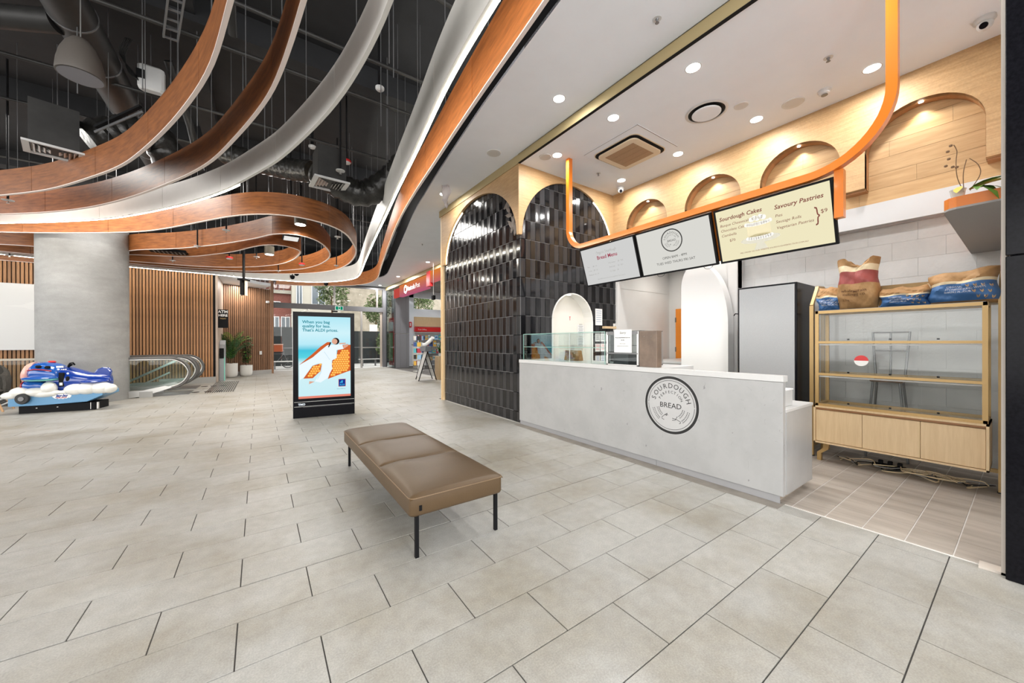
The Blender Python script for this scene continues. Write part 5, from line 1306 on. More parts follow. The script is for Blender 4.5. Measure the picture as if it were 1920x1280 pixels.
# ---- orange edged plant shelf
ps = thing('plant_shelf', 'deep grey-bottomed shelf with a rounded orange edge beside the pier', 'shelf', (5.5, .2, 2.52))
pl = [(4.42, -.02), (4.42, .33), (4.44, .37), (4.48, .397), (4.55, .402), (6.84, .402), (6.84, -.02)]
m = MB(); m.prism(pl, 'z', 2.52, 2.535); m.build('underside', mat('shelf_grey', (.30, .285, .275), .6), ps)
m = MB(); m.prism(pl, 'z', 2.535, 2.615); m.build('orange_edge', M_orange, ps)
pp = thing('orchid_plant', 'orchid with bare flower stems and drooping leaves on the orange shelf', 'potted plant', (4.52, .28, 2.615))
MB().lathe((4.52, .33, 2.615), [(.03, 0), (.042, .07), (.045, .075)], 16).build('glass_pot', mat('pot_glass', (.55, .60, .58), .15, spec=.8), pp, smooth=True)
M_leaf2 = M_leafl
def leaf(par, p0, d, L_, w_, m_, droop=.4, name='leaf', fold=.15, n=5):
    p0 = Vector(p0); d = Vector(d).normalized(); sd = d.cross(Vector((0, 0, 1)))
    if sd.length < .05: sd = Vector((1, 0, 0))
    sd.normalize(); vs = []; fq = []
    for i in range(n + 1):
        t = i / n; c = p0 + d * L_ * t + Vector((0, 0, -droop * L_ * t * t)); ww = w_ * math.sin(pi * (.08 + .92 * t) ** .8) * (1 if i < n else 0)
        up = Vector((0, 0, fold * ww))
        vs += [c - sd * ww + up, c, c + sd * ww + up]
    for i in range(n):
        a = 3 * i; fq += [(a, a + 1, a + 4, a + 3), (a + 1, a + 2, a + 5, a + 4)]
    m = MB(); m.add(vs, fq); return m.build(name, m_, par, smooth=True)
for d_, L_, w_, dr in (((-.3, -1, .5), .22, .035, .3), ((-.2, -1, .35), .26, .04, .35), ((-.6, -.6, .2), .13, .035, 1.3), ((-.9, .1, .4), .10, .03, .8), ((-.5, -1, .05), .18, .03, .8)):
    leaf(pp, (4.47, .27 if d_[0] > -.5 else .22, 2.66), d_, L_, w_, M_leaf2, dr)
leaf(pp, (4.44, .32, 2.69), (-.3, .2, -1), .05, .03, mat('leaf_yellow', (.65, .50, .05), .5), 0)
for pts in ([(4.50, .30, 2.66), (4.48, .33, 2.78), (4.47, .335, 2.90), (4.46, .33, 2.98), (4.45, .345, 3.03)], [(4.50, .27, 2.66), (4.48, .22, 2.76), (4.48, .23, 2.84), (4.47, .27, 2.90)], [(4.50, .30, 2.68), (4.48, .30, 2.8), (4.48, .285, 2.9)]):
    MB().tube(spline(pts, .02), .0028, 5).build('flower_stem', M_stem, pp)
for x, y, z in ((4.45, .36, 3.03), (4.45, .375, 2.99), (4.45, .37, 2.93), (4.45, .35, 2.86), (4.45, .385, 2.88), (4.45, .33, 2.85)):
    MB().ball((x, y, z), (.007, .012, .010), 6, 5).build('dried_bud', M_stem, pp)

# ================================================================== MALL FURNITURE
# ---- bench
bn = thing('upholstered_bench', 'tan leather bench in three padded sections on thin black legs', 'bench', (1.22, 3.6, 0))
bx0, bx1, by0, by1 = .842, 1.602, 2.425, 4.80
def cushion(y0, y1, capn, capf):
    N_ = 16; m = MB(); vs = []; fq = []
    def g(u, v):
        x = bx0 + (bx1 - bx0) * u; y = y0 + (y1 - y0) * v
        eu = 1 - abs(2 * u - 1) ** 4; ev = 1 - abs(2 * v - 1) ** 3
        edge = 1 - abs(2 * u - 1) ** 12
        z = .425 + .018 * edge + .030 * (max(0, eu) ** .6) * (max(0, ev) ** .7) - (.010 if (not capn and v == 0) or (not capf and v == 1) else 0)
        # soft diagonal tucks at the seams
        z += .012 * math.exp(-((u - .25) / .12) ** 2 - ((v - .85) / .2) ** 2) * (0 if capf else 1)
        if (capn and v == 0) or (capf and v == 1): z -= .012
        return (x, y, z)
    us = [0, .015, .04] + [i / N_ for i in range(1, N_)] + [.96, .985, 1]; vsn = [0, .02, .05] + [i / N_ for i in range(1, N_)] + [.95, .98, 1]
    for v in vsn:
        for u in us: vs.append(g(u, v))
    nu = len(us)
    for j in range(len(vsn) - 1):
        for i in range(nu - 1): fq.append((j * nu + i, j * nu + i + 1, (j + 1) * nu + i + 1, (j + 1) * nu + i))
    m.add(vs, fq); return m.build('cushion_top', M_leather, bn, smooth=True)
ys = [by0, 3.215, 4.005, by1]
cushion(ys[0], ys[1], True, False); cushion(ys[1], ys[2], False, False); cushion(ys[2], ys[3], False, True)
p = rrect(bx0, bx1, by0, by1, .04, 5)
def off(p, d): return [((x - 1.222) * (1 - d / .38) + 1.222, (y - 3.6125) * (1 - d / 1.187) + 3.6125) for x, y in p]
MB().rings([[(x, y, .292) for x, y in off(p, .03)], [(x, y, .300) for x, y in off(p, .006)], [(x, y, .315) for x, y in p], [(x, y, .418) for x, y in p], [(x, y, .430) for x, y in off(p, .004)]]).build('seat_body', M_leather, bn, smooth=True)
m = MB(); q = off(p, -.001); pts = [(x, y, .426) for x, y in q]; m.tube(pts + [pts[0]], .0035, 5); m.build('piping', mat('leather_seam', (.22, .145, .08), .5), bn, smooth=True)
for x in (.90, 1.55):
    for y in (2.46, 4.755): MB().box(x - .0125, x + .0125, y - .0125, y + .0125, 0, .30).build('leg', M_black, bn)
MB().box(.93, 1.52, 2.50, 4.72, .280, .294).build('underframe', M_black, bn)
m = MB(); m.box(.905, .925, 2.421, 2.426, .335, .372); m.build('fabric_tag', M_black, bn)

# ---- advertising kiosk
kf = thing('advertising_screen', 'tall black freestanding digital advertising screen with a supermarket advert', 'digital sign', (.548, 8.361, 0))
KR = Vector((.9922, -.1247, 0)); KU = Vector((0, 0, 1)); KN = KR.cross(KU); KO = Vector((.548, 8.361, 0)); KW = 1.123
def K(mb, d=0.): return mb.xf(KO + KN * d, KR, KU, KN)
K(MB().bbox(0, KW, 0, 2.125, -.10, 0, .004)).build('cabinet', M_blackg, kf)
m = MB(); m.box(-.004, 0, 0, 2.12, -.095, -.005); K(m).build('side_trim', M_steel, kf)
SX0, SX1, SY0, SY1 = .095, 1.045, .385, 2.035
SM = bpy.data.materials.new('advert_sky'); SM.use_nodes = True; N = SM.node_tree
for n in list(N.nodes):
    if n.type == 'BSDF_PRINCIPLED': N.nodes.remove(n)
em = N.nodes.new('ShaderNodeEmission'); tc = N.nodes.new('ShaderNodeTexCoord'); sp = N.nodes.new('ShaderNodeSeparateXYZ'); rp = N.nodes.new('ShaderNodeValToRGB'); mp = N.nodes.new('ShaderNodeMapRange')
N.links.new(tc.outputs['Object'], sp.inputs[0]); N.links.new(sp.outputs[2], mp.inputs[0]); mp.inputs[1].default_value = SY0; mp.inputs[2].default_value = SY1
N.links.new(mp.outputs[0], rp.inputs[0]); N.links.new(rp.outputs[0], em.inputs[0]); em.inputs[1].default_value = .95
N.links.new(em.outputs[0], N.nodes['Material Output'].inputs[0])
el = rp.color_ramp.elements; el[0].position = 0; el[0].color = (.55, .80, .86, 1); el[1].position = 1; el[1].color = (.42, .76, .86, 1)
for ps_, c_ in ((.43, (.62, .84, .88, 1)), (.50, (.10, .62, .72, 1)), (.585, (.06, .52, .68, 1)), (.66, (.45, .78, .88, 1)), (.8, (.60, .84, .90, 1))):
    e = el.new(ps_); e.color = c_
K(MB().box(SX0, SX1, SY0, SY1, 0, .003)).build('display', SM, kf)
def S(s, v): return (SX0 + (SX1 - SX0) * s, SY0 + (SY1 - SY0) * v)
def spx(x, y): return S((x - 107) / 543, 1 - (y - 118 + (x - 107) * 0.0) / 882)   # advert layout, from its own proportions
E_w = emis('advert_white', (.80, .90, .95), .95); E_w2 = emis('advert_fold', (.62, .78, .88), .9); E_o = emis('advert_orange', (.95, .38, .06), .95); E_o2 = emis('advert_orange_light', (1, .60, .15), 1.0)
E_r = emis('advert_net_red', (.62, .12, .03), .9); E_s = emis('advert_skin', (.75, .40, .28), .9); E_h = emis('advert_hair', (.02, .012, .012), 1.); E_t = emis('advert_teal', (.0, .22, .28), 1.); E_n = emis('advert_navy', (.01, .03, .25), 1.)
E_c = emis('advert_cyan', (.05, .45, .75), 1.)
m = MB(); poly2d(m, [spx(*q) for q in ((455, 590), (500, 540), (510, 480), (560, 430), (650, 425), (650, 715), (560, 745), (405, 800), (440, 700))], .004); poly2d(m, [spx(*q) for q in ((345, 622), (250, 650), (155, 785), (250, 785), (330, 710))], .004)
poly2d(m, [spx(*q) for q in ((112, 640), (250, 520), (330, 445), (400, 395), (430, 395), (425, 420), (340, 480), (250, 560))], .004); K(m).build('advert_net_bag', E_r, kf)
m = MB(); m2 = MB()
def inpoly(x, y, P):
    c = False; j = len(P) - 1
    for i in range(len(P)):
        if (P[i][1] > y) != (P[j][1] > y) and x < (P[j][0] - P[i][0]) * (y - P[i][1]) / (P[j][1] - P[i][1]) + P[i][0]: c = not c
        j = i
    return c
P1 = [(462, 600), (505, 545), (560, 490), (640, 480), (640, 705), (560, 735), (425, 778), (450, 700)]; P2 = [(338, 635), (255, 660), (175, 775), (245, 772), (322, 705)]
for j in range(14):
    for i in range(24):
        x = 160 + 26 * i + 13 * (j % 2); y = 470 + 24 * j
        for Pp in (P1, P2):
            if inpoly(x, y, Pp):
                a, b_ = spx(x, y); poly2d(m, arc(a, b_, .024, 0, 2 * pi, 12)[:-1], .0055); poly2d(m2, arc(a - .004, b_ + .006, .013, 0, 2 * pi, 8)[:-1], .0065)
K(m).build('advert_oranges', E_o, kf); K(m2).build('advert_highlights', E_o2, kf)
m = MB(); poly2d(m, [spx(*q) for q in ((340, 480), (400, 430), (440, 425), (560, 420), (575, 470), (500, 485), (500, 570), (445, 600), (452, 690), (400, 790), (330, 835), (270, 820), (335, 720), (345, 630), (300, 622), (240, 650), (165, 770), (120, 800), (118, 640), (250, 560))], .007); K(m).build('advert_white_clothes', E_w, kf)
m = MB(); poly2d(m, [spx(*q) for q in ((365, 500), (372, 500), (430, 590), (425, 592))], .0078); poly2d(m, [spx(*q) for q in ((345, 630), (350, 632), (340, 720), (300, 800), (294, 800), (334, 716))], .0078); K(m).build('advert_folds', E_w2, kf)
m = MB(); poly2d(m, [spx(*q) for q in ((570, 425), (625, 415), (622, 440), (575, 470))], .0075); a, b_ = spx(478, 388); poly2d(m, arc(a, b_, .052, 0, 2 * pi, 20, .058)[:-1], .0085); poly2d(m, [spx(*q) for q in ((215, 815), (270, 822), (212, 848))], .0075); poly2d(m, [spx(*q) for q in ((525, 405), (600, 402), (596, 415), (530, 420))], .0075); K(m).build('advert_skin', E_s, kf)
m = MB(); a, b_ = spx(490, 385); poly2d(m, arc(a, b_, .068, 0, 2 * pi, 24, .070)[:-1], .008); poly2d(m, [spx(*q) for q in ((430, 395), (445, 400), (420, 450), (408, 452))], .008); K(m).build('advert_hair', E_h, kf)
m = MB()
for i, s_ in enumerate(('When you bag', 'quality for less.', "That's ALDI prices.")):
    a, b_ = spx(147, 192 + 44 * i); mb_text(m, s_, a, b_, .083, z=.005, bold=.0016)
a, b_ = spx(500, 918); mb_text(m, 'Good Different.', a, b_, .026, z=.005); K(m).build('advert_lettering', E_t, kf)
m = MB(); a, b_ = spx(518, 890); c_, d_ = spx(596, 806); poly2d(m, [(a, b_), (c_, b_), (c_, d_), (a, d_)], .005); K(m).build('advert_logo_border', E_r, kf)
m = MB(); e_ = .007; poly2d(m, [(a + e_, b_ + e_), (c_ - e_, b_ + e_), (c_ - e_, d_ - e_), (a + e_, d_ - e_)], .006); K(m).build('advert_logo_ground', E_n, kf)
m = MB(); mx_ = (a + c_) / 2
for k in range(3):
    o_ = k * .022 - .03; poly2d(m, [(mx_ + o_ - .016, b_ + .07), (mx_ + o_ - .004, b_ + .07), (mx_ + .012 + o_ * .4, b_ + .125), (mx_ + .002 + o_ * .4, b_ + .125)], .007)
mb_text(m, 'ALDI', mx_, b_ + .022, .045, 'CENTER', z=.007, bold=.001); K(m).build('advert_logo_mark', E_c, kf)
m = MB(); poly2d(m, [(SX0, SY0), (SX1, SY0), (SX1, SY0 + .045), (SX0, SY0 + .045)], .005); K(m).build('advert_base_strip', emis('advert_salmon', (.80, .25, .18), .9), kf)
m = MB(); m.box(.02, KW - .01, .318, .324, 0, .004); m.box(.02, KW - .01, .224, .230, 0, .004); K(m).build('silver_line', M_steel, kf)
m = MB(); mb_text(m, 'TMO', .09, .252, .055, z=.004, bold=.003); K(m).build('maker_lettering', emis('sign_white', (.8, .85, .9), .9), kf)
m = MB()
for k in range(36): m.box(.18 + .025 * k, .192 + .025 * k, .207, .213, 0, .003)
K(m).build('vent_slots', M_dsteel, kf)

# ---- children's ride
rd = thing('kiddie_ride', 'blue and white coin operated aeroplane ride beside the concrete column', 'children\'s ride', (-4.2, 12.35, 0))
E1 = Vector((.985, -.17, 0)).normalized(); E2 = Vector((.17, .985, 0)).normalized(); RO = Vector((-4.22, 12.38, 0))
def RD(mb):
    mb.v = [tuple(RO + E1 * (v[0] * .93 + .01) + E2 * v[1] + Vector((0, 0, v[2]))) for v in mb.v]; return mb
RD(MB().box(.0, 1.25, .0, .55, 0, .17)).build('plinth', M_black, rd)
m = MB(); m.prism([(-.13, .17), (-.13, .40), (.2, .42), (.75, .44), (1.38, .46), (1.42, .40), (1.42, .33), (1.15, .20), (.4, .17)], 'y', -.07, .62); RD(m).build('base_tray', M_rides, rd, bevel=.01)
for c, r in (((-.10, .0, .40), (.17, .13, .085)), ((.06, -.02, .46), (.19, .14, .12)), ((.30, -.02, .46), (.22, .14, .105)), ((.50, -.03, .53), (.13, .13, .14)), ((.44, -.02, .42), (.26, .13, .09))):
    RD(MB().ball(c, r, 18, 12)).build('front_cloud', M_ridew, rd, smooth=True)
for c, r in (((.94, -.02, .48), (.20, .15, .125)), ((1.14, -.02, .49), (.22, .16, .135)), ((1.36, .0, .49), (.22, .16, .135)), ((1.50, .02, .47), (.14, .15, .11)), ((1.0, .0, .45), (.32, .13, .06)), ((.70, -.02, .43), (.25, .10, .04))):
    RD(MB().ball(c, r, 18, 12)).build('rear_cloud', M_ridew, rd, smooth=True)
def hull(prof, name, m_, n=20):
    # prof: (a, centre b, centre z, half b, half z)
    rs = [[(a, cb + hb * cos(2 * pi * k / n), cz + hz * sin(2 * pi * k / n)) for k in range(n)] for a, cb, cz, hb, hz in prof]
    return RD(MB().rings(rs)).build(name, m_, rd, smooth=True)
hull([(.06, .28, .86, .12, .10), (.09, .28, .86, .22, .20), (.18, .28, .86, .28, .235), (.35, .28, .85, .30, .245), (.52, .28, .82, .29, .235), (.60, .28, .78, .26, .21), (.63, .28, .74, .2, .18)], 'front_body', M_ridel)
hull([(.42, .28, .66, .26, .30), (.60, .28, .66, .27, .33), (.72, .26, .66, .27, .32), (.90, .24, .66, .25, .255), (1.10, .22, .64, .22, .20), (1.30, .22, .63, .17, .18), (1.45, .22, .63, .09, .14)], 'rear_body', M_rideb)
m = MB(); m.prism([(1.02, .66), (1.14, .80), (1.22, .91), (1.32, .955), (1.42, .94), (1.47, .86), (1.455, .74), (1.49, .62), (1.2, .55)], 'y', .16, .24); RD(m).build('tail_fin', M_rideb, rd, bevel=.02, seg=3)
RD(MB().ball((1.22, .05, .64), (.25, .20, .045), 18, 10)).build('tail_plane', M_rideb, rd, smooth=True)
hull([(.07, .02, .60, .07, .07), (.10, .02, .60, .10, .095), (.20, .02, .59, .11, .105), (.36, .02, .58, .10, .09), (.45, .02, .57, .06, .05)], 'engine_pod', M_ridel)
hull([(.045, .02, .60, .06, .055), (.06, .02, .60, .095, .09), (.085, .02, .60, .10, .098)], 'engine_ring', M_rider)
RD(MB().ball((.34, .0, .75), (.30, .20, .055), 20, 10)).build('wing', M_ridel, rd, smooth=True); RD(MB().ball((.36, .0, .722), (.285, .19, .04), 20, 10)).build('wing_underside', M_teal, rd, smooth=True)
hull([(-.10, .28, .80, .05, .07), (-.06, .28, .80, .14, .16), (.0, .28, .84, .20, .21), (.07, .28, .88, .24, .21), (.13, .28, .9, .2, .2)], 'pink_nose', M_ridep)
m = MB(); m.tube([(.12, .03, .92), (.25, -.015, .945), (.40, -.015, .93), (.52, .01, .90)], .014, 8); RD(m).build('crimson_stripe', M_rider, rd, smooth=True)
for a in (.30, .45): RD(MB().ball((a, .02, 1.0 - (a - .3) * .1), (.055, .03, .035), 10, 6)).build('side_vent', M_black, rd, smooth=True)
RD(MB().ball((.38, .28, 1.09), (.07, .06, .03), 12, 8)).build('beacon', M_red, rd, smooth=True)
def disc(c, r, h, name, m_, n=28):
    m = MB(); m.rings([[(c[0] + rr * cos(2 * pi * k / n), c[1] + d_, c[2] + rr * sin(2 * pi * k / n)) for k in range(n)] for rr, d_ in ((r * .9, -h), (r, -h * .6), (r, 0))]); return RD(m).build(name, m_, rd, smooth=True)
disc((.13, -.11, .335), .115, .05, 'tyre', M_rubber); disc((.13, -.155, .335), .05, .02, 'wheel_hub', M_dsteel)
RD(MB().bbox(.64, .73, -.01, .03, .55, .86, .008)).build('coin_box', M_black, rd); RD(MB().box(.66, .71, -.016, -.008, .58, .64)).build('coin_label', M_paper, rd)
RD(MB().ball((.79, .0, .72), (.035, .02, .06), 12, 8)).build('button_plate', M_black, rd, smooth=True)
for k in range(3): RD(MB().ball((.68 + .035 * k, .02, .93), (.014, .014, .014), 8, 6)).build('push_button', M_paper, rd, smooth=True)
m = MB(); m.tube([(.74, .12, 1.0), (.78, .10, 1.06), (.83, .10, 1.07), (.85, .12, 1.02)], .016, 8); m.tube([(.70, .2, .98), (.80, .12, 1.03)], .02, 8); RD(m).build('steering_handle', M_black, rd, smooth=True)
m = MB(); m.box(.60, .72, .0, .02, .97, 1.01); RD(m).build('chrome_badge', M_steel, rd)
m = MB(); poly2d(m, arc(.80, .84, .022, 0, 2 * pi, 14)[:-1], 0)
m.v = [(x, -.015, z) for x, z, _ in m.v]; RD(m).build('round_badge', M_paper, rd)
m = MB(); pts = arc(.73, .345, .16, 0, 2 * pi, 30, .055)[:-1]; m.add([(x, -.073, z + .008 * sin(5 * x * 20)) for x, z in pts], [tuple(range(len(pts)))]); RD(m).build('name_plate', M_paper, rd)
m = MB(); mb_text(m, 'Jay-Jay', .73, .338, .075, 'CENTER', italic=.2, bold=.003); m.v = [(x, -.076, y) for x, y, z in m.v]; RD(m).build('lettering', M_rideb, rd)
m = MB(); mb_text(m, 'MINI FLIGHT', .73, .305, .030, 'CENTER', bold=.001); m.v = [(x, -.076, y) for x, y, z in m.v]; RD(m).build('small_lettering', M_red, rd)
for a in (.28, .62): RD(MB().box(a - .012, a + .012, -.004, 0, .10, .115)).build('plinth_screw', M_steel, rd)
for a in (1.18, 1.30): 
    m = MB(); m.tube([(a, .02, .17), (a, .02, .02)], .022, 10); RD(m).build('castor', M_steel, rd)
# ---- armchair at the left edge
ac = thing('armchair', 'dark grey armchair with a pale wooden leg at the left edge', 'armchair', (-5.0, 13.2, 0))
m = MB(); rs = []
for z, r, o_ in ((.42, .28, 0), (.46, .33, 0), (.62, .36, .01), (.82, .37, .03), (.98, .34, .05), (1.03, .30, .055)):
    r_ = []
    for k in range(21):
        a = RAD(-20 + 220 * k / 20); r_.append((-5.0 + r * cos(a), 13.25 + r * sin(a) * .95 + o_, z - .22 * max(0, -sin(a - RAD(0))) - .18 * (abs(cos(a)) ** 3) * (z > .6)))
    for k in range(20, -1, -1):
        a = RAD(-20 + 220 * k / 20); r_.append((-5.0 + (r - .05) * cos(a), 13.25 + (r - .05) * sin(a) * .95 + o_, z - .22 * max(0, -sin(a)) - .18 * (abs(cos(a)) ** 3) * (z > .6)))
    rs.append(r_)
m.rings(rs); m.build('shell', M_fabric, ac, smooth=True)
MB().ball((-5.0, 13.17, .45), (.32, .33, .08), 20, 10).build('seat', M_fabric, ac, smooth=True)
for x, y, x2, y2 in ((-4.80, 13.05, -4.63, 12.98), (-5.2, 13.05, -5.34, 12.98), (-4.8, 13.4, -4.66, 13.5), (-5.2, 13.4, -5.34, 13.5)): MB().tube([(x, y, .42), (x2, y2, 0)], [.026, .018], 10).build('leg', M_woodl, ac)

# ---- escalators
es = thing('escalator', 'pair of escalators with clear glass sides and looped handrails behind the column', 'escalator', (-3.5, 15.6, 0))
for y, xe in ((14.12, -1.66), (15.25, -1.62), (15.75, -1.62), (16.9, -1.62)):
    r = .43; cx_, cz_ = xe - r, .655
    top = [(-9.5, y, -2.2), (-4.4, y, .62), (-4.0, y, .92), (-3.5, y, cz_ + r)]
    path = top + [(cx_ + .0 + r * sin(a), y, cz_ + r * cos(a)) for a in [pi * i / 14 for i in range(15)]] + [(cx_ - .45, y, cz_ - r - .10), (cx_ - .7, y, .02)]
    MB().tube(path, .033, 8).build('handrail', M_rubber if False else mat('handrail_grey', (.10, .095, .09), .35), es, smooth=True)
    path2 = [(p_[0] - (.04 if p_[0] > cx_ else 0) , p_[1], p_[2] - (.04 if p_[2] > cz_ else -.035)) for p_ in path]
    MB().tube(path2, .022, 8).build('newel_trim', M_steel, es, smooth=True)
    poly = [(p_[0], p_[2]) for p_ in path2[2:-2]] + [(cx_ - .6, .20), (-3.6, .20), (-4.3, -.1)]
    m = MB(); m.prism(poly, 'y', y - .006, y + .006); m.build('glass_side', M_glassg, es)
    m = MB(); m.prism([(-9.5, -3.3), (-9.5, -2.9), (-4.3, -.05), (-3.4, .20), (cx_ - .55, .20), (cx_ - .1, .30), (cx_ + .05, .24), (cx_ - .55, .03), (-3.0, .0), (-3.2, -.4)], 'y', y - .05, y + .05); m.build('skirt_deck', M_steel, es)
    m = MB(); m.box(cx_ - .62, cx_ - .35, y - .06, y + .06, 0, .16); m.build('newel_base', mat('newel_grey', (.38, .38, .37), .5), es)
for k in range(3):
    MB().box(-9, -3.0, 14.2, 15.2, -.004 - k, -.004 - k + .001) if False else None
for y0_, y1_ in ((14.2, 15.2), (15.8, 16.85)):
    MB().box(-3.2, -1.7, y0_, y1_, .0, .012).build('landing_plate', M_dsteel, es)
    for k in range(7):
        MB().box(-3.6 - .4 * k, -3.2 - .4 * k, y0_, y1_, -.23 * (k + 1), -.23 * k - .002).build('step', M_dsteel, es)
MB().sweep([(-4.4, 16.0, -.3), (-2.2, 16.0, .95)], .05, .06).build('inclined_rail', M_steel, es); MB().sweep([(-4.4, 16.2, -.55), (-2.4, 16.2, .55)], .05, .05).build('inclined_rail', M_steel, es)
m = MB(); m.box(-13, -3.0, 17.28, 17.32, -3, -.01); m.box(-13, -3.0, 14.28, 14.32, -3, -.01); m.box(-13, -3.0, 14.3, 17.3, -3.05, -3)
struct(m.build('wall_pit', M_skirt), 'grey sides of the opening that the escalators drop into', 'wall')
gb = thing('glass_balustrade', 'glass balustrade with a pale top rail below the white hoarding', 'balustrade', (-6.5, 17.2, 0))
for k in range(5): MB().box(-9.5 + 1.1 * k, -8.42 + 1.1 * k, 17.35, 17.365, .05, 1.0).build('glass_panel', M_glassg, gb)
MB().box(-9.5, -4.0, 17.33, 17.39, 1.0, 1.06).build('top_rail', mat('rail_beige', (.60, .54, .44), .5), gb)
for i, (x, y) in enumerate(((-2.35, 14.55), (-2.05, 14.55), (-1.78, 14.5), (-2.3, 16.3), (-2.05, 16.3), (-1.8, 16.25))):
    o = MB().lathe((x + .75, y + .1, .001), [(.10, 0), (.09, .006), (.02, .008)], 14).build('floor_sticker', M_blackg); o.scale = (1, 1, 1)
    tag(o, 'dark oval sticker on the floor before the escalators, %s row, %s' % ('front' if i < 3 else 'back', ('left', 'middle', 'right')[i % 3]), 'sticker', 'dark stickers in front of the escalators, %s row' % ('front' if i < 3 else 'back'))
# ---- tactile strips
tc_ = thing('tactile_paving', 'set of raised black and steel tactile strips on the floor before the escalators', 'tactile paving', (-1.0, 16.1, 0))
for k in range(13):
    x = -1.33 + .055 * k
    MB().box(x - .010, x + .010, 14.2, 18.0, 0, .006).build('strip', M_ink, tc_)
    MB().box(x + .014, x + .030, 14.2, 18.0, 0, .004).build('steel_insert', M_steel, tc_)
# ---- cash machine and sign
at = thing('cash_machine', 'grey cash machine seen from the side in the slatted alcove', 'cash machine', (-1.2, 18.6, 0))
m = MB(); m.prism([(18.35, 0), (18.35, .95), (18.5, 1.15), (18.55, 1.45), (18.8, 1.62), (19.1, 1.62), (19.1, 0)], 'x', -1.295, -1.12); m.build('cabinet', mat('atm_grey', (.30, .31, .33), .4), at, bevel=.01)
MB().box(-1.13, -1.115, 18.32, 18.36, .02, .95).build('lit_edge', emis('atm_green', (.25, .8, .55), .8), at); MB().box(-1.28, -1.14, 18.33, 18.35, .9, 1.3).build('keypad', M_black, at)
sg_ = thing('cash_machine_sign', 'black hanging ATM sign on the pale return wall', 'sign', (-1.15, 18.4, 2.1))
MB().box(-1.31, -.99, 18.10, 18.14, 2.10, 2.82).build('sign_board', M_black, sg_)
m = MB(); mb_text(m, 'ATM', 0, .12, .15, 'CENTER', bold=.004); mb_text(m, 'HERE', 0, -.01, .12, 'CENTER', bold=.004); m.xf((-1.15, 18.097, 2.56), (1, 0, 0), (0, 0, 1)); m.build('lettering', M_paper, sg_)
m = MB(); mb_text(m, 'TREAT', 0, -.12, .07, 'CENTER'); m.xf((-1.15, 18.097, 2.56), (1, 0, 0), (0, 0, 1)); m.build('small_lettering', mat('sign_gold', (.6, .4, .15), .5), sg_)
# ---- potted plants
def pot(x, y, r, h, label, tall):
    t = thing('potted_plant', label, 'potted plant', (x, y, 0))
    MB().lathe((x, y, 0), [(r * .62, 0), (r * .80, .02), (r * .95, .10), (r, .22), (r, h), (r * .93, h), (r * .93, h - .05)], 32, cap=False).build('pot', M_potw, t, smooth=True)
    MB().cyl((x, y), r * .93, h - .07, h - .05, 24).build('soil', M_soil, t); return t
t = pot(-1.02, 20.10, .255, .62, 'tall white pot with a large dark green palm by the cash machine', 1)
rnd = random.Random(4)
for k in range(13):
    a = rnd.uniform(3.6, 6.6) if k > 3 else (0.0, -1.2, 5.6, 4.2)[k]; lean = rnd.uniform(.35, .95); L_ = rnd.uniform(1.3, 2.3)
    base = Vector((-1.02 + .05 * cos(a), 20.10 + .05 * sin(a), .56)); pts = []
    for i in range(9):
        s = i / 8; pts.append(base + Vector((cos(a) * lean * s * s * .9, sin(a) * lean * s * s * .9, L_ * s - .42 * lean * L_ * s ** 3)))
    MB().tube(pts, [.012 - .001 * i for i in range(9)], 5).build('frond_stem', M_stem if k % 3 else M_leaf, t)
    m = MB()
    for i in range(4, 22):
        s = i / 22; ii = s * 8; j = min(7, int(ii)); c = pts[j].lerp(pts[j + 1], ii - j); d = (pts[j + 1] - pts[j]).normalized(); sd = d.cross(Vector((0, 0, 1))).normalized()
        for sg in (-1, 1):
            LL = .30 * math.sin(pi * (.15 + .8 * s)); e = c + (sd * sg * .8 + d * .7 + Vector((0, 0, -.25))).normalized() * LL; w_ = d * .012
            m.add([c - w_, c + w_, (c + e) / 2 + w_ * 1.3 + Vector((0, 0, .02)), e, (c + e) / 2 - w_ * 1.3 + Vector((0, 0, .02))], [(0, 1, 2, 3, 4)])
    m.build('frond', M_leaf if k % 4 else M_leafl, t)
t = pot(-.48, 20.52, .24, .50, 'lower white pot with a bushy broad leaved plant by the slat wall', 1)
for k in range(22):
    a = rnd.uniform(0, 2 * pi); lean = rnd.uniform(.05, .30); H_ = rnd.uniform(.7, 1.55); p0 = Vector((-.48, 20.52, .45)); p1 = p0 + Vector((cos(a) * lean, sin(a) * lean, H_))
    MB().tube([p0, p0.lerp(p1, .5) + Vector((.02, 0, .05)), p1], .008, 5).build('stem', M_stem, t)
    for i in range(8):
        q = p0.lerp(p1, .25 + .75 * i / 8); b_ = a + i * 2.4
        leaf(t, q, (cos(b_), sin(b_), .35), rnd.uniform(.15, .22), .06, M_leaf if (i + k) % 4 else M_leafl, .5, n=3)
t = thing('wall_socket', 'small grey switch box on the slat wall right of the plants', 'switch', (.05, 21.2, 1.0)); MB().bbox(.02, .12, 21.14, 21.22, .95, 1.12, .008).build('housing', M_white, t)
t = thing('wall_sensor', 'small white sensor high on the slat wall beside the glazing', 'sensor', (.38, 21.35, 3.5)); MB().bbox(.28, .42, 21.28, 21.40, 3.45, 3.55, .01).build('housing', M_white, t); MB().ball((.37, 21.27, 3.5), .02, 8, 6).build('lens', M_black, t)
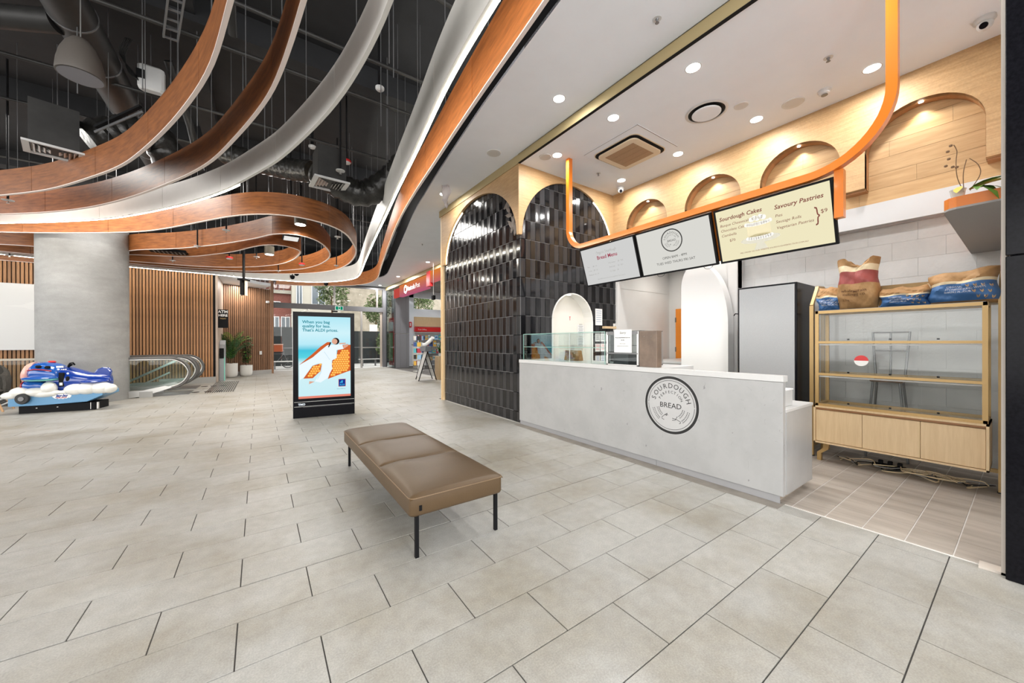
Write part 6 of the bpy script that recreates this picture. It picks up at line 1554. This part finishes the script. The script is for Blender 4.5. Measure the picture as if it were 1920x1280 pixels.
# exit sign
t = thing('exit_sign', 'green and white running man exit sign on the glazing transom', 'exit sign', (3.9, 23.0, 3.5))
MB().box(3.62, 4.05, 23.02, 23.06, 3.40, 3.63).build('sign_box', emis('exit_white', (.75, .9, .8), .8), t)
m = MB(); m.box(3.65, 3.78, 23.01, 23.02, 3.42, 3.61); m.box(3.90, 4.02, 23.01, 23.02, 3.42, 3.61); m.box(3.80, 3.88, 23.01, 23.02, 3.46, 3.58); m.build('pictogram', emis('exit_green', (.0, .30, .16), .7), t)
# door sensor
t = thing('door_sensor', 'small black door sensor below the exit sign', 'sensor', (3.6, 23.0, 3.3)); MB().bbox(3.45, 3.75, 23.0, 23.1, 3.28, 3.36, .01).build('housing', M_black, t)

# ================================================================== POST SHOP ON THE RIGHT
po = thing('post_shop_sign', 'projecting red and orange post shop sign box with white lettering', 'shop sign', (6.4, 18.1, 4.0))
RG = bpy.data.materials.new('sign_gradient'); RG.use_nodes = True; N = RG.node_tree
for n in list(N.nodes):
    if n.type == 'BSDF_PRINCIPLED': N.nodes.remove(n)
em = N.nodes.new('ShaderNodeEmission'); tc = N.nodes.new('ShaderNodeTexCoord'); sp = N.nodes.new('ShaderNodeSeparateXYZ'); rp = N.nodes.new('ShaderNodeValToRGB'); mp = N.nodes.new('ShaderNodeMapRange')
N.links.new(tc.outputs['Object'], sp.inputs[0]); N.links.new(sp.outputs[2], mp.inputs[0]); mp.inputs[1].default_value = .0; mp.inputs[2].default_value = .65
N.links.new(mp.outputs[0], rp.inputs[0]); N.links.new(rp.outputs[0], em.inputs[0]); em.inputs[1].default_value = .62; N.links.new(em.outputs[0], N.nodes['Material Output'].inputs[0])
rp.color_ramp.elements[0].color = (.62, .14, .26, 1); rp.color_ramp.elements[1].color = (.95, .28, .06, 1)
MB().box(6.40, 6.60, 16.1, 20.05, 4.03, 4.65).build('sign_box', RG, po)
MB().box(6.395, 6.62, 15.7, 16.1, 4.10, 4.78).build('red_return', M_red, po); MB().box(6.42, 6.6, 14.4, 15.7, 4.25, 4.75).build('sign_box', RG, po); MB().box(6.5, 6.6, 20.05, 21.4, 4.10, 4.60).build('red_return', emis('sign_red', (.75, .10, .08), .6), po)
m = MB(); mb_text(m, 'Australia Post', 0, 0, .34, sx=.95, bold=.006)
m.xf((6.392, 18.75, 4.22), (0, -1, 0), (0, 0, 1)); m.build('lettering', M_paper, po)
m = MB(); ring2d(m, 0, 0, .10, .20, 0, 30, a0=-2.2, a1=2.2); m.v = [(x, y * 1.1, z) for x, y, z in m.v]; ring2d(m, -.05, 0, .15, .21, 0, 20, a0=2.0, a1=4.2); m.xf((6.392, 19.0, 4.33), (0, -1, 0), (0, 0, 1)); m.build('round_emblem', M_paper, po)
m = MB(); m.box(6.50, 6.9, 8.9, 23.1, 4.74, 4.95); struct(m.build('trim_5', M_gold), 'pale gold fascia between the mall ceiling and the post shop', 'trim')
pc = thing('clad_pillar', 'dark grey metal clad pillar at the corner of the post shop', 'pillar', (7.0, 21.4, 0), kind='structure')
for z0, z1 in ((0, 2.02), (2.05, 4.35)):
    for a, b_ in ((6.60, 6.86), (6.865, 7.24), (7.245, 7.41)): MB().bbox(a, b_, 21.40, 22.2, z0, z1, .004).build('cladding_panel', M_grey, pc)
MB().box(6.62, 7.40, 21.42, 22.18, 2.015, 2.055).build('joint_strip', M_steel, pc)
w2 = thing('window_2', 'glazed shopfront corner between the entrance glazing and the clad pillar', 'window', (6.5, 22.3, 0), kind='structure')
MB().box(6.50, 6.512, 21.45, 23.05, .05, 4.7).build('pane', M_glassd, w2)
MB().box(6.46, 6.54, 23.0, 23.1, 0, 4.75).build('mullion', M_grey, w2)
t = thing('poster_frame', 'tall red framed poster behind the shopfront corner glass', 'poster', (6.6, 22.3, .3)); MB().box(6.56, 6.60, 21.75, 22.6, .15, 3.0).build('frame', M_red, t); MB().box(6.545, 6.56, 21.82, 22.53, .4, 2.1).build('green_print', mat('poster_green', (.30, .50, .22), .5, var=.5, nscale=5), t); MB().box(6.54, 6.56, 21.7, 22.65, 2.2, 2.75).build('white_sheet', M_paper, t)
m = MB(); m.box(7.41, 14, 23.12, 23.3, 0, 3.72); m.box(7.41, 8.3, 23.12, 23.3, 3.72, 4.7); m.box(10.3, 14, 23.12, 23.3, 3.72, 4.7); m.box(7.41, 14, 23.12, 23.3, 4.45, 4.9)
struct(m.build('wall_rear', M_ceil), 'white rear wall inside the post shop', 'wall')
w3 = thing('window_3', 'high window in the rear wall of the post shop', 'window', (9.3, 23.2, 3.7), kind='structure'); MB().box(8.3, 10.3, 23.2, 23.212, 3.72, 4.45).build('pane', M_glass, w3); MB().box(8.28, 8.33, 23.15, 23.22, 3.70, 4.47).build('window_frame', M_white, w3)
m = MB(); m.box(6.9, 14, 8.9, 23.3, 4.9, 4.95); struct(m.build('ceiling', mat('post_ceiling', (.33, .31, .28), .7, var=.35, nscale=1.5, stretch=(1, 6, 1))), 'patterned grey brown ceiling inside the post shop', 'ceiling')
for i, (x, y) in enumerate(((7.4, 17.2), (8.0, 16.6), (9.0, 20.0))):
    lamp('AREA', (x, y, 4.86), 40, (1, 1, 1), .4); t = thing('recessed_downlight', 'bright round light in the post shop ceiling, %s' % ('left', 'right', 'far')[i], 'ceiling light', (x, y, 4.88), 'post shop ceiling lights'); MB().cyl((x, y), .12, 4.87, 4.90, 18).build('lens', M_disc, t)
m = MB(); m.box(14, 14.1, 8.9, 23.3, 0, 4.95); m.box(6.45, 14.1, 8.8, 8.9, 0, 4.95); m.box(4.12, 6.45, 8.85, 8.9, 0, 4.95)
struct(m.build('wall_inner', M_wallw), 'white inner side walls of the post shop', 'wall')
m = MB(); m.box(6.44, 6.56, 14.05, 14.16, 0, 4.74); m.box(6.46, 6.54, 13.55, 13.62, 0, 4.74)
struct(m.build('shopfront_post', M_steel), 'bright steel post at the near end of the post shop opening', 'post')
MB().box(6.49, 6.50, 8.95, 13.55, 0, 4.74).build('pane', M_glass, bpy.data.objects['shopfront_post'])
pt = thing('wall_panel', 'pale oak panel on the rear wall of the post shop', 'wall panel', (9.3, 23.0, 2.9)); MB().box(8.32, 11.5, 23.0, 23.12, 2.56, 3.19).build('timber_board', M_oakc, pt)
ct2 = thing('shop_counter_fascia', 'red fascia strip over the post shop shelves', 'fascia', (9.3, 22.9, 2.4)); MB().box(8.32, 11.5, 22.85, 23.1, 2.22, 2.52).build('red_board', M_red, ct2)
m = MB(); mb_text(m, 'Post Office', 0, 0, .13); m.xf((8.5, 22.845, 2.32), (1, 0, 0), (0, 0, 1)); m.build('lettering', M_paper, ct2)
sh = thing('product_shelving', 'wall shelving crowded with cards and parcels in the post shop', 'shelving', (9.3, 22.8, 0))
MB().box(8.32, 11.2, 22.95, 23.1, .3, 2.2).build('back_board', M_hoardg, sh)
for z in (.35, .8, 1.25, 1.7, 2.15): MB().box(8.32, 11.2, 22.6, 22.95, z - .02, z).build('shelf_board', M_white, sh)
cols = [mat('product_%s' % n_, c_, .5) for n_, c_ in (('teal', (.10, .45, .50)), ('crimson', (.55, .05, .08)), ('navy', (.05, .10, .30)), ('amber', (.75, .45, .08)), ('pale', (.75, .74, .72)), ('black', (.03, .03, .03)), ('sky', (.35, .60, .80)))]
rnd = random.Random(9); k = 0; CN = ('teal', 'crimson', 'navy', 'amber', 'pale', 'black', 'sky blue')
for row, z in enumerate((.35, .8, 1.25, 1.7)):
    x = 8.36; q_ = 0
    while x < 10.6:
        w_ = rnd.uniform(.12, .26); h_ = rnd.uniform(.18, .38)
        q_ += 1
        t = thing('product_pack', 'small %s pack, %s from left on the %s post shop shelf' % (CN[k % 7], ('first', 'second', 'third', 'fourth', 'fifth', 'sixth', 'seventh', 'eighth', 'ninth', 'tenth', 'eleventh', 'twelfth', 'thirteenth')[q_ - 1], ('lowest', 'second lowest', 'second highest', 'highest')[row]), 'product', (x + w_ / 2, 22.7, z), 'packs on the post shop shelves')
        MB().bbox(x, x + w_, 22.64, 22.70, z, z + h_, .004).build('carton', cols[k % 7], t); MB().box(x + w_ * .2, x + w_ * .8, 22.632, 22.64, z + h_ * .4, z + h_ * .7).build('label_patch', cols[(k + 3) % 7], t); k += 1; x += w_ + rnd.uniform(.02, .08)
rkk = thing('display_carousel', 'wire display carousel of cards behind the folding sign', 'display stand', (6.2, 17.0, 0))
MB().cyl((6.75, 18.1), .03, 0, 1.9, 10).build('pole', M_steel, rkk); MB().cyl((6.75, 18.1), .28, 0, .05, 20).build('base', M_steel, rkk)
for j in range(5):
    for i in range(6):
        a = i * pi / 3 + .3; c = Vector((6.75 + .22 * cos(a), 18.1 + .22 * sin(a))); d_ = Vector((-sin(a), cos(a))) * .1
        m = MB(); m.sweep([(c.x - d_.x, c.y - d_.y, .45 + .32 * j), (c.x + d_.x, c.y + d_.y, .45 + .32 * j)], .015, .22); m.build('card', cols[(i + j * 2) % 7], rkk)
t = thing('white_post_cabinet', 'low white cabinet at the post shop entrance', 'cabinet', (7.9, 20.8, 0)); MB().bbox(7.5, 8.0, 20.3, 21.2, .2, 1.35, .01).build('cabinet_body', M_white, t); MB().box(7.48, 8.02, 20.28, 21.22, 1.35, 1.39).build('top', M_dsteel, t); MB().box(7.55, 7.95, 20.35, 21.15, 0, .2).build('plinth', M_skirt, t)
t = thing('fire_notice', 'red fire notice on the white wall right of the grey pillar', 'sign', (7.6, 23.1, 2.6)); MB().box(7.98, 8.16, 23.08, 23.12, 2.50, 2.85).build('board', M_red, t); MB().box(8.04, 8.10, 23.07, 23.08, 2.58, 2.78).build('white_mark', M_paper, t)
t = thing('hanging_projector', 'small black camera and white box hanging in the post shop', 'camera', (8.0, 18.5, 3.5)); MB().tube([(6.2, 14.8, 4.95), (6.2, 14.8, 3.55)], .012, 6).build('drop_pole', M_steel, t); MB().bbox(6.14, 6.26, 14.7, 14.9, 3.35, 3.55, .02).build('camera_body', M_black, t)
# folding A-frame sign
af = thing('folding_sign', 'white folding A-frame sign with black edges outside the post shop', 'folding sign', (5.4, 13.8, 0))
def plate(a, b_, c, d, th_, name, m_, par):
    a, b_, c, d = map(Vector, (a, b_, c, d)); n_ = (b_ - a).cross(d - a).normalized() * th_
    m = MB(); m.add([a, b_, c, d, a + n_, b_ + n_, c + n_, d + n_], [(3, 2, 1, 0), (4, 5, 6, 7), (0, 1, 5, 4), (1, 2, 6, 5), (2, 3, 7, 6), (3, 0, 4, 7)]); return m.build(name, m_, par)
A0, A1, A2, A3 = Vector((5.02, 13.45, .02)), Vector((5.18, 14.19, .02)), Vector((5.46, 14.05, 1.15)), Vector((5.36, 13.40, 1.15))
B0, B1 = Vector((5.73, 13.40, .02)), Vector((5.80, 13.99, .02))
plate(A0.lerp(A3, .12), A1.lerp(A2, .12), A2, A3, .02, 'front_board', M_white, af); plate(B0.lerp(A3, .12), B1.lerp(A2, .12), A2, A3, .02, 'rear_board', M_white, af)
for a, b_ in ((A0, A3), (A1, A2), (B0, A3), (B1, A2)): MB().tube([a, b_], .018, 6).build('edge_tube', M_black, af)
MB().tube([A0.lerp(A3, .42), B0.lerp(A3, .42)], .008, 5).build('stay_bar', M_black, af)
t = thing('sign_top_box', 'grey box with a puffy white bag resting on the folding sign', 'bag', (5.42, 13.7, 1.16))
MB().bbox(5.28, 5.54, 13.45, 13.98, 1.16, 1.36, .015).build('grey_box', mat('box_slate', (.16, .17, .19), .5), t)
m = MB(); m.tube(spline([(5.30, 13.75, 1.40), (5.40, 13.70, 1.42), (5.50, 13.62, 1.52), (5.60, 13.55, 1.64), (5.62, 13.5, 1.70)], .03), .075, 14); m.build('white_bag', mat('puffy_white', (.82, .82, .82), .4, bump=.6, nscale=9), t, smooth=True)
# planter box
pb_ = thing('planter_box', 'tall pale timber planter box with a small glossy plant by the tiled block', 'planter', (6.1, 13.8, 0))
MB().bbox(5.92, 6.36, 13.61, 14.02, 0, .95, .004).build('box_body', M_oakc, pb_)
MB().cyl((6.1, 13.82), .10, .95, 1.06, 16).build('inner_pot', M_white, pb_)
for k in range(13):
    a = rnd.uniform(0, 2 * pi); ln = rnd.uniform(.08, .22); H_ = rnd.uniform(.2, .45); p0 = Vector((6.1, 13.82, 1.05)); p1 = p0 + Vector((cos(a) * ln, sin(a) * ln, H_))
    MB().tube([p0, p1], .008, 5).build('stem', M_leaf, pb_)
    for i in range(7):
        q = p0.lerp(p1, .2 + .8 * i / 7)
        for sg in (-1, 1): leaf(pb_, q, (cos(a + sg * 1.2), sin(a + sg * 1.2), .5), .09, .025, M_leaf if i % 3 else M_leafl, .2, n=3)

# ================================================================== OUTSIDE
m = MB(); m.box(-40, 60, 23.3, 90, -.1, -.02); g_ = struct(m.build('ground', M_pave), 'pale paved forecourt outside the entrance', 'ground')
fe = thing('dark_fence', 'dark grey solid panel fence across the forecourt', 'fence', (3, 28, 0))
x = -6
while x < 15:
    MB().box(x + .01, x + 1.19, 28, 28.05, .0, 2.55 if x < 4 else 2.35).build('fence_panel', M_fence, fe); x += 1.2
MB().box(-6, 15, 27.97, 28.08, 1.15, 1.2).build('fence_rail', M_dsteel, fe)
def building(name, label, x0, x1, y, z1, m_, wins, dep=8, bricks=False):
    t = thing(name, label, 'building', ((x0 + x1) / 2, y, 0))
    MB().box(x0, x1, y, y + dep, 0, z1).build('wall', m_, t)
    for a, b_, c, d in wins:
        o = MB(); o.box(a - .06, b_ + .06, y - .06, y, c - .06, d + .06); o = o.build('window_frame', M_white, t)
        MB().box(a, b_, y - .08, y - .06, c, d).build('pane', M_bwin, o); MB().box((a + b_) / 2 - .03, (a + b_) / 2 + .03, y - .09, y - .08, c, d).build('glazing_bar', M_white, o)
    return t
b1 = building('brick_building', 'red brick building seen through the left of the glazing', -14, 2.5, 40, 12, M_brick, [(.9, 1.5, 2.2, 3.9), (1.75, 2.35, 2.2, 3.9), (-.6, .2, 2.2, 3.9), (.9, 1.6, 5.2, 5.3)])
for zz in range(8):
    pass
MB().box(-14, 2.5, 39.7, 40, 6.1, 6.4).build('balcony_slab', M_bcream, b1); MB().box(-14, 1.6, 39.0, 40, 7.1, 7.2).build('balcony_slab', M_dsteel, b1)
for k in range(12): MB().box(-2 + .35 * k, -1.96 + .35 * k, 39.1, 39.14, 6.2, 7.1).build('balustrade_post', M_dsteel, b1)
building('cream_building', 'cream rendered apartment building in the middle of the glazing', 2.5, 6.6, 39, 14, M_bcream, [(2.9, 3.3, 5.0, 7.1), (4.15, 5.2, 5.2, 8.0), (4.15, 5.2, 2.0, 3.8)])
b3 = building('sandstone_building', 'pale sandstone block building behind the trees', 6.6, 26, 42, 12, mat('sandstone', (.34, .30, .24), .8, col2=(.26, .23, .18), nscale=2, ramp=(.4, .6)), [(14, 15.2, 5.5, 7.5)])
def tree(x, y, zc, rx, rz, label, seed, n=2600):
    t = thing('street_tree', label, 'tree', (x, y, 0), 'street trees outside'); r_ = random.Random(seed)
    MB().tube([(x, y, 0), (x + .1, y, zc * .5), (x, y, zc)], [.12, .09, .04], 8).build('trunk', M_stem, t)
    m = MB(); blobs = [(r_.uniform(-.6, .6) * rx, r_.uniform(-.6, .6) * rx, r_.uniform(-.7, .7) * rz, r_.uniform(.3, .55)) for _ in range(16)]
    for i in range(n):
        b_ = blobs[i % 16]; v = Vector((r_.gauss(0, 1), r_.gauss(0, 1), r_.gauss(0, 1))).normalized() * b_[3] * rx * r_.uniform(.7, 1.05)
        c = Vector((x + b_[0], y + b_[1], zc + b_[2])) + v; d = Vector((r_.gauss(0, 1), r_.gauss(0, 1), r_.gauss(0, .6))).normalized() * .11; e = d.cross(Vector((r_.gauss(0, 1), r_.gauss(0, 1), 1))).normalized() * .045
        m.add([c - d, c - e, c + d, c + e], [(0, 1, 2, 3)])
    o = m.build('foliage', mat('tree_leaf_%d' % seed, (.13, .18, .06), .6, col2=(.05, .08, .02), nscale=3), t); o['kind'] = 'stuff'
tree(4.75, 32, 5.7, 1.5, 1.5, 'leafy street tree behind the middle of the glazing', 1); tree(7.9, 31, 4.2, 1.3, 2.2, 'leafy street tree behind the right hand door', 2); tree(12.3, 33, 5.6, 1.6, 1.2, 'leafy street tree seen through the post shop window', 3)
tree(7.6, 27.3, 1.3, .6, 1.0, 'green shrub climbing in front of the fence by the door', 5, 1500)
# outdoor benches
for i, (x0_, x1_, l_) in enumerate(((.5, 2.0, 'low steel bench outside, left of the advertising screen'), (5.3, 6.6, 'low steel bench outside the right hand door'))):
    t = thing('outdoor_bench', l_, 'bench', ((x0_ + x1_) / 2, 25, 0)); MB().bbox(x0_, x1_, 24.8, 25.2, .40, .45, .01).build('seat', M_steel, t)
    for x in (x0_ + .25, x1_ - .25): MB().box(x - .03, x + .03, 24.9, 25.1, -.02, .40).build('leg', M_dsteel, t)
# delivery bicycle
bk = thing('delivery_bicycle', 'delivery bicycle with a large orange box outside the left of the glazing', 'bicycle', (1.1, 26.0, 0))
def wheel(cx_, name='wheel'):
    MB().tube([(cx_ + .33 * cos(a), 26.0, .33 + .33 * sin(a)) for a in [2 * pi * i / 24 for i in range(25)]], .03, 6).build(name, M_rubber, bk)
    m = MB()
    for k in range(8): m.tube([(cx_, 26.0, .33), (cx_ + .32 * cos(k * pi / 4), 26.0, .33 + .32 * sin(k * pi / 4))], .006, 4)
    m.build('spokes', M_dsteel, bk)
wheel(1.45); wheel(.40)
m = MB(); m.tube([(.40, 26, .33), (.85, 26, .35), (1.25, 26, .85), (1.45, 26, .33)], .022, 6); m.tube([(.40, 26, .33), (.65, 26, .85), (1.25, 26, .85), (1.22, 26, 1.05)], .020, 6); m.tube([(1.15, 25.75, 1.08), (1.25, 26.0, 1.05), (1.15, 26.25, 1.08)], .014, 6); m.build('frame', M_dsteel, bk)
MB().bbox(.62, 1.18, 25.75, 26.25, .98, 1.38, .02).build('delivery_box', mat('box_orange', (.60, .14, .05), .6), bk); MB().bbox(.55, 1.2, 25.7, 26.3, 1.38, 1.44, .01).build('box_lid', mat('lid_peach', (.78, .48, .36), .6), bk)
